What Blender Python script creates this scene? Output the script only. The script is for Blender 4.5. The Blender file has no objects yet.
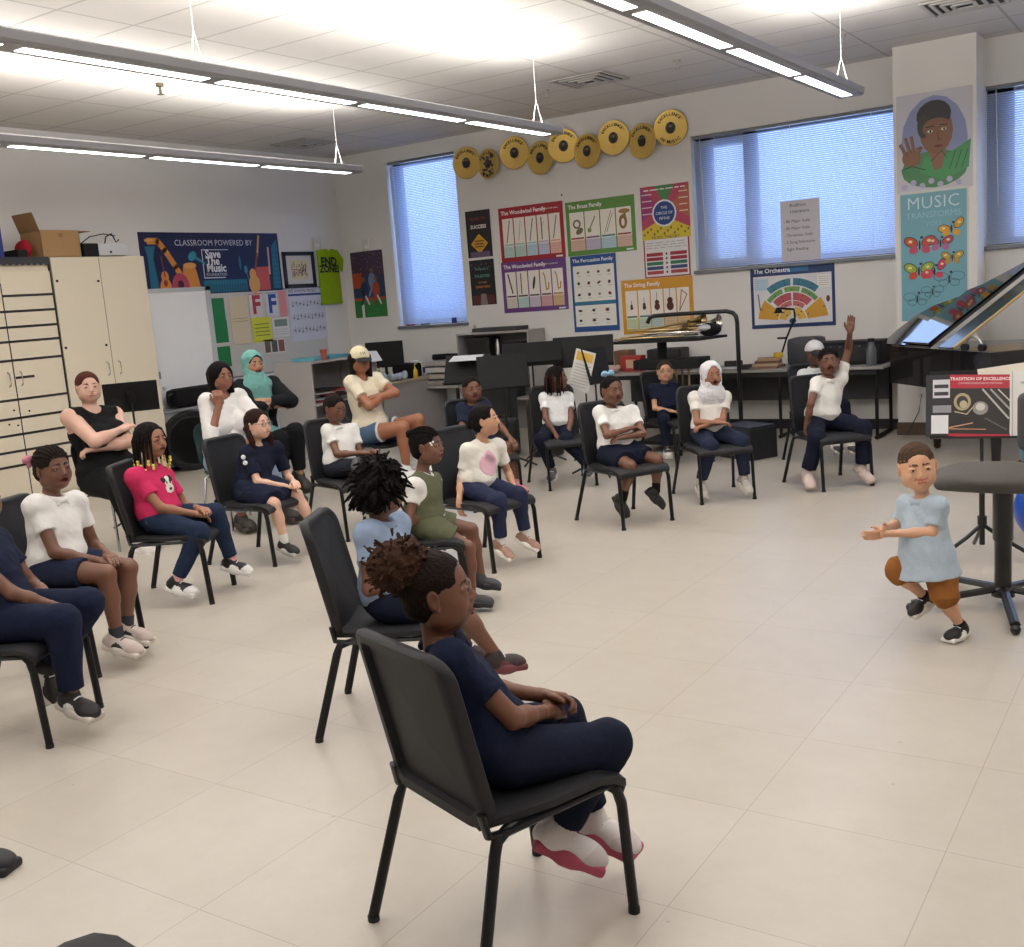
import bpy, bmesh, math, random
import numpy as np
from mathutils import Vector, Matrix
S = bpy.context.scene
COL = S.collection
PI = math.pi
random.seed(7)

# ---------------------------------------------------------------- camera
FPX = 1060.686
CAM_H = 1.7
def cam_axes(pitch=0.164487599, roll=0.0772038508, yaw=0.588088099):
    F = np.array([-math.sin(yaw)*math.cos(pitch), math.cos(yaw)*math.cos(pitch), -math.sin(pitch)])
    r = np.cross(F, [0, 0, 1]); r /= np.linalg.norm(r); d = np.cross(F, r)
    c, s = math.cos(roll), math.sin(roll)
    return c*r+s*d, -s*r+c*d, F
RX, DY, FW = cam_axes()
cam = bpy.data.cameras.new('camera'); camo = bpy.data.objects.new('camera', cam); COL.objects.link(camo)
cam.sensor_fit = 'HORIZONTAL'; cam.sensor_width = 36.0; cam.lens = FPX*36/1024; cam.clip_start = .05; cam.clip_end = 200
camo.matrix_world = Matrix(((RX[0], -DY[0], -FW[0], 0), (RX[1], -DY[1], -FW[1], 0), (RX[2], -DY[2], -FW[2], CAM_H), (0, 0, 0, 1)))
S.camera = camo
S.view_settings.view_transform = 'Standard'; S.view_settings.look = 'None'
S.view_settings.gamma = 1; S.view_settings.use_curve_mapping = False
S.view_settings.exposure = 0.26

# ---------------------------------------------------------------- world: overcast bluish daylight outside the windows
W = bpy.data.worlds.new('world'); S.world = W; W.use_nodes = True
bg = W.node_tree.nodes['Background']; bg.inputs[0].default_value = (.42, .60, .96, 1); bg.inputs[1].default_value = 5.0

UPLIGHT = 17.0      # watts per lamp segment towards the ceiling
DOWNLIGHT = 5.0    # watts per lamp segment towards the floor
PANEL = 5.0

# pixel of the photograph -> point on a real plane of the room
def ray(x, y):
    w = RX*(x-512)/FPX + DY*(y-473.5)/FPX + FW
    return w/np.linalg.norm(w)
def on_floor(x, y, z=0.0):
    w = ray(x, y); t = (z-CAM_H)/w[2]; return np.array([0, 0, CAM_H])+w*t
def on_y(x, y, Y):
    w = ray(x, y); return np.array([0, 0, CAM_H])+w*(Y/w[1])
def on_x(x, y, X):
    w = ray(x, y); return np.array([0, 0, CAM_H])+w*(X/w[0])

# ---------------------------------------------------------------- materials
def srgb(c):
    if isinstance(c, str): c = [int(c[i:i+2], 16)/255 for i in (0, 2, 4)]
    return tuple((v/12.92 if v <= .04045 else ((v+.055)/1.055)**2.4) for v in c[:3])+(1,)
_m = {}
def mat(name, col, rough=.5, metal=0., bump=0., bscale=60., var=0., vscale=8., sss=0., emit=0., spec=.5, alpha=1., trans=0., coat=0.):
    key = name
    if key in _m: return _m[key]
    m = bpy.data.materials.new(name); m.use_nodes = True; nt = m.node_tree
    b = nt.nodes['Principled BSDF']; c = srgb(col)
    b.inputs['Base Color'].default_value = c; b.inputs['Roughness'].default_value = rough
    b.inputs['Metallic'].default_value = metal; b.inputs['Specular IOR Level'].default_value = spec
    b.inputs['Alpha'].default_value = alpha; b.inputs['Transmission Weight'].default_value = trans
    b.inputs['Coat Weight'].default_value = coat
    if sss:
        b.inputs['Subsurface Weight'].default_value = sss; b.inputs['Subsurface Radius'].default_value = (.012, .005, .003)
        b.inputs['Subsurface Scale'].default_value = 1.0
    if emit:
        b.inputs['Emission Color'].default_value = c; b.inputs['Emission Strength'].default_value = emit
    tc = nt.nodes.new('ShaderNodeTexCoord')
    n = nt.nodes.new('ShaderNodeTexNoise'); nt.links.new(tc.outputs['Object'], n.inputs['Vector'])
    n.inputs['Scale'].default_value = vscale; n.inputs['Detail'].default_value = 4
    mx = nt.nodes.new('ShaderNodeMix'); mx.data_type = 'RGBA'
    v = max(var, .015)
    mx.inputs[6].default_value = tuple(x*(1-v) for x in c[:3])+(1,); mx.inputs[7].default_value = tuple(min(1, x*(1+v)) for x in c[:3])+(1,)
    nt.links.new(n.outputs['Fac'], mx.inputs[0]); nt.links.new(mx.outputs[2], b.inputs['Base Color'])
    if bump:
        n2 = nt.nodes.new('ShaderNodeTexNoise'); n2.inputs['Scale'].default_value = bscale; n2.inputs['Detail'].default_value = 3
        nt.links.new(tc.outputs['Object'], n2.inputs['Vector'])
        bp = nt.nodes.new('ShaderNodeBump'); bp.inputs['Strength'].default_value = bump; bp.inputs['Distance'].default_value = .01
        nt.links.new(n2.outputs['Fac'], bp.inputs['Height']); nt.links.new(bp.outputs['Normal'], b.inputs['Normal'])
    _m[key] = m
    return m
def cm(col, rough=.6, **k):
    """plain coloured material shared by colour"""
    return mat('paint_%s_%d' % (col, int(rough*100)), col, rough, **k)

# ---------------------------------------------------------------- objects
def tag(o, label=None, cat=None, group=None, kind=None):
    if label: o['label'] = label
    if cat: o['category'] = cat
    if group: o['group'] = group
    if kind: o['kind'] = kind
    return o
def thing(name, label, cat, loc=(0, 0, 0), rz=0, group=None):
    o = bpy.data.objects.new(name, None); COL.objects.link(o)
    o.location = loc; o.rotation_euler = (0, 0, rz); o.empty_display_size = .1
    return tag(o, label, cat, group)
def link(name, me, mats=None, parent=None, smooth=False):
    if mats is not None:
        for m in (mats if isinstance(mats, (list, tuple)) else [mats]): me.materials.append(m)
    if smooth: me.polygons.foreach_set('use_smooth', [True]*len(me.polygons))
    o = bpy.data.objects.new(name, me); COL.objects.link(o)
    if parent is not None: o.parent = parent
    return o
class B:
    """mesh builder: collects boxes, tubes, prisms ... links them as one object"""
    def __init__(s): s.bm = bmesh.new(); s.mi = 0
    def _new(s, geom):
        for f in geom: f.material_index = s.mi
    def box(s, c, d, rz=0, rot=None, bev=0):
        M = Matrix.Translation(c) @ (rot.to_4x4() if rot is not None else Matrix.Rotation(rz, 4, 'Z')) @ Matrix.Diagonal((d[0], d[1], d[2], 1))
        r = bmesh.ops.create_cube(s.bm, size=1, matrix=M)
        fs = list({f for v in r['verts'] for f in v.link_faces})
        s._new(fs)
        if bev:
            es = list({e for f in fs for e in f.edges})
            q = bmesh.ops.bevel(s.bm, geom=es, offset=bev, segments=2, affect='EDGES', profile=.6)
            s._new(q['faces'])
        return s
    def bb(s, a, b, bev=0):
        return s.box([(a[i]+b[i])/2 for i in range(3)], [abs(b[i]-a[i]) for i in range(3)], bev=bev)
    def ring(s, pts):
        return [s.bm.verts.new(p) for p in pts]
    def loft(s, rings, caps=True, closed=True):
        R = [s.ring(r) for r in rings]; n = len(R[0]); fs = []
        for a, b in zip(R, R[1:]):
            for i in range(n if closed else n-1):
                j = (i+1) % n
                try: fs.append(s.bm.faces.new((a[i], a[j], b[j], b[i])))
                except ValueError: pass
        if caps and closed:
            for q in (list(reversed(R[0])), R[-1]):
                try: fs.append(s.bm.faces.new(q))
                except ValueError: pass
        s._new(fs); return s
    def tube(s, pts, r, n=8, ry=None, up=(0, 0, 1), caps=True):
        """swept tube; r radius or list, ry second radius for an oval"""
        P = [Vector(p) for p in pts]; rings = []
        for i, p in enumerate(P):
            t = (P[min(i+1, len(P)-1)]-P[max(i-1, 0)]).normalized()
            u = Vector(up)
            if abs(u.dot(t)) > .97: u = Vector((1, 0, 0)) if abs(t.x) < .9 else Vector((0, 1, 0))
            a = t.cross(u).normalized(); b = a.cross(t).normalized()
            ra = r[i] if isinstance(r, (list, tuple)) else r
            rb = ra if ry is None else ry
            rings.append([p+a*math.cos(k*2*PI/n)*ra+b*math.sin(k*2*PI/n)*rb for k in range(n)])
        return s.loft(rings, caps)
    def lathe(s, prof, n=24, c=(0, 0, 0), axis=None):
        rings = [[Vector((r*math.cos(k*2*PI/n), r*math.sin(k*2*PI/n), z)) for k in range(n)] for r, z in prof]
        if axis is not None:
            q = Vector((0, 0, 1)).rotation_difference(Vector(axis)); rings = [[q @ v for v in g] for g in rings]
        return s.loft([[v+Vector(c) for v in g] for g in rings])
    def cyl(s, c, r, h, n=20, axis=(0, 0, 1)):
        return s.lathe([(r, 0), (r, h)], n, c, axis)
    def prism(s, poly, o, u, v, t):
        """polygon (list of 2d) in the plane o,u,v extruded by vector t"""
        o, u, v, t = Vector(o), Vector(u), Vector(v), Vector(t)
        a = [o+u*x+v*y for x, y in poly]
        bm = s.bm; A = [bm.verts.new(p) for p in a]; C = [bm.verts.new(p+t) for p in a]; n = len(A)
        fs = [bm.faces.new(list(reversed(A))), bm.faces.new(C)]
        for i in range(n): fs.append(bm.faces.new((A[i], A[(i+1) % n], C[(i+1) % n], C[i])))
        s._new(fs); return s
    def sphere(s, c, r, n=12, m=8):
        r = r if isinstance(r, (tuple, list)) else (r, r, r)
        q = bmesh.ops.create_uvsphere(s.bm, u_segments=n, v_segments=m, radius=1, matrix=Matrix.Translation(c) @ Matrix.Diagonal((r[0], r[1], r[2], 1)))
        s._new(list({f for v in q['verts'] for f in v.link_faces})); return s
    def m(s, i): s.mi = i; return s
    def build(s, name, mats, parent=None, smooth=False, auto=None):
        bmesh.ops.recalc_face_normals(s.bm, faces=s.bm.faces[:])
        me = bpy.data.meshes.new(name); s.bm.to_mesh(me); s.bm.free()
        o = link(name, me, mats, parent)
        if smooth:
            me.polygons.foreach_set('use_smooth', [True]*len(me.polygons))
            me.set_sharp_from_angle(angle=math.radians(auto or 40))
        return o
def copy_tree(o, parent=None):
    c = o.copy(); COL.objects.link(c); c.parent = parent
    for ch in [x for x in KIDS(o)]: copy_tree(ch, c)
    return c
def KIDS(o): return [x for x in bpy.data.objects if x.parent is o]
def roundrect(w, h, r, n=4, cx=0, cy=0):
    p = []
    for (sx, sy, a0) in ((1, 1, 0), (-1, 1, 90), (-1, -1, 180), (1, -1, 270)):
        for k in range(n+1):
            a = math.radians(a0+90*k/n); p.append((cx+sx*(w/2-r)+r*math.cos(a), cy+sy*(h/2-r)+r*math.sin(a)))
    return p
def text_obj(name, body, size, o, u, v, m, parent=None, align='CENTER', extr=.001, bold=0, spacing=1.0):
    """lettering lying in the plane o,u,v (unit vectors), slightly raised"""
    cu = bpy.data.curves.new(name, 'FONT'); cu.body = body; cu.size = size; cu.align_x = align; cu.align_y = 'CENTER'
    cu.extrude = extr; cu.offset = bold; cu.space_character = spacing; cu.resolution_u = 2
    ob = bpy.data.objects.new(name+'_tmp', cu); COL.objects.link(ob)
    dg = bpy.context.evaluated_depsgraph_get(); me = bpy.data.meshes.new_from_object(ob.evaluated_get(dg))
    bpy.data.objects.remove(ob); bpy.data.curves.remove(cu)
    u, v = Vector(u).normalized(), Vector(v).normalized(); w = u.cross(v)
    M = Matrix(((u.x, v.x, w.x, o[0]), (u.y, v.y, w.y, o[1]), (u.z, v.z, w.z, o[2]), (0, 0, 0, 1)))
    me.transform(M); me.materials.clear()
    return link(name, me, m, parent)
POSES = {
 'P2': dict(at=(-4.879, 3.140, 291), K=1.11, hh=0.22, HC=(-0.032, -0.015, 1.022), N=(-0.027, -0.041, 0.863), P=(0.0, -0.06, 0.524), RS=(0.091, -0.055, 0.847), RH=(0.083, -0.04, 0.514), RK=(0.086, 0.281, 0.49), RA=(0.088, 0.294, 0.169), RW=(-0.016, 0.176, 0.535), RE=(0.132, 0.044, 0.621), LS=(-0.167, -0.013, 0.814), LH=(-0.083, -0.04, 0.514), LK=(-0.111, 0.278, 0.471), LA=(-0.086, 0.244, 0.176), LW=(-0.088, 0.189, 0.547), LE=(-0.224, 0.023, 0.573)),
 'P3': dict(at=(-4.316, 2.457, 297), K=1.1, hh=0.219, HC=(0.003, -0.035, 1.026), N=(0.002, -0.054, 0.867), P=(0.0, -0.03, 0.523), RS=(0.118, -0.058, 0.819), RH=(0.083, -0.01, 0.513), RK=(0.087, 0.309, 0.501), RA=(0.097, 0.31, 0.186), RW=(-0.042, 0.24, 0.521), RE=(0.075, 0.098, 0.632), LS=(-0.113, -0.058, 0.819), LH=(-0.083, -0.01, 0.513), LK=(-0.125, 0.306, 0.513), LA=(-0.037, 0.146, 0.259), LW=(-0.082, 0.197, 0.538), LE=(-0.194, 0.026, 0.601)),
 'P4': dict(at=(-5.362, 4.230, 300), K=1.06, hh=0.217, HC=(-0.009, -0.088, 1.002), N=(-0.008, -0.111, 0.846), P=(0.0, -0.11, 0.52), RS=(0.126, -0.165, 0.795), RH=(0.08, -0.09, 0.51), RK=(0.153, 0.199, 0.435), RA=(0.215, 0.049, 0.162), RW=(0.021, 0.133, 0.528), RE=(0.128, -0.028, 0.6), LS=(-0.127, -0.08, 0.756), LH=(-0.08, -0.09, 0.51), LK=(-0.12, 0.214, 0.496), LA=(-0.134, 0.282, 0.186), LW=(-0.047, 0.149, 0.544), LE=(-0.194, 0.003, 0.542)),
 'P7': dict(at=(-5.604, 5.175, 276), K=0.97, hh=0.211, HC=(-0.061, 0.002, 0.954), N=(-0.052, -0.029, 0.806), P=(0.0, -0.07, 0.512), RS=(0.045, -0.028, 0.764), RH=(0.073, -0.05, 0.502), RK=(0.114, 0.215, 0.418), RA=(0.089, 0.251, 0.144), RW=(-0.048, 0.183, 0.513), RE=(0.088, 0.065, 0.57), LS=(-0.204, 0.017, 0.753), LH=(-0.073, -0.05, 0.502), LK=(-0.134, 0.216, 0.434), LA=(-0.193, 0.299, 0.161), LW=(-0.13, 0.208, 0.526), LE=(-0.248, 0.061, 0.544)),
 'P8': dict(at=(-5.500, 6.014, 252), K=0.97, hh=0.211, HC=(0.0, -0.13, 0.962), N=(0.0, -0.15, 0.813), P=(0.0, -0.13, 0.512), RS=(0.071, -0.14, 0.794), RH=(0.073, -0.11, 0.502), RK=(0.031, 0.166, 0.534), RA=(0.031, 0.166, 0.282), RW=(-0.053, 0.117, 0.619), RE=(0.091, -0.005, 0.625), LS=(-0.133, -0.136, 0.773), LH=(-0.073, -0.11, 0.502), LK=(-0.149, 0.159, 0.535), LA=(-0.149, 0.159, 0.283), LW=(-0.127, 0.127, 0.617), LE=(-0.147, -0.056, 0.571)),
 'P9': dict(at=(-6.520, 7.520, 262), K=1.41, hh=0.236, HC=(0.026, -0.074, 1.231), N=(0.022, -0.091, 1.046), P=(0.0, -0.05, 0.55), RS=(0.152, -0.084, 1.035), RH=(0.106, -0.03, 0.54), RK=(-0.038, 0.348, 0.599), RA=(-0.038, 0.348, 0.232), RW=(-0.059, 0.109, 0.875), RE=(0.163, 0.148, 0.818), LS=(-0.147, -0.081, 1.035), LH=(-0.106, -0.03, 0.54), LK=(-0.248, 0.34, 0.639), LA=(-0.248, 0.34, 0.273), LW=(0.063, 0.07, 0.878), LE=(-0.122, 0.208, 0.907)),
 'P10': dict(at=(-3.674, 4.518, 309), K=0.91, hh=0.207, HC=(0.002, 0.095, 0.927), N=(0.002, 0.065, 0.783), P=(0.0, 0.03, 0.507), RS=(0.101, 0.01, 0.729), RH=(0.068, 0.05, 0.497), RK=(0.13, 0.266, 0.359), RA=(0.137, 0.267, 0.099), RW=(0.03, 0.071, 0.557), RE=(0.165, -0.043, 0.542), LS=(-0.086, 0.111, 0.706), LH=(-0.068, 0.05, 0.497), LK=(-0.07, 0.301, 0.417), LA=(-0.046, 0.337, 0.147), LW=(-0.03, 0.071, 0.557), LE=(-0.2, 0.02, 0.562)),
 'P11': dict(at=(-2.813, 3.265, 299), K=0.99, hh=0.212, HC=(-0.005, -0.003, 0.97), N=(-0.005, -0.027, 0.82), P=(0.0, -0.03, 0.514), RS=(0.099, -0.058, 0.805), RH=(0.074, -0.01, 0.504), RK=(0.106, 0.275, 0.484), RA=(0.078, 0.414, 0.262), RW=(0.03, 0.079, 0.569), RE=(0.153, -0.068, 0.589), LS=(-0.122, 0.019, 0.789), LH=(-0.074, -0.01, 0.504), LK=(-0.104, 0.267, 0.514), LA=(-0.104, 0.267, 0.257), LW=(-0.03, 0.079, 0.569), LE=(-0.183, -0.038, 0.583)),
 'P12': dict(at=(-1.580, 2.217, 340), K=1.0, hh=0.213, HC=(-0.044, -0.13, 0.961), N=(-0.038, -0.138, 0.812), P=(0.0, -0.05, 0.515), RS=(0.04, -0.163, 0.804), RH=(0.075, -0.03, 0.505), RK=(0.154, 0.248, 0.477), RA=(0.061, 0.141, 0.232), RW=(0.059, 0.125, 0.581), RE=(0.132, -0.048, 0.634), LS=(-0.1, -0.092, 0.806), LH=(-0.075, -0.03, 0.505), LK=(-0.056, 0.259, 0.485), LA=(0.01, 0.304, 0.196), LW=(0.009, 0.153, 0.603), LE=(-0.145, 0.035, 0.626)),
 'P13': dict(at=(-3.934, 5.558, 260), K=0.91, hh=0.207, HC=(-0.07, -0.009, 0.926), N=(-0.059, -0.04, 0.783), P=(0.0, -0.08, 0.507), RS=(0.052, -0.059, 0.74), RH=(0.068, -0.06, 0.497), RK=(0.081, 0.196, 0.433), RA=(0.087, 0.201, 0.161), RW=(0.209, -0.026, 0.428), RE=(0.103, -0.104, 0.546), LS=(-0.176, -0.02, 0.733), LH=(-0.068, -0.06, 0.497), LK=(-0.106, 0.195, 0.439), LA=(-0.123, 0.226, 0.169), LW=(-0.164, 0.114, 0.466), LE=(-0.256, -0.015, 0.545)),
 'P14': dict(at=(-5.050, 7.166, 238), K=0.98, hh=0.212, HC=(0.0, -0.13, 0.967), N=(0.0, -0.15, 0.817), P=(0.0, -0.13, 0.513), RS=(0.094, -0.154, 0.808), RH=(0.073, -0.11, 0.503), RK=(0.103, 0.164, 0.513), RA=(0.103, 0.164, 0.258), RW=(0.03, 0.078, 0.567), RE=(0.145, -0.068, 0.612), LS=(-0.119, -0.15, 0.799), LH=(-0.073, -0.11, 0.503), LK=(-0.165, 0.158, 0.48), LA=(-0.207, 0.181, 0.201), LW=(-0.194, 0.156, 0.541), LE=(-0.178, -0.005, 0.643)),
 'P15': dict(at=(-4.839, 8.115, 227), K=0.95, hh=0.21, HC=(-0.024, -0.123, 0.951), N=(-0.02, -0.144, 0.803), P=(0.0, -0.13, 0.511), RS=(0.098, -0.155, 0.775), RH=(0.071, -0.11, 0.501), RK=(0.229, 0.108, 0.44), RA=(0.155, 0.133, 0.166), RW=(0.079, 0.075, 0.464), RE=(0.136, -0.026, 0.608), LS=(-0.122, -0.148, 0.762), LH=(-0.071, -0.11, 0.501), LK=(0.009, 0.137, 0.41), LA=(-0.156, 0.194, 0.185), LW=(-0.029, 0.086, 0.459), LE=(-0.101, -0.021, 0.591)),
 'P16': dict(at=(-3.584, 6.885, 242), K=0.98, hh=0.212, HC=(0.002, -0.111, 0.968), N=(0.002, -0.131, 0.818), P=(0.0, -0.11, 0.513), RS=(0.1, -0.137, 0.807), RH=(0.074, -0.09, 0.503), RK=(0.087, 0.187, 0.442), RA=(0.139, 0.148, 0.203), RW=(-0.002, 0.04, 0.685), RE=(0.156, 0.016, 0.659), LS=(-0.152, -0.101, 0.786), LH=(-0.074, -0.09, 0.503), LK=(-0.161, 0.175, 0.45), LA=(-0.148, 0.16, 0.218), LW=(0.028, 0.042, 0.633), LE=(-0.132, 0.063, 0.64)),
 'P17': dict(at=(-4.279, 9.346, 242), K=0.86, hh=0.204, HC=(0.01, -0.135, 0.883), N=(0.009, -0.154, 0.746), P=(0.0, -0.13, 0.503), RS=(0.128, -0.18, 0.717), RH=(0.065, -0.11, 0.493), RK=(0.214, 0.081, 0.435), RA=(0.205, 0.1, 0.178), RW=(0.087, 0.029, 0.511), RE=(0.17, -0.114, 0.54), LS=(-0.099, -0.145, 0.71), LH=(-0.065, -0.11, 0.493), LK=(-0.095, 0.131, 0.503), LA=(-0.06, 0.129, 0.247), LW=(-0.03, 0.066, 0.55), LE=(-0.129, -0.068, 0.535)),
 'P18': dict(at=(-3.276, 7.842, 223), K=0.98, hh=0.212, HC=(-0.039, -0.115, 0.966), N=(-0.033, -0.138, 0.816), P=(0.0, -0.13, 0.513), RS=(0.091, -0.151, 0.787), RH=(0.074, -0.11, 0.503), RK=(0.096, 0.166, 0.438), RA=(0.178, 0.141, 0.16), RW=(-0.014, 0.052, 0.602), RE=(0.129, -0.023, 0.611), LS=(-0.151, -0.136, 0.772), LH=(-0.074, -0.11, 0.503), LK=(-0.154, 0.159, 0.457), LA=(-0.173, 0.174, 0.164), LW=(0.077, 0.024, 0.586), LE=(-0.08, -0.006, 0.609)),
 'P19': dict(at=(-2.552, 8.501, 227), K=1.05, hh=0.216, HC=(-0.061, -0.094, 0.994), N=(-0.052, -0.119, 0.84), P=(0.0, -0.13, 0.519), RS=(0.034, -0.113, 0.823), RH=(0.079, -0.11, 0.509), RK=(0.206, 0.153, 0.423), RA=(0.274, 0.116, 0.148), RW=(0.202, -0.023, 0.472), RE=(0.172, 0.006, 0.673), LS=(-0.177, -0.12, 0.844), LH=(-0.079, -0.11, 0.509), LK=(-0.195, 0.167, 0.461), LA=(-0.18, 0.177, 0.147), LW=(-0.208, -0.013, 1.225), LE=(-0.261, -0.129, 1.064)),
 'P20': dict(at=(-2.928, 9.548, 222), K=1.02, hh=0.214, HC=(0.0, -0.13, 0.986), N=(0.0, -0.15, 0.833), P=(0.0, -0.13, 0.517), RS=(0.107, -0.154, 0.788), RH=(0.076, -0.11, 0.507), RK=(0.106, 0.176, 0.517), RA=(-0.002, 0.24, 0.238), RW=(0.03, 0.082, 0.573), RE=(0.156, -0.072, 0.58), LS=(-0.107, -0.154, 0.788), LH=(-0.076, -0.11, 0.507), LK=(-0.106, 0.176, 0.517), LA=(-0.136, 0.208, 0.214), LW=(-0.03, 0.082, 0.573), LE=(-0.156, -0.072, 0.58)),
 'P5': dict(at=(-6.750, 6.000, 258), K=1.41, hh=0.236, HC=(-0.032, -0.114, 1.238), N=(-0.027, -0.136, 1.052), P=(0.0, -0.13, 0.55), RS=(0.11, -0.138, 1.036), RH=(0.106, -0.11, 0.54), RK=(0.136, 0.285, 0.55), RA=(0.163, 0.289, 0.128), RW=(0.087, 0.01, 1.014), RE=(0.187, -0.007, 0.758), LS=(-0.184, -0.14, 1.041), LH=(-0.106, -0.11, 0.54), LK=(-0.136, 0.285, 0.55), LA=(-0.193, 0.338, 0.134), LW=(-0.03, 0.121, 0.627), LE=(-0.201, 0.107, 0.843)),
 'P6': dict(at=(-7.100, 6.700, 248), K=1.41, hh=0.236, HC=(-0.012, -0.129, 1.283), N=(-0.011, -0.149, 1.089), P=(0.0, -0.13, 0.55), RS=(0.116, -0.15, 1.078), RH=(0.106, -0.11, 0.54), RK=(-0.017, 0.272, 0.619), RA=(-0.017, 0.272, 0.253), RW=(-0.073, 0.099, 0.907), RE=(0.159, 0.118, 0.913), LS=(-0.179, -0.149, 1.078), LH=(-0.106, -0.11, 0.54), LK=(-0.173, 0.274, 0.662), LA=(-0.173, 0.274, 0.295), LW=(-0.003, 0.076, 0.955), LE=(-0.228, 0.128, 0.931)),
 'P1': dict(at=(-7.150, 5.150, 268), K=1.41, hh=0.236, HC=(0.04, -0.159, 1.261), N=(0.034, -0.175, 1.071), P=(0.0, -0.13, 0.55), RS=(0.204, -0.196, 1.04), RH=(0.106, -0.11, 0.54), RK=(0.175, 0.291, 0.499), RA=(0.126, 0.346, 0.082), RW=(-0.035, 0.071, 0.915), RE=(0.19, 0.062, 0.856), LS=(-0.15, -0.155, 1.013), LH=(-0.106, -0.11, 0.54), LK=(0.029, 0.274, 0.506), LA=(0.029, 0.274, 0.139), LW=(0.142, 0.007, 0.796), LE=(-0.078, 0.08, 0.812)),
 'P21': dict(at=(-0.969, 5.009, 141), K=0.82, hh=0.215, P=(0.054, 0.079, 0.357), N=(0.072, 0.094, 0.643), HC=(0.071, 0.119, 0.804), RS=(0.15, 0.11, 0.609), LS=(-0.01, 0.078, 0.627), RE=(0.195, 0.125, 0.517), LE=(-0.025, 0.119, 0.514), RW=(0.114, 0.26, 0.527), LW=(0.097, 0.294, 0.507), RH=(0.107, 0.092, 0.323), LH=(-0.008, 0.064, 0.34), RK=(0.115, 0.208, 0.32), LK=(-0.045, 0.074, 0.213), RA=(0.12, 0.051, 0.168), LA=(-0.049, -0.009, 0.063)),
}
# ================================================================ ROOM SHELL
XL, XR, YB, YF, ZC = -10.35, 3.2, 11.62, -3.0, 3.8

def floor_mat():
    m = bpy.data.materials.new('vinyl_floor_tiles'); m.use_nodes = True; nt = m.node_tree; N = nt.nodes; L = nt.links
    b = N['Principled BSDF']; tc = N.new('ShaderNodeTexCoord')
    br = N.new('ShaderNodeTexBrick'); br.offset = 0; br.inputs['Scale'].default_value = 1
    br.inputs['Brick Width'].default_value = .61; br.inputs['Row Height'].default_value = .61
    br.inputs['Mortar Size'].default_value = .0022; br.inputs['Mortar Smooth'].default_value = .6
    br.inputs['Color1'].default_value = srgb('bbb3a8'); br.inputs['Color2'].default_value = srgb('b8b0a4'); br.inputs['Mortar'].default_value = srgb('a0968a')
    L.new(tc.outputs['Object'], br.inputs['Vector'])
    n = N.new('ShaderNodeTexNoise'); n.inputs['Scale'].default_value = 5; n.inputs['Detail'].default_value = 8; n.inputs['Roughness'].default_value = .7
    L.new(tc.outputs['Object'], n.inputs['Vector'])
    r = N.new('ShaderNodeValToRGB'); r.color_ramp.elements[0].position = .3; r.color_ramp.elements[0].color = (.86, .84, .81, 1); r.color_ramp.elements[1].position = .62; r.color_ramp.elements[1].color = (1, 1, 1, 1)
    L.new(n.outputs['Fac'], r.inputs[0])
    mx = N.new('ShaderNodeMix'); mx.data_type = 'RGBA'; mx.blend_type = 'MULTIPLY'; mx.inputs[0].default_value = .55
    L.new(br.outputs['Color'], mx.inputs[6]); L.new(r.outputs[0], mx.inputs[7])
    # small scuffs and specks
    v = N.new('ShaderNodeTexVoronoi'); v.inputs['Scale'].default_value = 6; L.new(tc.outputs['Object'], v.inputs['Vector'])
    r2 = N.new('ShaderNodeValToRGB'); r2.color_ramp.elements[0].position = .02; r2.color_ramp.elements[0].color = (.55, .5, .45, 1); r2.color_ramp.elements[1].position = .05; r2.color_ramp.elements[1].color = (1, 1, 1, 1)
    L.new(v.outputs['Distance'], r2.inputs[0])
    m2 = N.new('ShaderNodeMix'); m2.data_type = 'RGBA'; m2.blend_type = 'MULTIPLY'; m2.inputs[0].default_value = .55
    L.new(mx.outputs[2], m2.inputs[6]); L.new(r2.outputs[0], m2.inputs[7]); L.new(m2.outputs[2], b.inputs['Base Color'])
    n3 = N.new('ShaderNodeTexNoise'); n3.inputs['Scale'].default_value = 2.5; n3.inputs['Detail'].default_value = 5; L.new(tc.outputs['Object'], n3.inputs['Vector'])
    mr = N.new('ShaderNodeMapRange'); mr.inputs[3].default_value = .24; mr.inputs[4].default_value = .42; L.new(n3.outputs['Fac'], mr.inputs[0]); L.new(mr.outputs[0], b.inputs['Roughness'])
    return m
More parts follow.
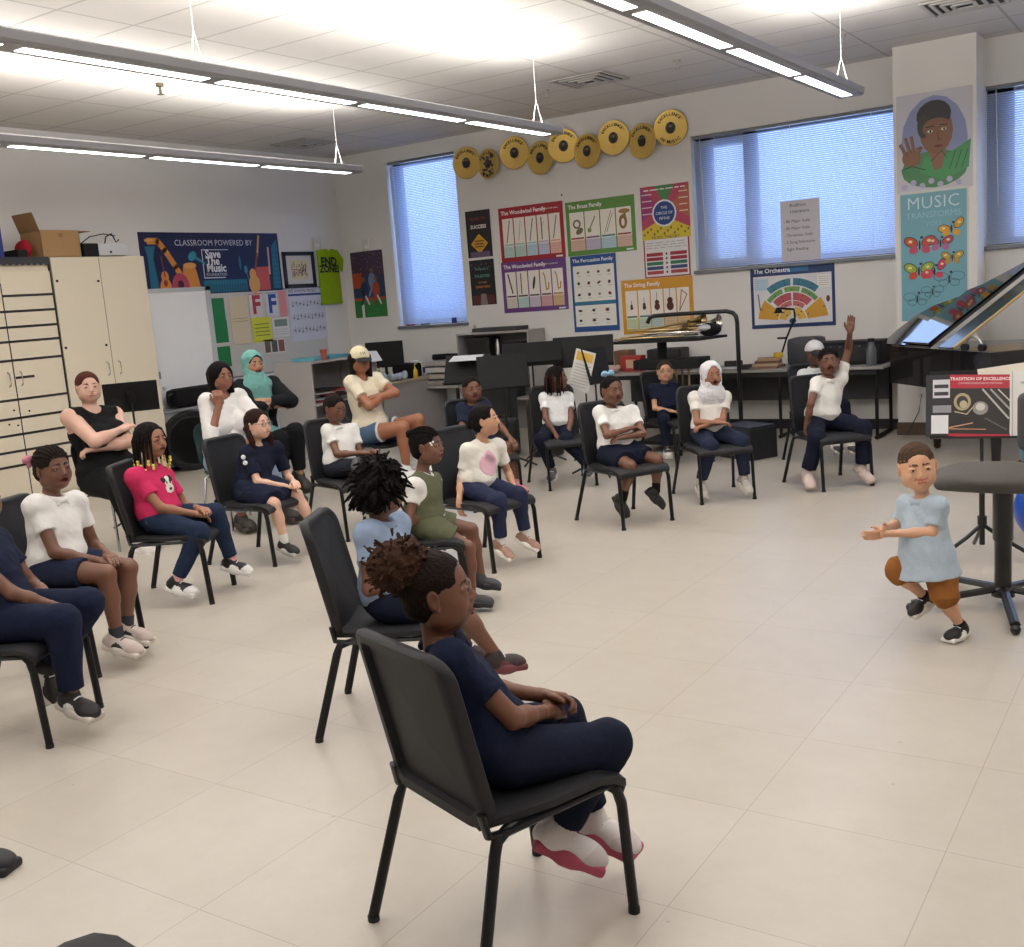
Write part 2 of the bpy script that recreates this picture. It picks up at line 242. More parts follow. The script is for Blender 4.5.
def ceiling_mat():
    m = bpy.data.materials.new('ceiling_tile_grid'); m.use_nodes = True; nt = m.node_tree; N = nt.nodes; L = nt.links
    b = N['Principled BSDF']; b.inputs['Roughness'].default_value = .9; tc = N.new('ShaderNodeTexCoord')
    mp = N.new('ShaderNodeMapping'); mp.inputs['Location'].default_value = (.35, .2, 0); L.new(tc.outputs['Object'], mp.inputs[0])
    br = N.new('ShaderNodeTexBrick'); br.offset = 0; br.inputs['Scale'].default_value = 1
    br.inputs['Brick Width'].default_value = 1.22; br.inputs['Row Height'].default_value = .61
    br.inputs['Mortar Size'].default_value = .011; br.inputs['Mortar Smooth'].default_value = .1
    br.inputs['Color1'].default_value = srgb('dcd8d2'); br.inputs['Color2'].default_value = srgb('d9d4ce'); br.inputs['Mortar'].default_value = srgb('b9b5ae')
    L.new(mp.outputs[0], br.inputs['Vector'])
    n = N.new('ShaderNodeTexNoise'); n.inputs['Scale'].default_value = 90; n.inputs['Detail'].default_value = 3; L.new(tc.outputs['Object'], n.inputs['Vector'])
    mx = N.new('ShaderNodeMix'); mx.data_type = 'RGBA'; mx.blend_type = 'MULTIPLY'; mx.inputs[0].default_value = .12
    L.new(br.outputs['Color'], mx.inputs[6]); L.new(n.outputs['Fac'], mx.inputs[7]); L.new(mx.outputs[2], b.inputs['Base Color'])
    bp = N.new('ShaderNodeBump'); bp.inputs['Strength'].default_value = .3; bp.inputs['Distance'].default_value = .004; L.new(br.outputs['Fac'], bp.inputs['Height']); bp.invert = True; L.new(bp.outputs[0], b.inputs['Normal'])
    return m
WALLM = mat('painted_block_wall', 'e3e1de', .75, bump=.15, bscale=120, var=.02, vscale=1.5)
o = B().bb((XL-.2, YF-.2, -.1), (XR+.2, YB+.3, 0)).build('floor', floor_mat()); tag(o, kind='structure')
o = B().bb((XL-.2, YF-.2, ZC), (XR+.2, YB+.3, ZC+.1)).build('ceiling', ceiling_mat()); tag(o, kind='structure')
o = B().bb((XL-.2, YF, 0), (XL, YB, ZC)).build('wall_left', WALLM); tag(o, kind='structure')
o = B().bb((XR, YF, 0), (XR+.2, YB, ZC)).build('wall_right', WALLM); tag(o, kind='structure')
o = B().bb((XL-.2, YF-.2, 0), (XR+.2, YF, ZC)).build('wall_front', WALLM); tag(o, kind='structure')
WIN = [(-9.42, -8.27, 1.42, 3.62), (-4.98, -2.72, 1.84, 3.33), (-1.90, 1.6, 1.84, 3.36)]
b = B(); x = XL-.2
for x0, x1, z0, z1 in WIN:
    b.bb((x, YB, 0), (x0, YB+.3, ZC)); b.bb((x0, YB, 0), (x1, YB+.3, z0)); b.bb((x0, YB, z1), (x1, YB+.3, ZC)); x = x1
b.bb((x, YB, 0), (XR+.2, YB+.3, ZC))
o = b.build('wall_back', WALLM); tag(o, kind='structure')
CY = 11.2
o = B().bb((-2.66, CY, 0), (-1.90, YB, ZC)).build('wall_column', mat('column_paint', 'e6e3df', .7, bump=.1)); tag(o, kind='structure')
BASEM = mat('dark_vinyl_base', '1d1a1a', .5)
BASEB = mat('brown_vinyl_base', '5a4a3e', .5)
o = B().bb((XL, YB-.012, 0), (-2.66, YB, .11)).build('baseboard_back', BASEM); tag(o, kind='structure')
o = B().bb((XL, YF, 0), (XL+.012, YB, .11)).build('baseboard_left', BASEM); tag(o, kind='structure')
o = B().bb((-2.67, CY-.012, 0), (-1.89, CY, .13)).bb((-1.90, CY, 0), (-1.888, YB, .13)).build('baseboard_column', BASEB); tag(o, kind='structure')
o = B().bb((-1.88, YB-.012, 0), (XR, YB, .11)).build('baseboard_right', BASEM); tag(o, kind='structure')

# ---- windows: frame, glass, blind (slats, headrail, cords)
FR = mat('grey_window_frame', '7d8087', .45, metal=.3)
GL = mat('window_glass', 'dfe8f0', .02, alpha=.12)
def blind_mat():
    m = bpy.data.materials.new('white_blind_slats'); m.use_nodes = True; nt = m.node_tree
    b = nt.nodes['Principled BSDF']; b.inputs['Base Color'].default_value = srgb('d9dadd'); b.inputs['Roughness'].default_value = .45
    t = nt.nodes.new('ShaderNodeBsdfTranslucent'); t.inputs[0].default_value = (.55, .68, .9, 1)
    mx = nt.nodes.new('ShaderNodeMixShader'); mx.inputs[0].default_value = .45
    nt.links.new(b.outputs[0], mx.inputs[1]); nt.links.new(t.outputs[0], mx.inputs[2]); nt.links.new(mx.outputs[0], nt.nodes['Material Output'].inputs[0])
    return m
BL = blind_mat()
def window(i, x0, x1, z0, z1, mull, tilt=48):
    w = thing('window_%d' % i, None, None, ((x0+x1)/2, YB+.1, z0)); w['kind'] = 'structure'
    cx = (x0+x1)/2; X = lambda v: v-cx
    H = z1-z0
    b = B(); f = .06
    b.bb((X(x0), .05, 0), (X(x1), .12, f)).bb((X(x0), .05, H-f), (X(x1), .12, H)).bb((X(x0), .05, 0), (X(x0)+f, .12, H)).bb((X(x1)-f, .05, 0), (X(x1), .12, H))
    for m0, m1 in mull: b.bb((X(m0), .05, 0), (X(m1), .13, H))
    b.build('window_frame', FR, w)
    B().bb((X(x0)+.02, .08, .02), (X(x1)-.02, .086, H-.02)).build('glass_pane', GL, w)
    B().bb((X(x0)-.02, -.14, -.045), (X(x1)+.02, .05, -.005), bev=.006).build('window_sill', FR, w)
    b = B(); n = int((H-.06)/.0215); a = math.radians(tilt)
    for k in range(n):
        z = .02+k*.0215; d = .0135
        b.box((0, -.045, z), (x1-x0-.03, .027, .0012), rot=Matrix.Rotation(a, 3, 'X'))
    b.build('blind_slats', BL, w)
    B().bb((X(x0)+.01, -.07, H-.035), (X(x1)-.01, -.02, H-.001)).build('headrail', FR, w)
    b = B()
    for q in (.12, .5, .88) if x1-x0 > 1.5 else (.2, .8):
        xx = X(x0)+(x1-x0)*q; b.tube([(xx, -.062, .01), (xx, -.062, H-.03)], .002, 4)
    b.build('cord', cm('e8e8e8'), w)
    B().tube([(X(x0)+.12, -.075, H*.25), (X(x0)+.1, -.075, H-.04)], .005, 6).build('tilt_wand', cm('dfe3e8', .2), w)
    return w
window(1, *WIN[0], [(-9.36, -9.30)])
w2 = window(2, *WIN[1], [(-4.98, -4.80), (-4.42, -4.27)])
window(3, *WIN[2], [(-1.84, -1.66), (-.4, -.3)])
B().bb((-4.80+3.85, .04, 1.36), (-4.42+3.85, .14, 1.49)).bb((-4.80+3.85, .04, 0), (-4.42+3.85, .14, .1)).build('sash', FR, w2)

# ---- door in the left wall
D0, D1, DH = 8.17, 9.02, 2.06
d = thing('door_1', None, None, (XL, (D0+D1)/2, 0)); d['kind'] = 'structure'
B().bb((0.004, -.425, .01), (.035, .425, DH)).build('door_leaf', mat('white_door_paint', 'f2f2f2', .5), d)
B().bb((0, -.5, 0), (.045, -.425, DH+.05)).bb((0, .425, 0), (.045, .5, DH+.05)).bb((0, -.5, DH), (.045, .5, DH+.05)).build('door_frame', mat('grey_frame', 'c3c5c6', .5), d)
B().cyl((.035, -.37, .95), .022, .02, 14, (1, 0, 0)).build('lock', mat('lock_paint', 'd0d0d0', .4), d, smooth=True)

# ---- pendant lights
HOUS = mat('lamp_housing', '9a9a9f', .5, metal=.2); LAMP = mat('lamp_diffuser', 'ffffff', .5, emit=PANEL)
def pendant(x, y0, segs, label, cat='light'):
    """linear pendant: rows of 1.2 m lit segments, y0 = start of the first one"""
    L = segs*1.3+.12; t = thing('linear_pendant_light', label, cat, (x, y0-.12, 3.1), group='linear pendant lights')
    w = .11
    prof = [(-w, .015), (-w*.82, 0), (w*.82, 0), (w, .015), (w*1.05, .06), (w*.8, .075), (-w*.8, .075), (-w*1.05, .06)]
    B().loft([[Vector((px, 0, pz)) for px, pz in prof], [Vector((px, L, pz)) for px, pz in prof]]).build('housing', HOUS, t)
    for k in range(segs):
        a = .12+k*1.3
        B().bb((-.042, a, -.003), (.042, a+1.19, .004)).build('diffuser', LAMP, t)
        for nm, z, e, rx, sx in (('uplight', .085, UPLIGHT, PI, .12), ('downlight', -.008, DOWNLIGHT, 0, .1)):
            ld = bpy.data.lights.new(nm, 'AREA'); ld.shape = 'RECTANGLE'; ld.size = sx; ld.size_y = 1.15; ld.energy = e
            ld.color = (1.0, .975, .95); lo = bpy.data.objects.new(nm, ld); COL.objects.link(lo); lo.parent = t
            lo.location = (0, a+.595, z); lo.rotation_euler = (rx, 0, 0)
    for yy in (.25, L*.56, L-.25):
        if y0+yy < -2.5: continue
        s = B().tube([(-.05, yy, .075), (0, yy, .28), (0, yy, .70)], .003, 5).tube([(.05, yy, .075), (0, yy, .28)], .003, 5)
        s.build('hanger', cm('dddddd'), t)
    # canopy on the ceiling over the feed
    B().cyl((0, L*.55, .685), .06, .015, 16).build('canopy', cm('e4e0da'), t)
    return t
pendant(-5.0, -0.52, 7, 'long linear pendant light hanging across the middle of the ceiling')
pendant(-7.57, -0.27, 7, 'linear pendant light hanging nearest the cabinet wall')
pendant(-2.52, 0.1, 7, 'linear pendant light hanging nearest the portrait column, at upper right')
p = pendant(0.1, 0.1, 7, 'linear pendant light out of view to the right')
pass

# ---- ceiling vents, sensors
VM = mat('vent_white', 'b9b5b0', .6); VD = mat('vent_dark', '4a4846', .8)
def vent(x, y, label, s=.58):
    t = thing('ceiling_vent', label, 'vent', (x, y, ZC), group='ceiling vents')
    b = B()
    for k in range(4):
        h = s/2*(1-k*.24)
        for sx, sy, dx, dy in ((0, h, h*2, .03), (0, -h, h*2, .03), (h, 0, .03, h*2), (-h, 0, .03, h*2)):
            b.box((sx, sy, -.012-.006*k), (max(dx, .03), max(dy, .03), .012))
    b.build('louvre', VM, t); B().bb((-s/2, -s/2, -.006), (s/2, s/2, 0)).build('duct', VD, t)
vent(-5.3, 9.9, 'square ceiling vent between the middle and right lights'); vent(-9.59, 10.26, 'square ceiling vent in the far left corner by the wall')
vent(-1.76, 9.86, 'square ceiling vent at the top right above the column')
def ceildev(x, y, label, r=.07):
    t = thing('smoke_detector', label, 'detector', (x, y, ZC), group='ceiling detectors')
    B().lathe([(r, 0), (r, -.02), (r*.7, -.045), (.001, -.045)], 20).build('housing', cm('d8d4cc'), t, smooth=True)
ceildev(-7.1, 6.41, 'round white smoke detector on the ceiling behind the long light')
t = thing('sprinkler_head', 'small metal sprinkler hanging from the ceiling left of the detector', 'sprinkler', (-7.84, 6.63, ZC))
B().cyl((0, 0, -.03), .035, .03).tube([(0, 0, 0), (0, 0, -.09)], .012).cyl((0, 0, -.1), .03, .004).build('body', mat('brass_dull', '6d6455', .4, metal=.8), t)
for x, y, lb in ((-5.88, 10.01, 'small sprinkler in the ceiling just left of the middle vent'), (-4.32, 9.85, 'small sprinkler in the ceiling right of the middle vent'), (-2.85, 10.2, 'small sprinkler in the ceiling above the large window')):
    t = thing('sprinkler_head', lb, 'sprinkler', (x, y, ZC), group='ceiling sprinklers')
    B().tube([(0, 0, 0), (0, 0, -.07)], .01).cyl((0, 0, -.075), .025, .004).cyl((0, 0, -.01), .035, .01).build('body', cm('b4afa8'), t)
# ================================================================ IMPLICIT SURFACES (for bodies, clothes, hair)
def V3(*a): return np.array(a, dtype=np.float32)
def unit(v): v = np.array(v, float); return v/max(np.linalg.norm(v), 1e-9)
def frame(y, up=(0, 0, 1)):
    """3x3 with columns x,y,z ; y given"""
    y = unit(y); x = np.cross(y, up); x = unit(x) if np.linalg.norm(x) > 1e-4 else np.array([1., 0, 0]); z = np.cross(x, y)
    return np.array([x, y, z]).T
def euler(yaw=0, pitch=0, roll=0):
    """yaw about z (left +), pitch about x (up +), roll about y, degrees"""
    a, b, c = np.radians([yaw, pitch, roll]); ca, sa, cb, sb, cc, sc = np.cos(a), np.sin(a), np.cos(b), np.sin(b), np.cos(c), np.sin(c)
    Rz = np.array([[ca, -sa, 0], [sa, ca, 0], [0, 0, 1]]); Rx = np.array([[1, 0, 0], [0, cb, -sb], [0, sb, cb]]); Ry = np.array([[cc, 0, sc], [0, 1, 0], [-sc, 0, cc]])
    return Rz @ Rx @ Ry
class Sdf:
    def __init__(s): s.P = []; s.noise = None; s.cuts = []; s.X = None; s.xs = 1.
    def at(s, o, R, k=1.):          # local frame for following prims
        s.X = (np.array(o, float), np.array(R, float)); s.xs = k; return s
    def w(s, p):
        p = np.array(p, float)
        return s.X[0]+s.X[1] @ (p*s.xs) if s.X is not None else p
    def cap(s, a, b, ra, rb=None, k=.02, m=0, sub=0, flat=1.):
        a, b = s.w(a), s.w(b); ra *= s.xs; rb = ra if rb is None else rb*s.xs; r = max(ra, rb)
        s.P.append(('c', (a, b, ra, rb), np.minimum(a, b)-r, np.maximum(a, b)+r, k*s.xs, m, sub)); return s
    def fcap(s, a, b, ra, rb, k=.004, m=0, sub=0):     # flat-ended cone
        a, b = s.w(a), s.w(b); ra *= s.xs; rb *= s.xs; r = max(ra, rb)
        s.P.append(('f', (a, b, ra, rb), np.minimum(a, b)-r, np.maximum(a, b)+r, k*s.xs, m, sub)); return s
    def ell(s, c, r, R=None, k=.02, m=0, sub=0):
        c = s.w(c); r = np.array(r, float)*s.xs; Q = np.eye(3) if R is None else np.array(R)
        if s.X is not None: Q = s.X[1] @ Q
        e = np.abs(Q) @ r
        s.P.append(('e', (c, r, Q), c-e, c+e, k*s.xs, m, sub)); return s
    def box(s, c, h, rd, R=None, k=.01, m=0, sub=0):
        c = s.w(c); h = np.array(h, float)*s.xs; Q = np.eye(3) if R is None else np.array(R)
        if s.X is not None: Q = s.X[1] @ Q
        e = np.abs(Q) @ h
        s.P.append(('b', (c, h, Q, rd*s.xs), c-e, c+e, k*s.xs, m, sub)); return s
    def cut(s, p, n): s.cuts.append((s.w(p), unit(s.X[1] @ np.array(n, float) if s.X is not None else n))); return s
    def mesh(s, step, name='m'):
        lo = np.min([p[2] for p in s.P if not p[6]], 0)-3*step; hi = np.max([p[3] for p in s.P if not p[6]], 0)+3*step
        if s.noise: lo -= s.noise[0]; hi += s.noise[0]
        n = np.maximum(((hi-lo)/step).astype(int)+2, 4)
        ax = [(lo[i]+np.arange(n[i])*step).astype(np.float32) for i in range(3)]
        F = np.full(n, 9., np.float32); Dm = np.full(n, 9., np.float32); I = np.zeros(n, np.uint8)
        for t, a, l, h, k, m, sub in s.P:
            mg = k+2.5*step
            i0 = np.maximum(((l-mg-lo)/step).astype(int), 0); i1 = np.minimum(((h+mg-lo)/step).astype(int)+2, n)
            if (i1 <= i0).any(): continue
            sl = tuple(slice(i0[i], i1[i]) for i in range(3))
            x = ax[0][sl[0]][:, None, None]; y = ax[1][sl[1]][None, :, None]; z = ax[2][sl[2]][None, None, :]
            if t in 'cf':
                A, Bq, ra, rb = a; d = Bq-A; L2 = float(d @ d)+1e-12
                px, py, pz = x-np.float32(A[0]), y-np.float32(A[1]), z-np.float32(A[2])
                tt = (px*np.float32(d[0])+py*np.float32(d[1])+pz*np.float32(d[2]))/np.float32(L2)
                tc = np.clip(tt, 0, 1)
                if t == 'c':
                    D = np.sqrt((px-tc*np.float32(d[0]))**2+(py-tc*np.float32(d[1]))**2+(pz-tc*np.float32(d[2]))**2)-(ra+(rb-ra)*tc).astype(np.float32)
                else:
                    D = np.sqrt((px-tt*np.float32(d[0]))**2+(py-tt*np.float32(d[1]))**2+(pz-tt*np.float32(d[2]))**2)-(ra+(rb-ra)*tc).astype(np.float32)
                    D = np.maximum(D, (np.abs(tt-.5)-.5)*np.float32(math.sqrt(L2)))
            else:
                c, r, Q = a[:3]; Q = Q.astype(np.float32)
                px, py, pz = x-np.float32(c[0]), y-np.float32(c[1]), z-np.float32(c[2])
                u = px*Q[0, 0]+py*Q[1, 0]+pz*Q[2, 0]; v = px*Q[0, 1]+py*Q[1, 1]+pz*Q[2, 1]; w = px*Q[0, 2]+py*Q[1, 2]+pz*Q[2, 2]
                if t == 'e':
                    k0 = np.sqrt((u/r[0])**2+(v/r[1])**2+(w/r[2])**2); k1 = np.sqrt((u/r[0]**2)**2+(v/r[1]**2)**2+(w/r[2]**2)**2)
                    D = (k0*(k0-1)/np.maximum(k1, 1e-6)).astype(np.float32)
                else:
                    rd = a[3]; qx, qy, qz = np.abs(u)-(r[0]-rd), np.abs(v)-(r[1]-rd), np.abs(w)-(r[2]-rd)
                    D = (np.sqrt(np.maximum(qx, 0)**2+np.maximum(qy, 0)**2+np.maximum(qz, 0)**2)+np.minimum(np.maximum(np.maximum(qx, qy), qz), 0)-rd).astype(np.float32)
            f = F[sl]
            if sub == 2:
                F[...] = np.where(True, F, F); G = np.full(n, 9., np.float32); G[sl] = D; F = np.maximum(F, G); continue
            if not sub:
                hh = np.maximum(k-np.abs(f-D), 0); f[...] = np.minimum(f, D)-hh*hh*(.25/max(k, 1e-6))
                bt = D < Dm[sl]; Dm[sl][bt] = D[bt]; I[sl][bt] = m
            else:
                nd = -D; hh = np.maximum(k-np.abs(f-nd), 0); g = np.maximum(f, nd)+hh*hh*(.25/max(k, 1e-6))
                if m: bt = nd > f-step; I[sl][bt] = m
                f[...] = g
        if s.noise:
            amp, fr, sd = s.noise; rg = np.random.RandomState(sd); x, y, z = ax[0][:, None, None], ax[1][None, :, None], ax[2][None, None, :]
            acc = 0
            for o_ in range(3):
                for _ in range(3):
                    q = unit(rg.randn(3))*fr*(2**o_); acc = acc+np.sin(x*q[0]+y*q[1]+z*q[2]+rg.rand()*6.28)/(1.6**o_)
            F = F+(acc*(amp/3.)).astype(np.float32)
        F = F-np.float32(getattr(s, 'off', 0))
        for p, nn in s.cuts:
            x, y, z = ax[0][:, None, None], ax[1][None, :, None], ax[2][None, None, :]
            F = np.maximum(F, ((x-p[0])*nn[0]+(y-p[1])*nn[1]+(z-p[2])*nn[2]).astype(np.float32))
        return surface_net(F, I, lo, step, name)
def surface_net(F, I, lo, step, name):
    s = F < 0
    c8 = [s[i:F.shape[0]-1+i, j:F.shape[1]-1+j, k:F.shape[2]-1+k] for i in (0, 1) for j in (0, 1) for k in (0, 1)]
    cnt = sum(c.astype(np.int8) for c in c8); act = (cnt > 0) & (cnt < 8)
    idx = np.argwhere(act); n = len(idx)
    vid = np.full(act.shape, -1, np.int32); vid[act] = np.arange(n)
    co = [(i, j, k) for i in (0, 1) for j in (0, 1) for k in (0, 1)]
    val = np.stack([F[idx[:, 0]+i, idx[:, 1]+j, idx[:, 2]+k] for i, j, k in co], 1)
    acc = np.zeros((n, 3)); num = np.zeros(n)
    for a in range(8):
        for b in range(a+1, 8):
            A, C = np.array(co[a]), np.array(co[b])
            if np.abs(A-C).sum() != 1: continue
            va, vb = val[:, a], val[:, b]; e = (va < 0) != (vb < 0); t = va/np.where(e, va-vb, 1)
            acc += np.where(e[:, None], A+(C-A)*t[:, None], 0); num += e
    pos = lo+(idx+acc/np.maximum(num, 1)[:, None])*step
    quads = []; mats = []
    for ax_ in range(3):
        sl0 = [slice(None)]*3; sl1 = [slice(None)]*3; sl0[ax_] = slice(0, -1); sl1[ax_] = slice(1, None)
        a, b = s[tuple(sl0)], s[tuple(sl1)]; e = np.argwhere(a != b)
        o1, o2 = [q for q in range(3) if q != ax_]
        e = e[(e[:, o1] > 0) & (e[:, o2] > 0) & (e[:, o1] < F.shape[o1]-1) & (e[:, o2] < F.shape[o2]-1)]
        if not len(e): continue
        d1 = np.zeros(3, int); d1[o1] = 1; d2 = np.zeros(3, int); d2[o2] = 1
        g = lambda q: vid[q[:, 0], q[:, 1], q[:, 2]]
        q = np.stack([g(e-d1-d2), g(e-d2), g(e), g(e-d1)], 1)
        ins = a[e[:, 0], e[:, 1], e[:, 2]]
        flip = ins if ax_ != 1 else ~ins
        q = np.where(flip[:, None], q, q[:, ::-1]); quads.append(q)
        e2 = e.copy(); e2[:, ax_] += (~ins).astype(int)
        mats.append(I[e2[:, 0], e2[:, 1], e2[:, 2]])
    q = np.concatenate(quads); mi = np.concatenate(mats); ok = (q >= 0).all(1); q = q[ok]; mi = mi[ok]
    return pos.astype(np.float32), q, mi
def to_mesh(name, parts):
    """parts: list of (pos, quads, matidx) joined into one mesh"""
    off = 0; P = []; Q = []; M = []
    for p, q, m in parts: P.append(p); Q.append(q+off); M.append(m); off += len(p)
    P = np.concatenate(P); Q = np.concatenate(Q); M = np.concatenate(M)
    me = bpy.data.meshes.new(name); me.vertices.add(len(P)); me.vertices.foreach_set('co', P.ravel())
    me.loops.add(len(Q)*4); me.loops.foreach_set('vertex_index', Q.ravel().astype(np.int32))
    me.polygons.add(len(Q)); me.polygons.foreach_set('loop_start', (np.arange(len(Q))*4).astype(np.int32))
    me.polygons.foreach_set('material_index', M.astype(np.int32)); me.polygons.foreach_set('use_smooth', [True]*len(Q))
    me.update(calc_edges=True); me.validate(); return me

# ================================================================ CHAIRS
BP = mat('black_chair_plastic', '212124', .55, spec=.35, bump=.2, bscale=400, var=.05)
BL_LEG = mat('black_steel_leg', '19191b', .38, metal=.4)
CHROME = mat('chrome_leg', 'b9bbc0', .18, metal=1)
def make_chair(label):
    t = thing('school_chair', label, 'chair', group='black classroom chairs')
    # seat shell
    sec = []
    for y, w, z in ((-.215, .37, .425), (-.16, .41, .43), (0, .44, .425), (.15, .45, .43), (.215, .45, .425), (.245, .44, .405), (.25, .43, .385)):
        r = []
        for k in range(13):
            u = -1+k/6.; r.append(Vector((u*w/2, y, z+.012*u*u*(1 if y < .2 else .3)-(.012 if abs(u) > .9 else 0))))
        th = .02
        r2 = [Vector((v.x, v.y-(.012 if y > .2 else 0), v.z-th)) for v in reversed(r)]
        sec.append(r+r2)
    B().loft(sec).build('seat', BP, t, smooth=True, auto=50)
    # backrest shell with a raised rim
    ln = math.hypot(.09, .46)
    def pt(x, h, d):
        k = h/.46
        y = -.205-.105*k**1.3+d+(x/.2)**2*.028*(.6+.4*k); return Vector((x*(1-.06*k), y, .405+h+.0))
    rg = []
    for ins, d in ((.20, -.002), (.06, -.003), (.040, -.005), (.034, -.026), (.008, -.029), (0, -.020), (0, .004), (.006, .010), (.02, .010), (.03, .004), (.05, .002), (.20, .002)):
        w, h = .445-2*min(ins, .2), .475-2*min(ins, .21); r = max(.07-ins, .006)
        rg.append([pt(x, y, d) for x, y in roundrect(w, h, min(r, w/2-.001, h/2-.001), 5, 0, .2375)])
    B().loft(rg).build('backrest', BP, t, smooth=True, auto=50)
    for sx in (-1, 1):
        l = B().tube([(sx*.17, .10, .395), (sx*.20, .185, .395), (sx*.212, .215, .375), (sx*.216, .228, .33), (sx*.216, .249, .012)], .0125, 10, ry=.017, up=(0, 1, 0)).build('leg', BL_LEG, t, smooth=True)
        B().cyl((sx*.216, .249, 0), .017, .016, 12).build('glide', cm('141414'), l)
        l = B().tube([(sx*.17, -.02, .395), (sx*.205, -.14, .395), (sx*.222, -.19, .385), (sx*.228, -.205, .35), (sx*.262, -.305, .012)], .0125, 10, ry=.017, up=(0, 1, 0)).build('leg', BL_LEG, t, smooth=True)
        B().cyl((sx*.262, -.305, 0), .017, .016, 12).build('glide', cm('141414'), l)
    b = B()
    for sx in (-1, 1):
        b.tube([(sx*.205, .2, .392), (sx*.214, -.17, .392), (sx*.213, -.21, .40), (sx*.209, -.222, .46)], .010, 8, ry=.016, up=(1, 0, 0))
    b.tube([(-.2, -.10, .39), (.2, -.10, .39)], .009, 8).tube([(-.2, .12, .39), (.2, .12, .39)], .009, 8)
    b.build('frame', BL_LEG, t, smooth=True)
    return t
def make_chrome_chair(label, shell, rz=0, name='stacking_chair', arms=False):
    t = thing(name, label, 'chair')
    sh = mat('shell_'+shell, shell, .45, bump=.1, bscale=200)
    sec = []
    for y, w, z in ((-.2, .36, .45), (-.12, .42, .445), (.05, .44, .44), (.18, .44, .445), (.23, .42, .43)):
        r = [Vector((-w/2+w*k/10, y, z+.02*(-1+k/5)**2)) for k in range(11)]
        sec.append(r+[v-Vector((0, 0, .014)) for v in reversed(r)])
    B().loft(sec).build('seat', sh, t, smooth=True)
    rg = []
    for ins, d in ((.19, 0), (.02, 0), (0, .006), (.02, .012), (.19, .012)):
        w, h = .44-2*ins, .42-2*min(ins, .18)
        rg.append([Vector((x, -.2-.12*(y/.42)+d+(x/.2)**2*.04, .44+y)) for x, y in roundrect(w, h, max(.12-ins, .008), 5, 0, .21)])
    B().loft(rg).build('backrest', sh, t, smooth=True)
    for sx in (-1, 1):
        for sy in (-1, 1):
            B().tube([(sx*.12, sy*.14, .43), (sx*.19, sy*.17, .41), (sx*.22, sy*.23, 0.01)], .011, 8).build('leg', CHROME, t, smooth=True)
    if arms:
        for sx in (-1, 1):
            B().tube([(sx*.2, .15, .42), (sx*.27, .17, .62), (sx*.27, -.1, .64), (sx*.2, -.22, .6)], .012, 8).build('armrest', CHROME, t, smooth=True)
    return t
# ================================================================ PEOPLE
SK = {}
def skin(c, lip, r=.48):
    if c not in SK:
        SK[c] = [mat('skin_'+c, c, r, sss=.12, var=.05, vscale=14, bump=.04, bscale=300), mat('lips_'+lip, lip, .4), mat('mouth_inside', '5e2422', .5), mat('teeth', 'e8e2d6', .3), mat('brow_'+('light' if int(c[:2], 16) > 0xb0 else 'dark'), '5c4334' if int(c[:2], 16) > 0xb0 else '1c1310', .8)]
    return SK[c]
EYEW = mat('eye_white', 'c9c0b6', .35); EYED = mat('eye_iris', '1a0f0b', .12, coat=.5)
def cloth(c, **k): return mat('fabric_'+c, c, .9, bump=.45, bscale=30, var=.08, vscale=10, spec=.2, **k)

def head_prims(s, N, HC, R, h, mouth=0., face=True, chub=0., neckr=.045, m0=0, smile=0.):
    """R: 3x3 head orientation, columns x (its right), y (front), z (up). h: head height"""
    s.at(HC, R, h)
    s.ell((0, -.07, .12), (.355, .42, .375), k=.02)
    s.ell((0, .05, -.10), (.31+.02*chub, .33, .375), k=.12)
    s.ell((0, .17, -.35), (.17+.04*chub, .17, .13), k=.12)
    for x in (-1, 1):
        s.ell((x*.17, .20, -.15-.02*chub), (.12+.02*chub, .14, .14), k=.09)
        s.ell((x*.25, .02, -.28), (.09, .16, .12), k=.10)
    if face:
        for x in (-1, 1):
            s.ell((x*.155, .385, .015), (.085, .055, .055), k=.05, sub=1)         # sockets
            s.ell((x*.15, .30, .012), (.085, .075, .065), k=.015)                 # lids mass
        s.cap((0, .345, .02), (0, .415, -.115), .035, .052, k=.035)
        for x in (-1, 1): s.ell((x*.052, .385, -.135), (.035, .045, .032), k=.025)
        s.ell((0, .35, -.24), (.13, .06, .075), k=.06)                             # muzzle
        sm = .03*smile; ex = .08+.025*smile
        s.cap((-ex, .375, -.222+sm), (0, .400, -.218), .018, .022, k=.010, m=1); s.cap((0, .400, -.218), (ex, .375, -.222+sm), .022, .018, k=.010, m=1)
        if smile:
            for x in (-1, 1): s.ell((x*.17, .30, -.13), (.07, .06, .06), k=.05)
        s.cap((-.06, .385, -.262-.06*mouth), (.06, .385, -.262-.06*mouth), .027, k=.010, m=1)
        if mouth > 0:
            s.ell((0, .40, -.245-.035*mouth), (.075+.01*mouth, .10, .014+.055*mouth), k=.01, m=2, sub=1)
            s.cap((-.045, .335, -.228), (.045, .335, -.228), .014, k=.003, m=3)
        for x in (-1, 1):
            s.cap((x*.07, .370, .112), (x*.15, .352, .118), .011, .011, k=.003, m=4); s.cap((x*.15, .352, .118), (x*.225, .315, .095), .011, .007, k=.003, m=4)   # brows
    for x in (-1, 1):
        Q = euler(-x*20, 0, 0)
        s.ell((x*.365, -.03, -.03), (.03, .085, .13), R=Q, k=.02)
        s.ell((x*.395, -.01, -.02), (.02, .045, .08), R=Q, k=.015, sub=1)
        s.ell((x*.36, .0, -.135), (.028, .035, .04), k=.02)
    s.at((0, 0, 0), np.eye(3), 1.)
    base = HC+R @ np.array([0, -.10, -.25])*h
    s.cap(base, N+np.array([0, -.01, .0]), neckr*.97, neckr*1.1, k=.03)

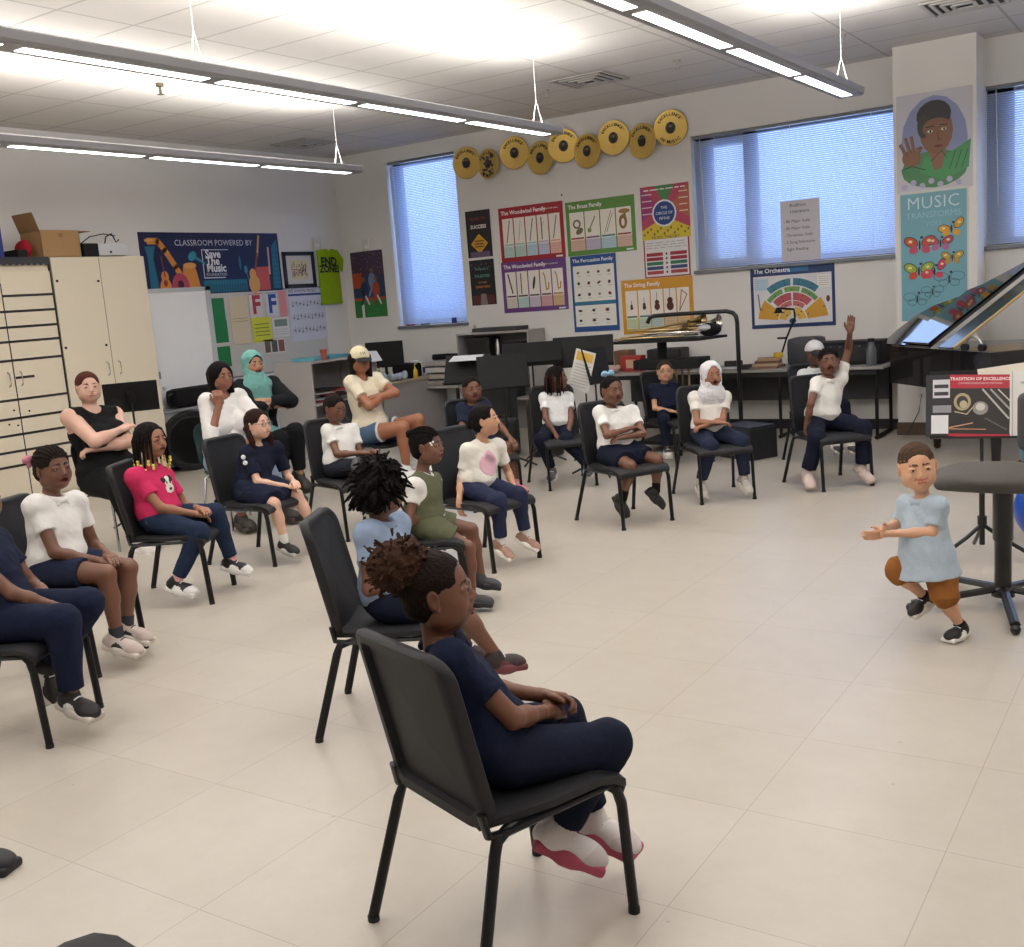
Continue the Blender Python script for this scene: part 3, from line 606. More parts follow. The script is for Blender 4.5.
def hand_prims(s, W, d, nrm, side, K, curl=.5, adult=False, spread=.12, thumb=.7):
    """W wrist, d hand direction, nrm palm normal (out of the palm), side +1 right hand"""
    L = (.125 if not adult else .125)*K; d = unit(d); nrm = unit(nrm-d*np.dot(nrm, d)); x = np.cross(d, nrm)*side   # x: towards the thumb
    R = np.array([x, d, -nrm]).T
    s.at(W, R, L)
    s.cap((0, -.10, 0), (0, .12, 0), .15, .14, k=.08)
    s.box((0, .27, 0), (.24, .27, .10), .09, k=.08)
    for i, (fx, ln) in enumerate(((.17, .40), (.06, .45), (-.06, .42), (-.17, .33))):
        a = curl*.9; sp = fx*spread*4
        p = np.array([fx, .50, 0]); ang = a*.6; 
        for sg, rr in ((.45, .060), (.32, .055), (.25, .048)):
            dr = np.array([sp*.5, math.cos(ang), -math.sin(ang)]); q = p+dr*ln*sg*1.0
            s.cap(p, q, rr, rr*.93, k=.018); p = q; ang += a
    p = np.array([.19, .12, -.02]); q = p+np.array([.17*thumb+.02, .20, -.07]); r = q+np.array([.04*thumb-.03*curl, .17, -.06*curl])
    s.cap(p, q, .085, .068, k=.06); s.cap(q, r, .066, .052, k=.02)
    s.at((0, 0, 0), np.eye(3), 1.)

def shoe(par, A, d, K, spec, step, adult=False):
    """spec: dict(col, sole, accent, kind)"""
    L = .165*K*(1.0 if not adult else .92); d = unit(d); R = frame(d)
    if abs(d[2]) > .9: R = frame(d, (0, 1, 0))
    SC = spec.get('size', 1.06)
    s = Sdf(); s.at(A, R, K*SC)
    kd = spec.get('kind', 'sneaker')
    z0 = -.062
    l0, l1 = -.048, .125
    s.ell((0, -.018, z0+.034), (.034, .038, .036), k=.02)
    s.ell((0, .045, z0+.030), (.034, .055, .028), k=.03)
    s.ell((0, .088, z0+.024), (.038, .042, .024), k=.03, m=1 if kd != 'plain' else 0)
    s.cap((0, -.01, z0+.03), (0, -.006, z0+.062 if kd != 'slip' else z0+.05), .031, .030, k=.02)
    if kd in ('sneaker', 'panda'):
        for x in (-1, 1):
            if SC < 1.15: s.ell((x*.026, .03, z0+.026), (.012, .03, .016), k=.004, m=2)
        s.ell((0, -.05, z0+.032), (.02, .012, .02), k=.006, m=1)
    s.cut((0, 0, z0+.010), (0, 0, -1))
    sh = to_mesh('shoe', [s.mesh(step)])
    cols = [spec['col'], spec.get('toe', spec['col']), spec.get('accent', spec['col'])]
    so = link('shoe', sh, [mat('shoe_'+c, c, .6, bump=.1) for c in cols], par)
    b = Sdf(); b.at(A, R, K*SC)
    b.box((0, .0, z0+.010), (.036, .052, .015), .011, k=.02); b.box((0, .07, z0+.010), (.041, .056, .014), .010, k=.03)
    link('sole', to_mesh('sole', [b.mesh(step)]), mat('sole_'+spec.get('sole', 'd8d5cf'), spec.get('sole', 'd8d5cf'), .6), so)
    if kd in ('sneaker', 'panda'):
        bb = B()
        for k in range(4):
            y = .03+k*.014; z = z0+.063-k*.0065
            bb.tube([np.array(A)+R @ (np.array(p)*K*SC) for p in ((-.02, y, z-.006), (0, y+.002, z), (.02, y, z-.006))], .0028*K, 5)
        bb.build('laces', cm(spec.get('lace', 'e6e6e6')), so)
    return so

def limb_dir(J, a, b): return unit(np.array(J[b])-np.array(J[a]))

def person(key, label, skinc, lips, hair, top, bottom, shoes, yaw=0, pitch=0, roll=0, mouth=.0, fat=1., hands=None, group=None, step=.009, hstep=.0055, feet=None, eyes=True, glasses=False, J=None, cat='person', socks=None, chub=.5, neckless=False, curl=.5, palm=None, toes=None, smile=0.):
    J = dict(J or POSES[key]); K = J['K']; hh = J['hh']; at = J['at']; adult = K > 1.25
    for k, v in list(J.items()):
        if isinstance(v, tuple) and k != 'at': J[k] = np.array(v, float)
    root = thing('person', label, cat, (at[0], at[1], 0), math.radians(at[2]), group)
    far = 1.0
    wk = K*fat; P, N, HC = J['P'], J['N'], J['HC']
    R = euler(yaw, pitch, roll)
    SMs = skin(skinc, lips)
    neckr = (.036 if not adult else .034)*K*(1+.3*(fat-1))
    # torso axes
    up = unit(N-P); rt = unit((J['RS']-J['LS'])*.5+(J['RH']-J['LH'])); fw = unit(np.cross(up, rt)); rt = np.cross(fw, up); TR = np.array([rt, fw, up]).T
    Lt = np.linalg.norm(N-P)
    def torso(s, g=0., m=0, lo=0, female=adult):
        s.at(P, TR, 1.)
        s.ell((0, .0, .02*K), (.118*wk+g, .092*wk+g, .085*K+g), k=.05, m=m)
        s.ell((0, .012, .12*K), (.100*wk+g, .080*wk+g, .10*K+g), k=.06, m=m)
        s.ell((0, .0, Lt-.12*K), (.112*wk+g, .078*wk+g, .105*K+g), k=.06, m=m)
        if female and 'bust' in top:
            for x in (-1, 1): s.ell((x*.055*K, .07*wk, Lt-.15*K), (.055*wk+g, .045*wk+g, .055*wk+g), k=.03, m=m)
        s.at((0, 0, 0), np.eye(3), 1.)
        nb = N+up*(-.01)
        for q in 'RL':
            s.cap(nb+(J[q+'S']-nb)*.2-up*.012, J[q+'S'], .034*wk+g, .034*wk+g, k=.035, m=m)
            s.cap(J[q+'S']-up*.0, P+up*(Lt-.16*K)+(J[q+'S']-N)*.5, .034*wk+g, .046*wk+g, k=.04, m=m)
    # ---------------- body
    s = Sdf(); torso(s)
    for q in 'RL':
        S_, E, Wr, Hp, Kn, An = (J[q+c] for c in 'SEWHKA')
        s.cap(S_, E, .036*wk, .027*wk, k=.02)
        s.cap(E, E+(Wr-E)*.35, .027*wk, .0265*wk, k=.015); s.cap(E+(Wr-E)*.3, Wr, .026*wk, .0175*K, k=.015)
        s.cap(Hp, Kn, .066*wk, .044*wk, k=.03)
        s.cap(Kn, Kn+(An-Kn)*.4, .041*wk, .041*wk, k=.02); s.cap(Kn+(An-Kn)*.35, An, .040*wk, .025*K, k=.02)
        cf = np.cross(unit(An-Kn), rt); s.ell(Kn+(An-Kn)*.32+cf*-.008, (.024*wk, .027*wk, .06*K), R=frame(rt, unit(An-Kn)), k=.02)
    s.cap(HC+R @ np.array([0, -.10, -.25])*hh, N+np.array([0, -.01, 0]), neckr, neckr*1.1, k=.03)
    parts = [s.mesh(step)]
    s = Sdf(); head_prims(s, N, HC, R, hh, mouth, True, chub, neckr, smile=smile); 
    parts.append(s.mesh(hstep))
    hs = min(.0040, hstep)
    for q, sg in (('R', 1), ('L', -1)):
        hd = (hands or {}).get(q)
        E, Wr = J[q+'E'], J[q+'W']
        d = unit(Wr-E); nrm = np.array([0, 0, -1.])
        cu = curl
        if hd:
            d = np.array(hd[0], float) if hd[0] is not None else d; nrm = np.array(hd[1], float)
            if len(hd) > 2: cu = hd[2]
        s = Sdf(); hand_prims(s, Wr, d, nrm, sg, K*(1 if not adult else .98), cu)
        s.cap(Wr+(E-Wr)*.25, Wr, .0215*K, .0175*K, k=.01)
        parts.append(s.mesh(hs if K*1 < 9 else hs))
    body = link('body', to_mesh('body', parts), SMs, root)
    # ---------------- eyes
    if eyes:
        for x in (-1, 1):
            b = B(); c = HC+R @ np.array([x*.152, .335, .012])*hh
            b.m(0).sphere(c, .047*hh, 12, 8)
            ci = HC+R @ np.array([x*.150, .364, .010])*hh; b.m(1).sphere(ci, .031*hh, 10, 6)
            b.build('eye', [EYEW, EYED], body, smooth=True)
            s = Sdf(); s.at(HC, R, hh)
            s.ell((x*.152, .338, .036), (.064, .052, .030), k=.004)
            link('eyelid', to_mesh('eyelid', [s.mesh(max(.0022, hstep*.5))]), [SMs[0]], body)
    if glasses:
        b = B()
        for x in (-1, 1):
            b.tube([HC+R @ np.array([x*.155+.095*math.cos(a), .415+.0*a, .0+.075*math.sin(a)])*hh for a in np.linspace(0, 2*PI, 17)], .0022, 5)
            b.tube([HC+R @ np.array(p)*hh for p in ((x*.25, .41, .02), (x*.37, .1, .02))], .0018, 5)
        b.tube([HC+R @ np.array(p)*hh for p in ((-.06, .42, .01), (.06, .42, .01))], .0018, 5)
        b.build('glasses', cm('6f625a', .3), root)
    # ---------------- clothes
    ctx = dict(J=J, K=K, wk=wk, P=P, N=N, HC=HC, R=R, TR=TR, up=up, fw=fw, rt=rt, hh=hh, Lt=Lt, root=root, step=step, torso=torso, body=body, adult=adult, hstep=hstep, fat=fat)
    if top: make_top(ctx, top)
    if bottom: make_bottom(ctx, bottom)
    for q, x in (('R', 1), ('L', -1)):
        An, Kn = J[q+'A'], J[q+'K']
        if toes and q in toes: d = unit(toes[q])
        else:
            t = unit(Kn-J[q+'H']); drop = -(An[2]-.074*K)*4.0
            d = unit(np.array([t[0], abs(t[1])+.3, 0.])+np.array([0, 0, np.clip(drop, -.9, 0)]))
        if shoes: shoe(root, An, d, K, shoes, min(step, .0048), adult)
        if socks:
            ks = unit(Kn-An)
            Sdf_s = Sdf().fcap(An-ks*.01, An+ks*socks[1], .031*K, .032*K, k=.004)
            link('sock', to_mesh('sock', [Sdf_s.mesh(step*.8)]), cloth(socks[0]), root)
    if hair: make_hair(ctx, hair)
    return root, ctx

def make_top(c, t):
    J, K, wk, N, P, up, fw, rt = (c[k] for k in ('J', 'K', 'wk', 'N', 'P', 'up', 'fw', 'rt'))
    g = t.get('g', .014); step = c['step']
    s = Sdf(); c['torso'](s, g)
    if t.get('long'): s.fcap(P+up*.16*K+fw*.01*K, P-up*.075*K+fw*.008, .105*wk+g, .162*wk+g, k=.03)
    elif t.get('name', 'shirt') == 'shirt' and not t.get('tank'): s.fcap(P+up*.13*K, P+up*.035*K+fw*.022*K, .086*wk+g, .098*wk+g, k=.03)
    if 'belly' in t: s.ell(P+up*.10*K+fw*.05*K, (.09*wk, t['belly']*K, .11*K), R=c['TR'], k=.05)
    s.ell(P+up*.055*K+fw*.012*K, (.124*wk+g, .104*wk+g, .075*K), R=c['TR'], k=.04)
    ln = t.get('sleeve', .55)
    for q in 'RL':
        S_, E, W = J[q+'S'], J[q+'E'], J[q+'W']
        if ln > 0:
            if ln <= 1:
                e = S_+(E-S_)*ln
                s.fcap(S_+(E-S_)*.05, e, .034*wk+g*.6, (.036-.009*ln)*wk+g*1.1, k=.015)
                s.cap(S_, S_+(E-S_)*.05, .033*wk+g*.6, k=.03)
            else:
                s.cap(S_, E, .036*wk+g, .03*wk+g, k=.02); e = E+(W-E)*(ln-1)
                s.fcap(E, e, .03*wk+g*.9, .024*wk+g*.9, k=.015)
    # neck opening and hem
    nk = t.get('neck', .05)
    HR = c['R']
    s.cap(N+up*(.022 if not t.get('collar') else .030)*K+fw*.012, N+up*.12*K+fw*.03, nk*K*.92, nk*K*1.2, k=.008, sub=1)
    if t.get('vneck'): s.cap(N+up*.03*K+fw*.06*K, N-up*.03*K+fw*.10*K, .03*K, .012*K, k=.006, sub=1)
    if t.get('tank'):
        for q in 'RL': s.ell(J[q+'S']+(J[q+'S']-N)*.35, (.055*K*1.1, .10*K, .085*K), k=.01, sub=1)
    hem = t.get('hem', .0)
    s.cut(P+up*hem*K, -up)
    s.noise = (t.get('wr', .0032), 44., 3)
    cols = [cloth(t['col'])]
    o = link(t.get('name', 'shirt'), to_mesh('shirt', [s.mesh(step*.85)]), cols, c['root'])
    if t.get('collar'):
        b = Sdf()
        for a0 in range(-150, 151, 15):
            a = math.radians(a0); a2 = math.radians(a0+15)
            f = lambda a: N+up*(.010-.012*math.cos(a))*K+fw*(.050*math.cos(a)+.003)*K+rt*.050*math.sin(a)*K
            if a0 < 150: b.cap(f(a), f(a2), .012*K, k=.01)
        for x in (-1, 1):
            p = N-up*.004*K+fw*.052*K+rt*.012*x*K
            b.cap(p, p+rt*x*.022*K-up*.018*K+fw*.006*K, .010*K, .007*K, k=.01)
        link('collar', to_mesh('collar', [b.mesh(step*.6)]), cloth(t['collar']), o)
    if t.get('print'):
        # transfer print lying on the chest of the shirt
        pc, ps, kind = t['print']; ch = P+up*(c['Lt']-t.get('pz', .14)*K)
        L = {'round': [(0, 0, 1, 1, 0), (0, .55, .6, .6, 0)],
             'cow': [(0, .1, .62, .85, 0), (0, -.5, .75, .5, 0), (.62, .55, .34, .3, 1), (-.62, .55, .34, .3, 1), (.28, .22, .2, .24, 1), (-.28, .22, .2, .24, 1), (0, -.5, .32, .2, 1)]}[kind]
        for lay, mm in ((0, pc), (1, '17120f')):
            for x, z, rx, rz, w_ in [q for q in L if q[4] == lay]:
                p2 = Sdf(); p2.P = list(s.P); p2.noise = s.noise; p2.cuts = list(s.cuts); p2.off = .0022+.0012*lay
                p2.ell(ch+rt*x*ps*K+up*z*ps*K+fw*.12, (rx*ps*K, .10, rz*ps*K), R=c['TR'], k=.002, sub=2)
                link('print', to_mesh('print', [p2.mesh(step*.85)]), [mat('print_'+mm, mm, .8)]*1, o)
    if t.get('shoulder_print'):
        b = B()
        for q in 'R':
            S_, E = J[q+'S'], J[q+'E']; d = unit(E-S_); out = unit(np.cross(d, fw)); out = rt if np.dot(out, rt) < 0 else out
            for k in range(2):
                p = S_+d*(.035+.045*k)*K+rt*(.036*wk+g)
                b.sphere(p+rt*.006, (.010*K, .022*K, .018*K), 10, 6)
        b.build('sleeve_logo', cloth('e6e6e6'), o)
    if t.get('jacket'):
        jc = Sdf(); c['torso'](jc, g+.012)
        for q in 'RL':
            S_, E, W = J[q+'S'], J[q+'E'], J[q+'W']
            jc.cap(S_, E, .036*wk+g+.01, .032*wk+g+.008, k=.02); jc.fcap(E, E+(W-E)*.92, .03*wk+g+.006, .024*wk+g, k=.015)
        jc.ell(P+up*.2*K+fw*.12*K, (.045*K, .09*K, .3*K), R=c['TR'], k=.01, sub=1)
        jc.cap(N+up*.02*K+fw*.03, N+up*.12*K, .055*K, .07*K, k=.008, sub=1)
        jc.cut(P+up*-.05*K, -up); jc.noise = (.003, 40., 8)
        link('jacket', to_mesh('jacket', [jc.mesh(step*.85)]), cloth(t['jacket']), c['root'])

def make_bottom(c, t):
    J, K, wk, N, P, up, fw, rt = (c[k] for k in ('J', 'K', 'wk', 'N', 'P', 'up', 'fw', 'rt'))
    g = t.get('g', .013); kind = t['kind']; step = c['step']; s = Sdf()
    s.at(P, c['TR'], 1.); s.ell((0, .004, .01*K), (.122*wk+g*.8, .102*wk+g*.8, .085*K+g*.5), k=.04); s.at((0, 0, 0), np.eye(3), 1.)
    s.ell(P+up*.06*K, (.106*wk+g*.5, .085*wk+g*.5, .04*K), R=c['TR'], k=.03)
    for q in 'RL':
        Hp, Kn, An = J[q+'H'], J[q+'K'], J[q+'A']; u = unit(Kn-Hp)
        if kind == 'pants':
            s.cap(Hp, Kn, .068*wk+g, .047*wk+g, k=.03)
            s.ell(Kn, (.052*wk+g,)*3, k=.02)
            fl_ = t.get('flare', 0); e = Kn+(An-Kn)*t.get('len', .92)
            s.cap(Kn, Kn+(An-Kn)*.3, .046*wk+g, .042*wk+g, k=.02)
            s.fcap(Kn+(An-Kn)*.12, e, .046*wk+g, (.031+fl_)*wk+g, k=.02)
        elif kind == 'shorts':
            e = Hp+(Kn-Hp)*t.get('len', .7)
            s.cap(Hp, Hp+(e-Hp)*.3, .068*wk+g, k=.03); s.fcap(Hp, e, .068*wk+g, (.055)*wk+g*1.3, k=.02)
            if t.get('len', .7) > 1: s.cap(Hp, Kn, .062*wk+g, .050*wk+g, k=.03); s.fcap(Kn, Kn+(An-Kn)*.22, .05*wk+g, .05*wk+g, k=.02)
        elif kind == 'skirt':
            e = Hp+(Kn-Hp)*t.get('len', .75)
            s.cap(Hp, Hp+(e-Hp)*.3, .068*wk+g, k=.03); s.fcap(Hp, e, .068*wk+g, .060*wk+g, k=.07)
    if kind == 'skirt':
        ml = t.get('len', .75); a = (J['RH']+J['LH'])/2; b2 = (J['RK']+J['LK'])/2; e = a+(b2-a)*ml
        s.fcap(a, e, .06*wk+g, .052*wk+g, k=.07)
        for w_ in (.35, -.35):
            s.fcap(a+(J['RH']-J['LH'])*w_, e+(J['RK']-J['LK'])*w_, .06*wk+g, .052*wk+g, k=.06)
    s.noise = (t.get('wr', .0025), 34., 9)
    o = link({'pants': 'trousers', 'shorts': 'shorts', 'skirt': 'skirt'}[kind], to_mesh('bottom', [s.mesh(step*.9)]), cloth(t['col']), c['root'])
    if t.get('cuff'):
        b = Sdf()
        for q in 'RL':
            Hp, Kn = J[q+'H'], J[q+'K']; e = Hp+(Kn-Hp)*t.get('len', .7); b.fcap(e-unit(Kn-Hp)*.012, e+unit(Kn-Hp)*.006, .060*wk+g*1.3, .060*wk+g*1.3, k=.004)
        link('frayed_hem', to_mesh('frayed_hem', [b.mesh(step)]), cloth(t['cuff']), o)

def hairmat(c): return mat('hair_'+c, c, .8, bump=.8, bscale=120, var=.35, vscale=60, spec=.15)
def make_hair(c, h):
    HC, R, hh, K, root, N = c['HC'], c['R'], c['hh'], c['K'], c['root'], c['N']
    st = h['style']; col = h.get('col', '15100e'); step = c['hstep']
    rg = np.random.RandomState(abs(hash(st)) % 1000 if False else len(st)*7+int(K*100))
    def scalp(s, t=.02, line=.0, back=-.25, k=.02):
        """hair shell: everything of the skull above/behind the hairline"""
        s.at(HC, R, hh)
        s.ell((0, -.07, .125), (.355+t, .42+t, .375+t), k=.02)
        s.ell((0, -.14, -.08), (.345+t, .32+t, .30), k=.06)
        s.ell((0, .36+line, -.16), (.34, .28, .40), k=.03, sub=1)       # face opening
        s.ell((0, .47+line, .12), (.31, .30, .25), k=.03, sub=1)
        for x in (-1, 1): s.ell((x*.39, .15, -.21), (.12, .17, .24), k=.02, sub=1)
        s.cut(HC+R @ np.array([0, 0, back])*hh, R @ np.array([0, .35, -1.])) if False else None
        s.ell((0, -.05, -.62+(back+.25)), (.6, .8, .30), k=.02, sub=1)
        s.at((0, 0, 0), np.eye(3), 1.)
    Hp = lambda *p: HC+R @ np.array(p, float)*hh
    s = Sdf()
    if st == 'short':
        scalp(s, h.get('t', .018), .02); s.noise = (.0012, 300., 2)
        o = link('hair', to_mesh('hair', [s.mesh(step*.8)]), hairmat(col), root); s = Sdf()
    if st in ('puff', 'bun', 'pony', 'bob', 'braids', 'locs', 'curly', 'back', 'cornrow'):
        if st == 'curly':
            s.at(HC, R, hh); s.ell((0, -.10, .14), (.46, .50, .45), k=.02); s.ell((0, -.2, -.12), (.42, .38, .34), k=.1)
            s.ell((0, .50, -.14), (.32, .30, .42), k=.03, sub=1); s.at((0, 0, 0), np.eye(3), 1.)
            s.noise = (.014, 85., 4)
        elif st == 'cornrow':
            scalp(s, .022, 0); s.noise = (.002, 260., 2)
        else:
            scalp(s, h.get('t', .025), h.get('line', 0)); s.noise = (.0016, 120., 2)
        if h.get('line2'): s.at(HC, R, hh); s.ell((0, .40, .2), (.30, .30, .22), k=.03, sub=1); s.at((0, 0, 0), np.eye(3), 1.)
        if st == 'bob':
            s.at(HC, R, hh); s.ell((0, -.10, .05), (.43, .47, .44), k=.05)
            for x in (-1, 1):
                s.cap((x*.34, -.02, .1), (x*.36, .02, -.62), .12, .11, k=.08); s.cap((x*.22, -.28, .05), (x*.24, -.24, -.62), .17, .13, k=.08)
            s.cap((0, -.33, .05), (0, -.30, -.6), .16, .13, k=.08)
            s.ell((0, .40, -.16), (.29, .34, .42), k=.03, sub=1); s.at((0, 0, 0), np.eye(3), 1.)
        if st == 'puff':
            pp = h.get('pos', (0, -.38, .42)); pr_ = h.get('r', .30)
            s.at(HC, R, hh); s.cap((0, -.25, .33), pp, .16, .18, k=.08); s.at((0, 0, 0), np.eye(3), 1.)
        if st == 'pony':
            s.at(HC, R, hh)
            for x in h.get('sides', (-1, 1)):
                s.cap((x*.30, -.20, .02), (x*.42, -.14, -.10), .09, .10, k=.04); s.cap((x*.42, -.14, -.10), (x*.44, .06, -.55), .10, .10, k=.03)
                s.cap((x*.44, .06, -.55), (x*.40, .10, -1.15), .10, .035, k=.03)
            s.at((0, 0, 0), np.eye(3), 1.)
        if st == 'back':
            s.at(HC, R, hh); s.ell((0, -.50, h.get('bz', -.02)), (.17, .13, .17), k=.04)
            if h.get('tail'): s.cap((0, -.50, -.05), (0.02, -.56, -.75), .12, .04, k=.04)
            s.at((0, 0, 0), np.eye(3), 1.)
    if st != 'short': o = None
    if len(s.P): o = link('hair', to_mesh('hair', [s.mesh(step*.8)]), hairmat(col), root)
    if st == 'puff':
        q = Sdf(); q.at(HC, R, hh); pp = h.get('pos', (0, -.38, .42)); pr_ = h.get('r', .30)
        q.ell(pp, (pr_*1.05, pr_*1.1, pr_*.9), k=.02)
        for k in range(260):
            v = unit(rg.randn(3)); p = np.array(pp)+v*pr_*np.array([1.05, 1.1, .9])*.92; e = p+v*pr_*(.06+.24*rg.rand())+rg.randn(3)*.04; q.cap(p, e, .022, .008, k=.010)
        q.noise = (.004, 230., 6); link('hair_puff', to_mesh('hair_puff', [q.mesh(.003)]), hairmat(h.get('pcol', col)), o)
    if st == 'bun':
        q = Sdf(); q.at(HC, R, hh); pp = h.get('pos', (0, -.45, .30)); q.ell(pp, (.13, .13, .13), k=.02)
        for k in range(14):
            v = unit(rg.randn(3)); q.ell(np.array(pp)+v*.10, (.05, .05, .05), k=.01)
        q.at((0, 0, 0), np.eye(3), 1.)
        link('hair_bun', to_mesh('hair_bun', [q.mesh(step*.7)]), hairmat(col), o)
        if h.get('bead'):
            b = B()
            for p in ((.26, .28, .13), (.29, .24, .05), (.30, .22, .10)): b.sphere(Hp(*p), .030*hh, 8, 6)
            b.build('hair_beads', cm('e9e9ee', .3), o)
    if st in ('cornrow', 'bun') or h.get('rows'):
        b = B()
        for k in range(-4, 5):
            x = k*.075; pts = []
            for a in np.linspace(.35, 2.5, 12):
                y = -.07+(.42+.028)*math.cos(a); z = .125+(.375+.028)*math.sin(a); xx = x*math.sin(a)**.5*1.15
                w = math.sqrt(max(0, 1-(xx/.385)**2)); pts.append(Hp(xx, -.07+(y+.07)*w, .125+(z-.125)*w))
            b.tube(pts, .020*hh, 6)
        b.build('braid_rows', hairmat(col), o)
    if st == 'curly':
        b = Sdf(); b.at(HC, R, hh)
        for k in range(150):
            v = unit(rg.randn(3)*np.array([1, 1, 1])); 
            if v[1] > .55 and v[2] < .45: continue
            if v[2] < -.75: continue
            p = np.array([0, -.12, .10])+v*np.array([.40, .44, .40]); L = .10+.12*rg.rand(); d = unit(v+np.array([0, 0, -.55])+rg.randn(3)*.35)
            m_ = p+v*.10+d*L*.5; b.cap(p, m_, .036, .032, k=.008); b.cap(m_, m_+d*L*.7+np.array([0, 0, -.05]), .032, .018, k=.008)
        link('twists', to_mesh('twists', [b.mesh(.004)]), hairmat(col), o)
    if st == 'locs':
        b = Sdf(); b.at(HC, R, hh); b2 = Sdf(); b2.at(HC, R, hh)
        for k in range(54):
            a = rg.uniform(.15*PI, 1.85*PI)+PI/2+0; 
            a = PI/2+rg.uniform(.22, 1.78)*PI; x, y = math.cos(a)*.37, math.sin(a)*.41-.06
            if k % 3 == 0: x *= .6; y *= .8
            z0 = .30+rg.rand()*.12; z1 = h.get('low', -.55)-rg.rand()*.25
            tgt = b2 if (k % 4 == 0) else b
            p = np.array([x*.75, y*.75, z0]); q = np.array([x*1.15, y*1.12, .02]); r = np.array([x*1.2+rg.randn()*.03, y*1.15+rg.randn()*.03, z1])
            tgt.cap(p, q, .040, .042, k=.01); tgt.cap(q, r, .042, .026, k=.01)
        link('locs', to_mesh('locs', [b.mesh(.005)]), hairmat(col), o); link('locs_tinted', to_mesh('locs', [b2.mesh(.005)]), hairmat(h.get('tint', '4a2418')), o)
    if st == 'braids':
        b = Sdf(); b.at(HC, R, hh)
        bd = B()
        for k in range(20):
            a = PI/2+(.26+1.48*k/19)*PI; x, y = math.cos(a)*.40, math.sin(a)*.44-.06
            L = -.50-.12*(k % 3)
            p = np.array([x*.8, y*.8, .30]); q = np.array([x*1.08, y*1.06, .0]); r = np.array([x*1.2, y*1.1+.02, L])
            b.cap(p, q, .045, .045, k=.02); b.cap(q, r, .045, .03, k=.01)
            for j in range(2): bd.sphere(Hp(*(r+np.array([0, 0, -.05-.09*j]))), (.045*hh, .045*hh, .05*hh), 8, 6)
        link('braids', to_mesh('braids', [b.mesh(.005)]), hairmat(col), o); bd.build('hair_beads', cm(h.get('bead', 'e9dc5a'), .3), o)
    if h.get('bow'):
        bc, bp = h['bow']; q = Sdf(); q.at(HC, R, hh)
        for x in (-1, 1):
            q.ell(np.array(bp)+np.array([x*.14, 0, .03]), (.13, .05, .09), R=euler(0, 0, x*20), k=.03); q.ell(np.array(bp)+np.array([x*.09, 0, -.09]), (.06, .035, .10), R=euler(0, 0, -x*35), k=.02)
        q.ell(bp, (.05, .06, .05), k=.01); q.noise = (.003, 90., 3)
        link('hair_bow', to_mesh('hair_bow', [q.mesh(step*.7)]), cloth(bc), o if o else root)
    if st == 'hijab':
        q = Sdf(); q.at(HC, R, hh)
        q.ell((0, -.06, .12), (.405, .46, .425), k=.02); q.ell((0, -.04, -.22), (.39, .42, .36), k=.12)
        q.ell((0, .36, -.05), (.265, .36, .40), k=.03, sub=1)
        q.ell((0, .0, -.58), (.30, .28, .15), k=.12)
        q.at((0, 0, 0), np.eye(3), 1.)
        up, fw, rt = c['up'], c['fw'], c['rt']; d = h.get('drape', .10); wkk = K
        q.ell(N+fw*.01, (.115*K, .085*K, .055*K), k=.07); q.ell(N-up*(d*.5*K)+fw*.060*wkk, (.095*K, .035*K, d*K), R=c['TR'], k=.06)
        q.noise = (.0035, 60., 11)
        o = link('headscarf', to_mesh('headscarf', [q.mesh(step*.9)]), cloth(col), root)
        if h.get('under'):
            u = Sdf(); u.at(HC, R, hh); u.ell((0, -.05, .12), (.375, .44, .395), k=.02); u.ell((0, .37, -.10), (.27, .36, .40), k=.03, sub=1); u.cut((0, 0, -.05), (0, 0, -1))
            link('under_scarf', to_mesh('under_scarf', [u.mesh(step)]), cloth(h['under']), o)
    if h.get('cap'):
        cc, bc = h['cap']; q = Sdf(); q.at(HC, R, hh)
        q.ell((0, -.06, .14), (.40, .46, .42), k=.02, m=0); q.ell((0, .42, -.25), (.6, .42, .40), k=.02, sub=1); q.cut((0, 0, .10), (0, 0.0, -1))
        co = link('cap', to_mesh('cap', [q.mesh(step*.8)]), cloth(cc), root)
        q = Sdf(); q.at(HC, R @ euler(0, h.get('brim', -14), 0), hh); q.ell((0, .42, .15), (.34, .34, .022), k=.01); q.cut((0, .30, 0), (0, -1, 0))
        link('brim', to_mesh('brim', [q.mesh(step*.6)]), cloth(bc), co)
        if h.get('logo'):
            b = B()
            for x in (-.08, 0, .08): b.tube([Hp(x-.03, .405-abs(x)*.2, .27), Hp(x+.01, .385-abs(x)*.2, .38)], .012*hh, 5)
            b.build('cap_logo', cm('2a2a33'), co)
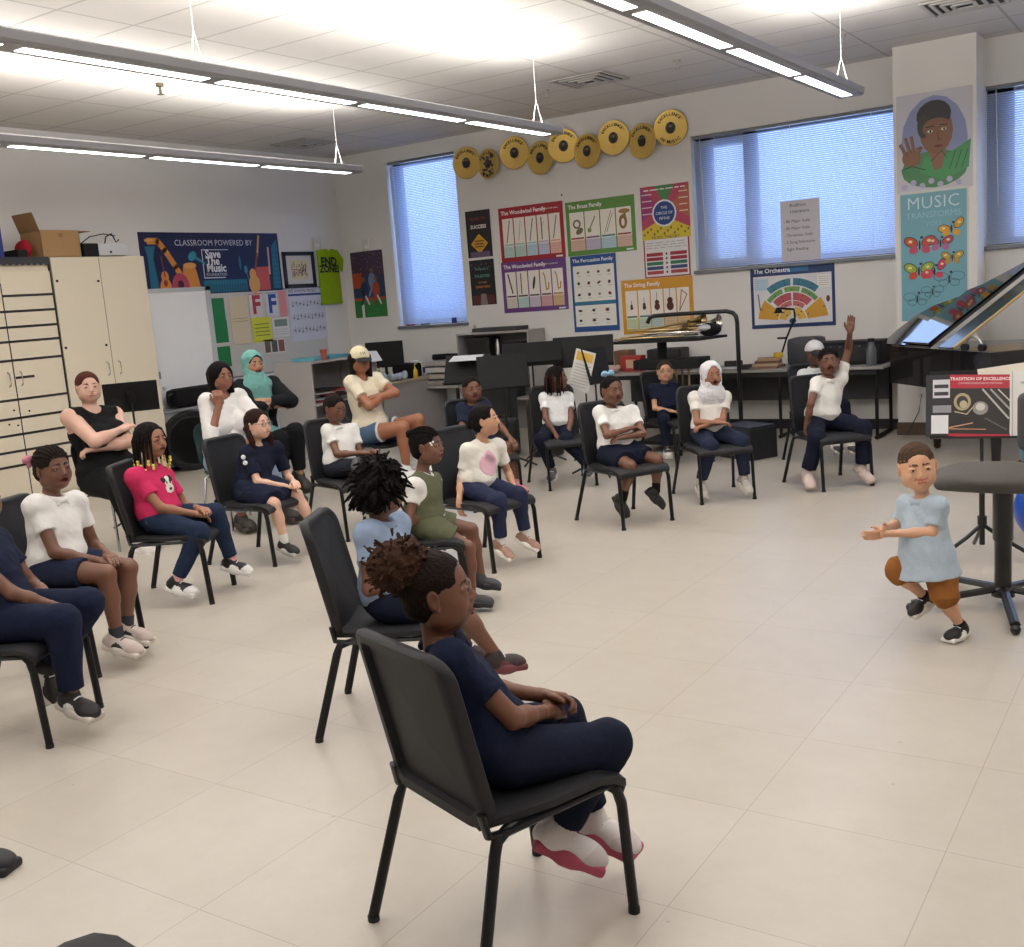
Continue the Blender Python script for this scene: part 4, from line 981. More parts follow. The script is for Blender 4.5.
# ================================================================ FLAT ARTWORK (posters, signs)
class Art:
    """flat printed artwork: coloured polygons and lettering stacked on a sheet, one mesh"""
    def __init__(s, w, h, paper, u, v, o):
        s.w, s.h = w, h; s.u, s.v, s.o = Vector(u), Vector(v), Vector(o); s.n = s.u.cross(s.v); s.bm = bmesh.new(); s.cols = []; s.cnt = 0; s.paper = paper; s.inc = 1
    def mi(s, col):
        if col not in s.cols: s.cols.append(col)
        return s.cols.index(col)
    def p(s, x, y, l): return s.o+s.u*(x-s.w/2)+s.v*(y-s.h/2)+s.n*(.0040+.0004*l+.00002*s.cnt)
    def poly(s, pts, col, lay=1):
        s.cnt += s.inc; vs = [s.bm.verts.new(s.p(x, y, lay)) for x, y in pts]; f = s.bm.faces.new(vs); f.material_index = s.mi(col); return s
    def rect(s, x0, y0, x1, y1, col, lay=1):
        W, H = s.w, s.h; return s.poly([(x0*W, y0*H), (x1*W, y0*H), (x1*W, y1*H), (x0*W, y1*H)], col, lay)
    def ell(s, x, y, rx, ry, col, lay=1, n=16, a=0, rel=True):
        X, Y = (x*s.w, y*s.h) if rel else (x, y); c, d = math.cos(a), math.sin(a)
        return s.poly([(X+c*rx*math.cos(t)-d*ry*math.sin(t), Y+d*rx*math.cos(t)+c*ry*math.sin(t)) for t in [k*2*PI/n for k in range(n)]], col, lay)
    def line(s, pts, wd, col, lay=1, rel=True):
        s.cnt += 1; s.inc = 0
        P = [Vector((x*s.w, y*s.h)) if rel else Vector((x, y)) for x, y in pts]
        for a, b in zip(P, P[1:]):
            d = (b-a); 
            if d.length < 1e-6: continue
            d.normalize(); q = Vector((-d.y, d.x))*wd/2; a2, b2 = a-d*wd*.3, b+d*wd*.3
            s.poly([tuple(a2-q), tuple(b2-q), tuple(b2+q), tuple(a2+q)], col, lay)
        s.inc = 1
        return s
    def arc(s, x, y, r0, r1, a0, a1, col, lay=1, n=10):
        s.cnt += 1; s.inc = 0
        X, Y = x*s.w, y*s.h; A = [math.radians(a0+(a1-a0)*k/n) for k in range(n+1)]
        for a, b in zip(A, A[1:]):
            s.poly([(X+r0*math.cos(a), Y+r0*math.sin(a)), (X+r1*math.cos(a), Y+r1*math.sin(a)), (X+r1*math.cos(b), Y+r1*math.sin(b)), (X+r0*math.cos(b), Y+r0*math.sin(b))], col, lay)
        s.inc = 1
        return s
    def text(s, body, x, y, size, col, lay=3, align='CENTER', bold=.0, rot=0, sp=1.):
        cu = bpy.data.curves.new('t', 'FONT'); cu.body = body; cu.size = size; cu.align_x = align; cu.align_y = 'CENTER'; cu.offset = bold; cu.space_character = sp; cu.resolution_u = 2
        ob = bpy.data.objects.new('t', cu); COL.objects.link(ob); dg = bpy.context.evaluated_depsgraph_get(); dg.update()
        me = bpy.data.meshes.new_from_object(ob.evaluated_get(dg)); bpy.data.objects.remove(ob); bpy.data.curves.remove(cu)
        s.cnt += 1; i = s.mi(col); c, d = math.cos(rot), math.sin(rot); vs = [s.bm.verts.new(s.p(x*s.w+c*q.co.x-d*q.co.y, y*s.h+d*q.co.x+c*q.co.y, lay)) for q in me.vertices]
        for pl in me.polygons:
            try: f = s.bm.faces.new([vs[k] for k in pl.vertices]); f.material_index = i
            except ValueError: pass
        bpy.data.meshes.remove(me); return s
    def scribble(s, x, y, w, h, col, rows=3, lay=2, wd=.002, seed=1):
        """rows of small text-like dashes"""
        r = random.Random(seed)
        for k in range(rows):
            yy = y+h*(1-(k+.5)/rows); xx = x
            while xx < x+w*.95:
                l = w*r.uniform(.08, .2); s.line([(xx, yy), (min(xx+l, x+w), yy)], wd, col, lay); xx += l+w*.05
        return s
    def build(s, parent, name='artwork', back=.003, rough=.45):
        t = parent
        B().prism([(-s.w/2, -s.h/2), (s.w/2, -s.h/2), (s.w/2, s.h/2), (-s.w/2, s.h/2)], s.o+s.n*.0, s.u, s.v, s.n*.0035).build('sheet', cm(s.paper, rough), t)
        me = bpy.data.meshes.new(name); s.bm.normal_update()
        for f in s.bm.faces:
            if f.normal.dot(s.n) < 0: f.normal_flip()
        s.bm.to_mesh(me); s.bm.free()
        if len(me.polygons): link(name, me, [cm(c, rough) for c in s.cols], t)
        return t
def wall_art(px0, px1, wall, paper, name, label, cat, group=None, tilt=0, grow=0):
    """top-left and bottom-right photo pixels of something flat on a wall -> (thing, Art)"""
    if wall == 'back': a, b = on_y(*px0, YB-.003), on_y(*px1, YB-.003); w = b[0]-a[0]; u = (1, 0, 0); n = (0, -1, 0)
    elif wall == 'col': a, b = on_y(*px0, CY-.003), on_y(*px1, CY-.003); w = b[0]-a[0]; u = (1, 0, 0); n = (0, -1, 0)
    else: a, b = on_x(*px0, XL+.003), on_x(*px1, XL+.003); w = b[1]-a[1]; u = (0, 1, 0); n = (1, 0, 0)
    h = a[2]-b[2]; c = (a+b)/2
    t = thing(name, label, cat, tuple(c), group=group)
    u = Vector(u); v = Vector((0, 0, 1))
    if tilt: q = Matrix.Rotation(math.radians(tilt), 3, Vector(n)); u = q @ u; v = q @ v
    return t, Art(w, h, paper, u, v, (0, 0, 0))

# ---- instrument posters on the back wall
G = 'instrument family posters'
def family(p0, p1, frame, head, title, label, pics, sub=''):
    t, A = wall_art(p0, p1, 'back', frame, 'instrument_poster', label, 'poster', G)
    A.text(title, .04, .90, A.h*.105, 'f2ecec', align='LEFT', bold=.0015)
    if sub: A.text(sub, .58, .90, A.h*.045, 'f2ecec', align='LEFT')
    n = len(pics); x = .045; w = (1-.09)/n
    for k, (kind, c1, c2) in enumerate(pics):
        x0 = x+k*w+.008; x1 = x+(k+1)*w-.008
        A.rect(x0, .09, x1, .80, 'efe8df', 1); A.rect(x0, .09, x1, .29, c2, 2); A.scribble(x0+.012, .11, x1-x0-.024, .16, '8d8d93', 4, 3, .003, k)
        A.rect(x0+.01, .305, x1-.01, .335, c1, 2)
        xc = (x0+x1)/2; W, H = A.w, A.h; q = lambda dx, dy: (xc+dx*w, .56+dy*.22)
        if kind == 'stick': A.line([q(-.15, -.9), q(.18, .9)], .012, '4a3a34', 2)
        if kind == 'thin': A.line([q(-.1, -.8), q(.12, .8)], .006, '7a7a80', 2)
        if kind == 'bassoon': A.line([q(-.1, -.9), q(-.1, .9)], .014, '5a2a20', 2); A.line([q(-.1, .2), q(.12, .5)], .004, '777777', 2)
        if kind == 'flutes': A.line([q(-.2, .9), q(.12, -.8)], .02, '33363c', 2)
        if kind == 'sax': A.line([q(-.18, .8), q(-.06, .5), q(.02, -.7), q(.2, -.6), q(.24, -.1)], .016, 'b58a3a', 2)
        if kind == 'clar': A.ell(xc, .56, .018, .085, '3a332e', 2, a=-.2)
        if kind == 'horn': A.ell(q(0, .1)[0], q(0, .1)[1], .055, .055, '6b6044', 2); A.ell(q(0, .1)[0], q(0, .1)[1], .034, .034, 'efe8df', 3); A.ell(q(.15, -.5)[0], q(.15, -.5)[1], .055, .035, '7a6a48', 2, a=.5)
        if kind == 'trumpet': A.line([q(-.22, -.5), q(.2, .6)], .018, '8a9a5a', 2); A.ell(*q(-.2, -.5), .028, .028, '8a9a5a', 2)
        if kind == 'bone': A.line([q(-.25, -.9), q(.22, .9)], .008, '8a7a4a', 2); A.line([q(-.1, -.8), q(.3, .7)], .008, '8a7a4a', 2)
        if kind == 'tuba': A.ell(*q(-.05, -.1), .055, .085, '8d6a34', 2); A.ell(*q(-.05, -.15), .022, .045, 'efe8df', 3); A.ell(*q(.05, .75), .075, .028, 'a07a3c', 3); A.line([q(.05, .7), q(.12, -.2)], .03, '8d6a34', 2)
        if kind.startswith('violin'):
            sc = float(kind[6:]); c = '5a2418'; A.ell(*q(0, -.35), .024*sc, .028*sc, c, 2); A.ell(xc, .56-.35*.22+.034*sc/H, .019*sc, .02*sc, c, 2); A.line([q(0, -.3), (xc, .56-.35*.22+.11*sc/H)], .006, '3a1a12', 3)
        if kind == 'harp': A.line([q(-.3, -.8), q(.3, .5), q(-.1, .9), q(-.3, -.8)], .012, 'b0793a', 2)
    A.text(' ', .5, .5, .01, frame)
    A.rect(.86, .02, .96, .05, 'e6e6e6', 2)
    return A.build(t)
family((498, 209), (566, 257), 'a3222f', 0, 'The Woodwind Family', 'red woodwind instrument family poster on the back wall', [('stick', '9fc4bf', 'b9d3cd'), ('thin', '9fc4bf', 'b5cfc7'), ('stick', 'a6c9d3', 'b3d0da'), ('bassoon', 'b9bcd9', 'c4c7de'), ('stick', 'e2a99a', 'e5b4a5')], 'from the flute to the oboe')
family((565, 203), (637, 250), '5f9140', 0, 'The Brass Family', 'green brass instrument family poster on the back wall', [('horn', 'a33a3a', 'dcb5a2'), ('trumpet', '6a4a7a', 'c3b7d3'), ('bone', '2f7a86', 'b1cfda'), ('tuba', 'a33a3a', 'dcb7a6')])
family((501, 263), (569, 309), '6d3f86', 0, 'The Woodwind Family', 'purple woodwind instrument family poster below the red one', [('flutes', '3a3a3a', 'd9d0c0'), ('bassoon', '3a3a3a', 'b8d6d0'), ('clar', '3a3a3a', 'cfc2d3'), ('sax', '3a3a3a', 'd3a2a8'), ('sax', 'b08a3a', 'd8b48a')], 'clarinets and saxophones')
family((621, 281), (695, 331), 'd69a2c', 0, 'The String Family', 'orange yellow string instrument family poster behind the instrument cart', [('violin.8', '2f6a4a', 'c8d7b4'), ('violin1', '2f6a7a', 'c2d3c0'), ('violin1.5', '2f6a7a', 'b9cfd0'), ('violin1.9', 'a34a2a', 'd6c09a'), ('harp', 'a34a2a', 'd9b98a')])
t, A = wall_art((570, 257), (620, 330), 'back', '1f4f93', 'instrument_poster', 'blue percussion instrument family poster on the back wall', 'poster', G)
A.text('The Percussion Family', .05, .935, A.w*.098, 'eef2f6', align='LEFT', bold=.001)
A.rect(.05, .40, .95, .87, 'eceae4', 1); A.rect(.05, .07, .95, .35, 'eceae4', 1); A.rect(.05, .355, .95, .395, '2f7a9a', 2)
r_ = random.Random(5)
for j, yy in enumerate((.78, .64, .49, .28, .15)):
    for k in range(4 if j < 3 else 3):
        xx = .16+k*(.225 if j < 3 else .30); c = r_.choice(['4a4038', '6a2a22', '8a7a5a', '22242a', '7a6a48']); A.ell(xx, yy, .028*r_.uniform(.6, 1.1), .022*r_.uniform(.5, 1), c, 2, a=r_.uniform(-.6, .6)); A.line([(xx-.03, yy-.045), (xx+.05, yy-.045)], .004, '777777', 2)
        if r_.random() < .5: A.line([(xx-.05, yy-.01), (xx+.05, yy+.02)], .006, c, 3)
A.build(t)
# orchestra seating plan
t, A = wall_art((750, 267), (836, 325), 'back', '1c3468', 'instrument_poster', 'dark blue orchestra seating plan poster under the large window', 'poster', G)
A.rect(.035, .06, .965, .83, 'dcdbe0', 1); A.text('The Orchestra', .04, .91, A.h*.10, 'eef2f6', align='LEFT', bold=.001); A.rect(.42, .87, .7, .95, '2a6a9a', 2)
A.rect(.05, .60, .22, .80, 'bcd3e2', 2); A.scribble(.06, .62, .15, .16, '6a7a8a', 5, 3, .003, 3); A.rect(.80, .60, .95, .80, 'eceae6', 2); A.scribble(.82, .62, .12, .16, '6a6a6a', 5, 3, .003, 4)
W_ = A.w*1.27
for (r0, r1, a0, a1, c) in ((.325, .39, 50, 88, '3a7f96'), (.325, .39, 92, 128, '3a7f96'), (.27, .315, 40, 72, '6a9a5a'), (.27, .315, 76, 104, '7aa35a'), (.27, .315, 108, 140, '6a9a5a'), (.19, .26, 45, 88, 'b3545c'), (.19, .26, 92, 135, 'b3545c'), (.14, .185, 50, 88, 'c26a6a'), (.14, .185, 92, 130, 'c26a6a'), (.14, .33, 6, 38, 'd3a03a'), (.14, .33, 142, 174, 'd3a03a'), (.06, .13, 10, 80, 'd9b04a'), (.06, .13, 100, 170, 'd9b04a'), (.0, .055, 0, 180, 'd8d2c8')):
    A.arc(.5, .10, r0*W_, r1*W_, a0, a1, c, 2)
    n_ = int((a1-a0)*r1/6)
    for rr in (r0+.015, r1-.015):
        if r1-r0 < .06 and rr > r0+.021: continue
        for k in range(n_):
            a = math.radians(a0+(a1-a0)*(k+.5)/n_); A.ell(.5*A.w+rr*W_*math.cos(a), .10*A.h+rr*W_*math.sin(a), .009, .009, '4a3320', 3, 6, rel=False)
A.ell(.92, .42, .02, .035, '6a2a22', 2); A.line([(.09, .55), (.11, .3)], .014, '4a6a8a', 2); A.ell(.5, .10, .04, .03, '2a3a6a', 4)
A.build(t)
# music theory posters right of the brass one
t, A = wall_art((640, 188), (691, 236), 'back', 'b5415f', 'theory_poster', 'colourful theory poster with a blue disc in its middle', 'poster', 'theory posters by the large window')
A.poly([(0, A.h*.35), (A.w*.4, A.h*.6), (0, A.h)], '9b3272', 1); A.poly([(A.w, A.h*.35), (A.w*.6, A.h*.6), (A.w, A.h)], 'b5604a', 1); A.rect(0, 0, 1, .18, 'd9c02e', 1); A.poly([(0, A.h*.18), (A.w*.5, A.h*.42), (A.w, A.h*.18)], 'd9c02e', 1); A.poly([(A.w*.3, A.h), (A.w*.7, A.h), (A.w*.5, A.h*.6)], '4f8a50', 1)
A.ell(.48, .48, .155, .155, 'dfe4ee', 2); A.ell(.48, .48, .135, .135, '1f3f86', 3)
for k, w_ in enumerate(('THE', 'CIRCLE OF', 'FIFTHS')): A.text(w_, .48, .58-.1*k, .045, 'e6ecf5', 4)
A.scribble(.08, .88, .84, .1, 'efe6e6', 1, 3, .014, 8)
for k in range(4): A.scribble(.03, .45+.12*k, .2, .08, 'e3c3cc', 1, 3, .012, 20+k); A.scribble(.80, .45+.12*k, .17, .08, 'e9cfc0', 1, 3, .012, 30+k)
for k in range(14): A.ell(.05+.07*k, .10+.05*(k % 3), .012, .016, '7a6a1e', 3)
A.build(t)
t, A = wall_art((643, 236), (691, 275), 'back', 'a33a4a', 'theory_poster', 'theory chart of red and green bars under the poster with the blue disc', 'poster', 'theory posters by the large window')
A.rect(.03, .03, .97, .97, 'e2dfe2', 1); A.text('MUSIC THEORY', .5, .92, .05, '2a2a4a'); A.scribble(.06, .66, .88, .18, '8a8a96', 3, 2, .006, 2)
for k, c in enumerate(('a3283f', 'a3283f', '2f7a5a', '3a4a7a', 'b0454a')):
    A.rect(.06, .50-.105*k, .42, .58-.105*k, c, 2); A.rect(.58, .50-.105*k, .94, .58-.105*k, c, 2); A.ell(.5, .54-.105*k, .012, .014, '2a2a2a', 2)
A.build(t)
# two small motivational posters left of the families
t, A = wall_art((465, 212), (493, 256), 'back', '2b2426', 'small_poster', 'small dark poster with a yellow diamond sign on the back wall', 'poster')
A.text('ROAD TO', .5, .82, .055, 'a03a3a'); A.text('SUCCESS', .5, .65, .062, 'e6e0da', bold=.002); A.poly([(A.w*.5, A.h*.08), (A.w*.85, A.h*.29), (A.w*.5, A.h*.5), (A.w*.15, A.h*.29)], 'd9a52e', 2); A.poly([(A.w*.5, A.h*.12), (A.w*.78, A.h*.29), (A.w*.5, A.h*.46), (A.w*.22, A.h*.29)], 'c9952a', 3); A.scribble(.32, .2, .36, .18, '2a2220', 3, 4, .012, 4); A.rect(0, 0, .1, 1, '17171a', 1); A.rect(.1, 0, .9, .12, '6a5a7a', 1); A.build(t)
t, A = wall_art((469, 261), (497, 304), 'back', '1d1f24', 'small_poster', 'small black poster with teal and orange lettering below the yellow diamond poster', 'poster')
A.text('Everyone is', .5, .80, .045, '6fb3a6'); A.text('TALENTED', .5, .64, .05, '5fa39a', bold=.001); A.text('IN THEIR', .5, .50, .035, 'c98a4a'); A.text('OWN WAY', .5, .40, .045, 'd07a3a', bold=.001); A.rect(.05, .02, .95, .22, '5a2a2c', 1); A.poly([(A.w*.35, 0), (A.w*.4, A.h*.25), (A.w*.6, A.h*.25), (A.w*.65, 0)], '8a7a7a', 2)
for k in range(9): A.ell(.1+.1*k, .9-.06*(k % 2), .006, .006, ['c98a4a', '5fa39a', 'a03a5a'][k % 3], 2)
A.build(t)
# football poster in the corner
t, A = wall_art((350, 253), (388, 316), 'back', '33405c', 'sports_poster', 'poster of football players on a green field in the corner', 'poster')
A.rect(0, 0, 1, .28, '2f7a3a', 1); A.rect(0, .62, 1, 1, '4a3a52', 1); A.rect(0, .26, 1, .30, 'b0482f', 2); A.rect(0, .45, .3, .68, 'b54a30', 2); A.rect(.22, 0, .3, .2, 'dcdcdc', 2)
r_ = random.Random(3)
for k in range(60): A.ell(r_.random()*.94+.03, .66+r_.random()*.32, .007, .009, r_.choice(['8a6a6a', '2a2c4a', 'b04a4a', '9a8a8a', '4a5a8a']), 2, 6)
for x, y, c in ((.35, .42, '26355f'), (.62, .55, '6a86b0'), (.72, .42, 'a8452f')): A.ell(x, y, .07, .11, c, 3); A.ell(x, y+.16, .03, .035, '7a5a48', 4); A.line([(x-.03, y-.1), (x-.12, y-.22)], .035, c, 3); A.line([(x+.03, y-.1), (x+.12, y-.22)], .03, 'd0d0d0', 3)
A.ell(.3, .38, .035, .045, '16213f', 4); A.build(t)
# handwritten notice taped to the large window blind
a, b = on_y(780, 202, YB-.078), on_y(821, 259, YB-.078)
t = thing('paper_notice', 'handwritten white notice hanging in front of the large window blind', 'notice', tuple((a+b)/2))
A = Art(b[0]-a[0], a[2]-b[2], 'c6c3cc', (1, 0, 0), (0, 0, 1), (0, 0, 0))
A.text('Audition', .45, .92, .052, '2a2a30'); A.text('Literature', .5, .82, .052, '2a2a30')
for k, w_ in enumerate(('- Bb Major Scale', '- Eb Major Scale', '- Chromatic Scale', '- 2 Song Selections', '- Sight Reading')): A.text(w_, .08, .66-.115*k, .044, '2f2f36', align='LEFT')
A.build(t)
B().tube([(0, 0, (a[2]-b[2])/2-.01), (0, .03, (a[2]-b[2])/2+.02)], .004, 5).build('tape', cm('c9c9c9'), t)
# ---- gold discs
GOLD = mat('gold_disc', 'd9b765', .33, metal=.7, var=.1, vscale=6)
def disc(px, py, r, label, seed):
    c = on_y(px, py, YB-.03); t = thing('gold_record', label, 'record', tuple(c), group='gold records along the top of the back wall')
    prof = [(.001, .004), (r*.9, .002), (r*.97, .0), (r, .004), (r, .007), (r*.96, .009), (r*.93, .006), (r*.4, .009), (.001, .010)]
    rings = [[Vector((q*math.cos(k*2*PI/40), -.01+z-.014, q*math.sin(k*2*PI/40))) for k in range(40)] for q, z in prof]
    tl = Matrix.Rotation(math.radians([8, -10, 6, -6, 12, -8, 5, -12, 9][seed]), 3, 'Z')
    B().loft([[tl @ v for v in g] for g in rings]).build('disc', GOLD, t, smooth=True)
    A = Art(2*r, 2*r, 'c9a044', (tl @ Vector((1, 0, 0))), (0, 0, 1), tl @ Vector((0, -.02, 0)))
    rr = random.Random(seed); big = seed in (1,)
    A.ell(.5, .5, r*.30, r*.33 if not big else r*.30, '3a3634' if not big else '4a4440', 2)
    if seed in (0, 7): 
        for x in (-.16, 0, .16): A.ell(.5+x*.5, .47, r*.09, r*.24, '26231f', 3); A.ell(.5+x*.5, .58, r*.05, r*.06, '7a6a5a', 4)
    elif big:
        for k in range(26): A.ell(.5+rr.uniform(-.24, .24), .5+rr.uniform(-.32, .3), r*.08, r*.14, rr.choice(['1a1a1c', '3a3a3e', '8a8884', '55504a']), 3, 8, a=rr.uniform(0, 3))
    else: A.ell(.5, .46, r*.18, r*.20, '1f1c1b', 3); A.ell(.5, .56, r*.09, r*.11, '7a6554', 4); A.ell(.5, .61, r*.10, r*.07, '1a1615', 5)
    for k in range(11):
        a = math.radians(150-k*12); A.text('EXCELLENCE*'[k], .5+.5*.74*math.cos(a), .5+.5*.74*math.sin(a), r*.22, '1d1812', 3, rot=a-PI/2, bold=.002)
    if seed in (1, 8):
        for k in range(8):
            a = math.radians(222+k*12); A.text('IN MUSIC'[k], .5+.5*.78*math.cos(a), .5+.5*.78*math.sin(a), r*.24, '1d1812', 3, rot=a+PI/2, bold=.002)
    me = bpy.data.meshes.new('label'); A.bm.normal_update()
    A.bm.to_mesh(me); A.bm.free(); link('label', me, [cm(c_, .5) for c_ in A.cols], t)
for k, (px, py, lb) in enumerate(((467, 163, 'leftmost gold record on the back wall beside the narrow window'), (489, 164, 'smaller gold record crowded with a dark picture, second from the left'), (515, 153, 'gold record just above the end of the long light'), (541, 158, 'gold record hanging lower, fourth from the left'),
        (564, 146, 'gold record half covered by its right neighbour, middle of the row'), (588, 151, 'low gold record left of the highest pair'), (614, 138, 'gold record sixth from the left end'.replace('sixth', 'seventh')), (643, 141, 'gold record with a group of figures, second from the right'), (671, 128, 'rightmost and highest gold record near the large window'))):
    disc(px, py, .20 if k not in (1,) else .185, lb, k)
# ---- banner on the left wall
a, b = on_x(137, 232, XL+.004), on_x(283, 290, XL+.004)
t = thing('music_banner', 'dark blue banner with instruments hanging above the door on the left wall', 'banner', tuple((a+b)/2))
w, h = b[1]-a[1], a[2]-b[2]; A = Art(w, h, '161d4a', (0, 1, 0), (0, 0, 1), (0, 0, 0))
A.text('CLASSROOM POWERED BY', .51, .83, .10, 'c9cbdc', sp=1.02)
A.line([(.455, .72), (.41, .72), (.41, .26), (.56, .26)], .012, 'd3d5e2', 2); A.line([(.455, .72), (.60, .72)], .008, 'd3d5e2', 2)
for k, w_ in enumerate(('Save', 'The', 'Music')): A.text(w_, .432, .645-.115*k, .135, 'e3e3ea', align='LEFT', bold=.004)
A.text('FOUNDATION', .50, .31, .05, 'c9cbdc')
T1, T2, OR, PK = '1f6a86', '2a8aa0', 'd68a3c', 'b0425a'
A.poly([(.03*w, .78*h), (.10*w, .78*h), (.08*w, .6*h), (.10*w, .02*h), (.04*w, .02*h), (.045*w, .6*h)], T1, 2)
A.line([(.06, .86), (.12, .86), (.16, .72), (.22, .45), (.27, .2)], .075, OR, 3); A.line([(.04, .87), (.09, .88)], .03, 'e0a55a', 3)
A.poly([(.22*w, .02*h), (.38*w, .02*h), (.36*w, .35*h), (.345*w, .5*h), (.27*w, .47*h), (.26*w, .3*h)], OR, 3); A.ell(.315, .47, .10, .035, 'e3a455', 4)
A.ell(.14, .30, .055, .07, 'd9853a', 4); A.ell(.14, .13, .085, .11, 'd9853a', 4); A.line([(.14, .3), (.13, .62)], .018, '7a3a2a', 5); A.ell(.14, .2, .03, .04, '8a3a2a', 5)
A.ell(.24, .14, .13, .16, PK, 3); A.ell(.24, .17, .045, .05, '4a1a2a', 4); A.ell(.34, .62, .07, .05, T2, 2, a=.6); A.line([(.36, .6), (.42, .5)], .03, T2, 2)
A.rect(.40, .02, .72, .22, T1, 2)
for k in range(16): A.rect(.405+.0195*k, .02, .415+.0195*k, .15, '174f66', 3)
A.ell(.68, .5, .02, .09, T1, 2); A.ell(.72, .38, .025, .05, T2, 2); A.line([(.72, .35), (.74, .15)], .012, T2, 2)
A.rect(.80, .02, .90, .42, 'c9524a', 2); A.line([(.845, .95), (.82, .62)], .03, 'd9a05a', 3); A.line([(.82, .65), (.79, .35)], .028, '8a4a2a', 3); A.ell(.77, .30, .06, .07, 'd9a05a', 4); A.ell(.775, .13, .095, .12, 'd9a05a', 4); A.line([(.91, .75), (.905, .3)], .03, 'd9a59a', 3)
A.poly([(.925*w, .04*h), (.985*w, .04*h), (.985*w, .9*h), (.94*w, .78*h)], T1, 2)
for k in range(8): A.line([(.93, .1+.08*k), (.985, .1+.08*k)], .008, '174f66', 3)
A.build(t)
# ---- bulletin board area
t, A = wall_art((200, 292), (330, 365), 'left', 'c9c6bf', 'bulletin_board', 'grey bulletin board covered with papers under the banner', 'board')
A.rect(0, 0, 1, .02, '8a8a8a', 1); A.rect(0, .98, 1, 1, '8a8a8a', 1); A.build(t)
def sheet(p0, p1, col, label, name='paper_sheet', group='papers on the bulletin board', fn=None):
    a, b = on_x(*p0, XL+.012), on_x(*p1, XL+.012); c = (a+b)/2
    t = thing(name, label, 'paper', tuple(c), group=group); A = Art(b[1]-a[1], a[2]-b[2], col, (0, 1, 0), (0, 0, 1), (0, 0, 0))
    if fn: fn(A)
    return A.build(t)
sheet((202, 299), (226, 321), '1f7a45', 'topmost dark green sheet at the left of the bulletin board')
sheet((206, 322), (229, 342), '1f7a45', 'second dark green sheet down on the bulletin board')
sheet((209, 348), (232, 366), '1f7a45', 'lowest dark green sheet on the bulletin board, above the hijab')
sheet((228, 297), (252, 343), 'd9c9ab', 'cream paper on the bulletin board right of the green sheets', fn=lambda A: A.scribble(.1, .45, .8, .12, 'a8987a', 2, 2, .01, 3))
def ef(c1, c2, letter):
    def f(A): A.text(letter, .5, .5, A.h*1.05, c1, bold=.012); A.rect(0, .97, 1, 1, c2, 2)
    return f
sheet((248, 294), (264, 317), 'd9d0cc', 'white sheet with a red letter F', fn=ef('b0383c', 'b0383c', 'F'))
sheet((265, 293), (279, 316), 'd5d3da', 'white sheet with a blue letter F', fn=ef('2a4a9a', '3a7ab0', 'F'))
sheet((278, 291), (288, 316), 'd98a86', 'salmon pink strip right of the two letters')
sheet((251, 318), (273, 341), 'd3d43a', 'yellow paper with notes pinned below the red letter', fn=lambda A: A.scribble(.15, .2, .7, .6, '6a7a2a', 4, 2, .012, 9))
sheet((272, 318), (290, 336), 'dcdad6', 'white paper with a grey box under the blue letter', fn=lambda A: (A.rect(.1, .55, .9, .9, '7a8a7a', 2), A.scribble(.1, .1, .8, .35, 'a0a0a0', 3, 3, .006, 4)))
sheet((263, 340), (286, 352), 'd8d3cc', 'small picture strip pinned at the bottom of the board', fn=lambda A: (A.rect(.05, .1, .3, .9, '6a5a4a', 2), A.rect(.36, .1, .62, .9, '55584a', 2), A.rect(.68, .1, .95, .9, '8a5a4a', 2)))
def chart(A):
    A.rect(0, .86, 1, .90, '2a3f7a', 2); A.text('WE KNOW MUSIC', .4, .95, .065, '2a2a30')
    for k in range(3):
        y = .66-.25*k
        for j in range(5): A.line([(.04, y+.02*j), (.96, y+.02*j)], .002, '8a8aa0', 2)
        for j in range(9): A.ell(.1+.1*j, y+.01+.02*((j*3+k) % 4), .014, .010, '33333a', 3); A.line([(.113+.1*j, y+.01), (.113+.1*j, y+.11)], .005, '33333a', 3)
sheet((287, 289), (328, 338), 'cfcfda', 'white wall chart of written music notes below the framed picture', 'music_chart', None, chart)
# framed picture
a, b = on_x(281, 252, XL+.003), on_x(316, 287, XL+.003)
t = thing('framed_picture', 'small picture of many figures in a wide black frame on the left wall', 'picture', tuple((a+b)/2)); w, h = b[1]-a[1], a[2]-b[2]
bb_ = B(); f = .05
for x0, x1, y0, y1 in ((-w/2, w/2, h/2-f, h/2), (-w/2, w/2, -h/2, -h/2+f), (-w/2, -w/2+f, -h/2, h/2), (w/2-f, w/2, -h/2, h/2)): bb_.bb((0, x0, y0), (.025, x1, y1))
bb_.build('frame', cm('1b1a1c', .4), t)
A = Art(w-.02, h-.02, 'd5cfc6', (0, 1, 0), (0, 0, 1), (0.004, 0, 0)); A.rect(.22, .22, .78, .78, 'd8c9a0', 1); r_ = random.Random(2)
for k in range(46): A.line([(.25+r_.random()*.5, .28+r_.random()*.4), (.25+r_.random()*.5, .28+r_.random()*.4)] if k % 5 == 0 else [(lambda x, y: (x, y))(*(q := (.25+r_.random()*.5, .26+r_.random()*.4))), (q[0]+.02, q[1]+.09)], .008, r_.choice(['4a3a2a', '8a3a5a', '3a5a8a', '6a7a3a', 'a05a2a', '2a2220']), 2)
A.build(t)
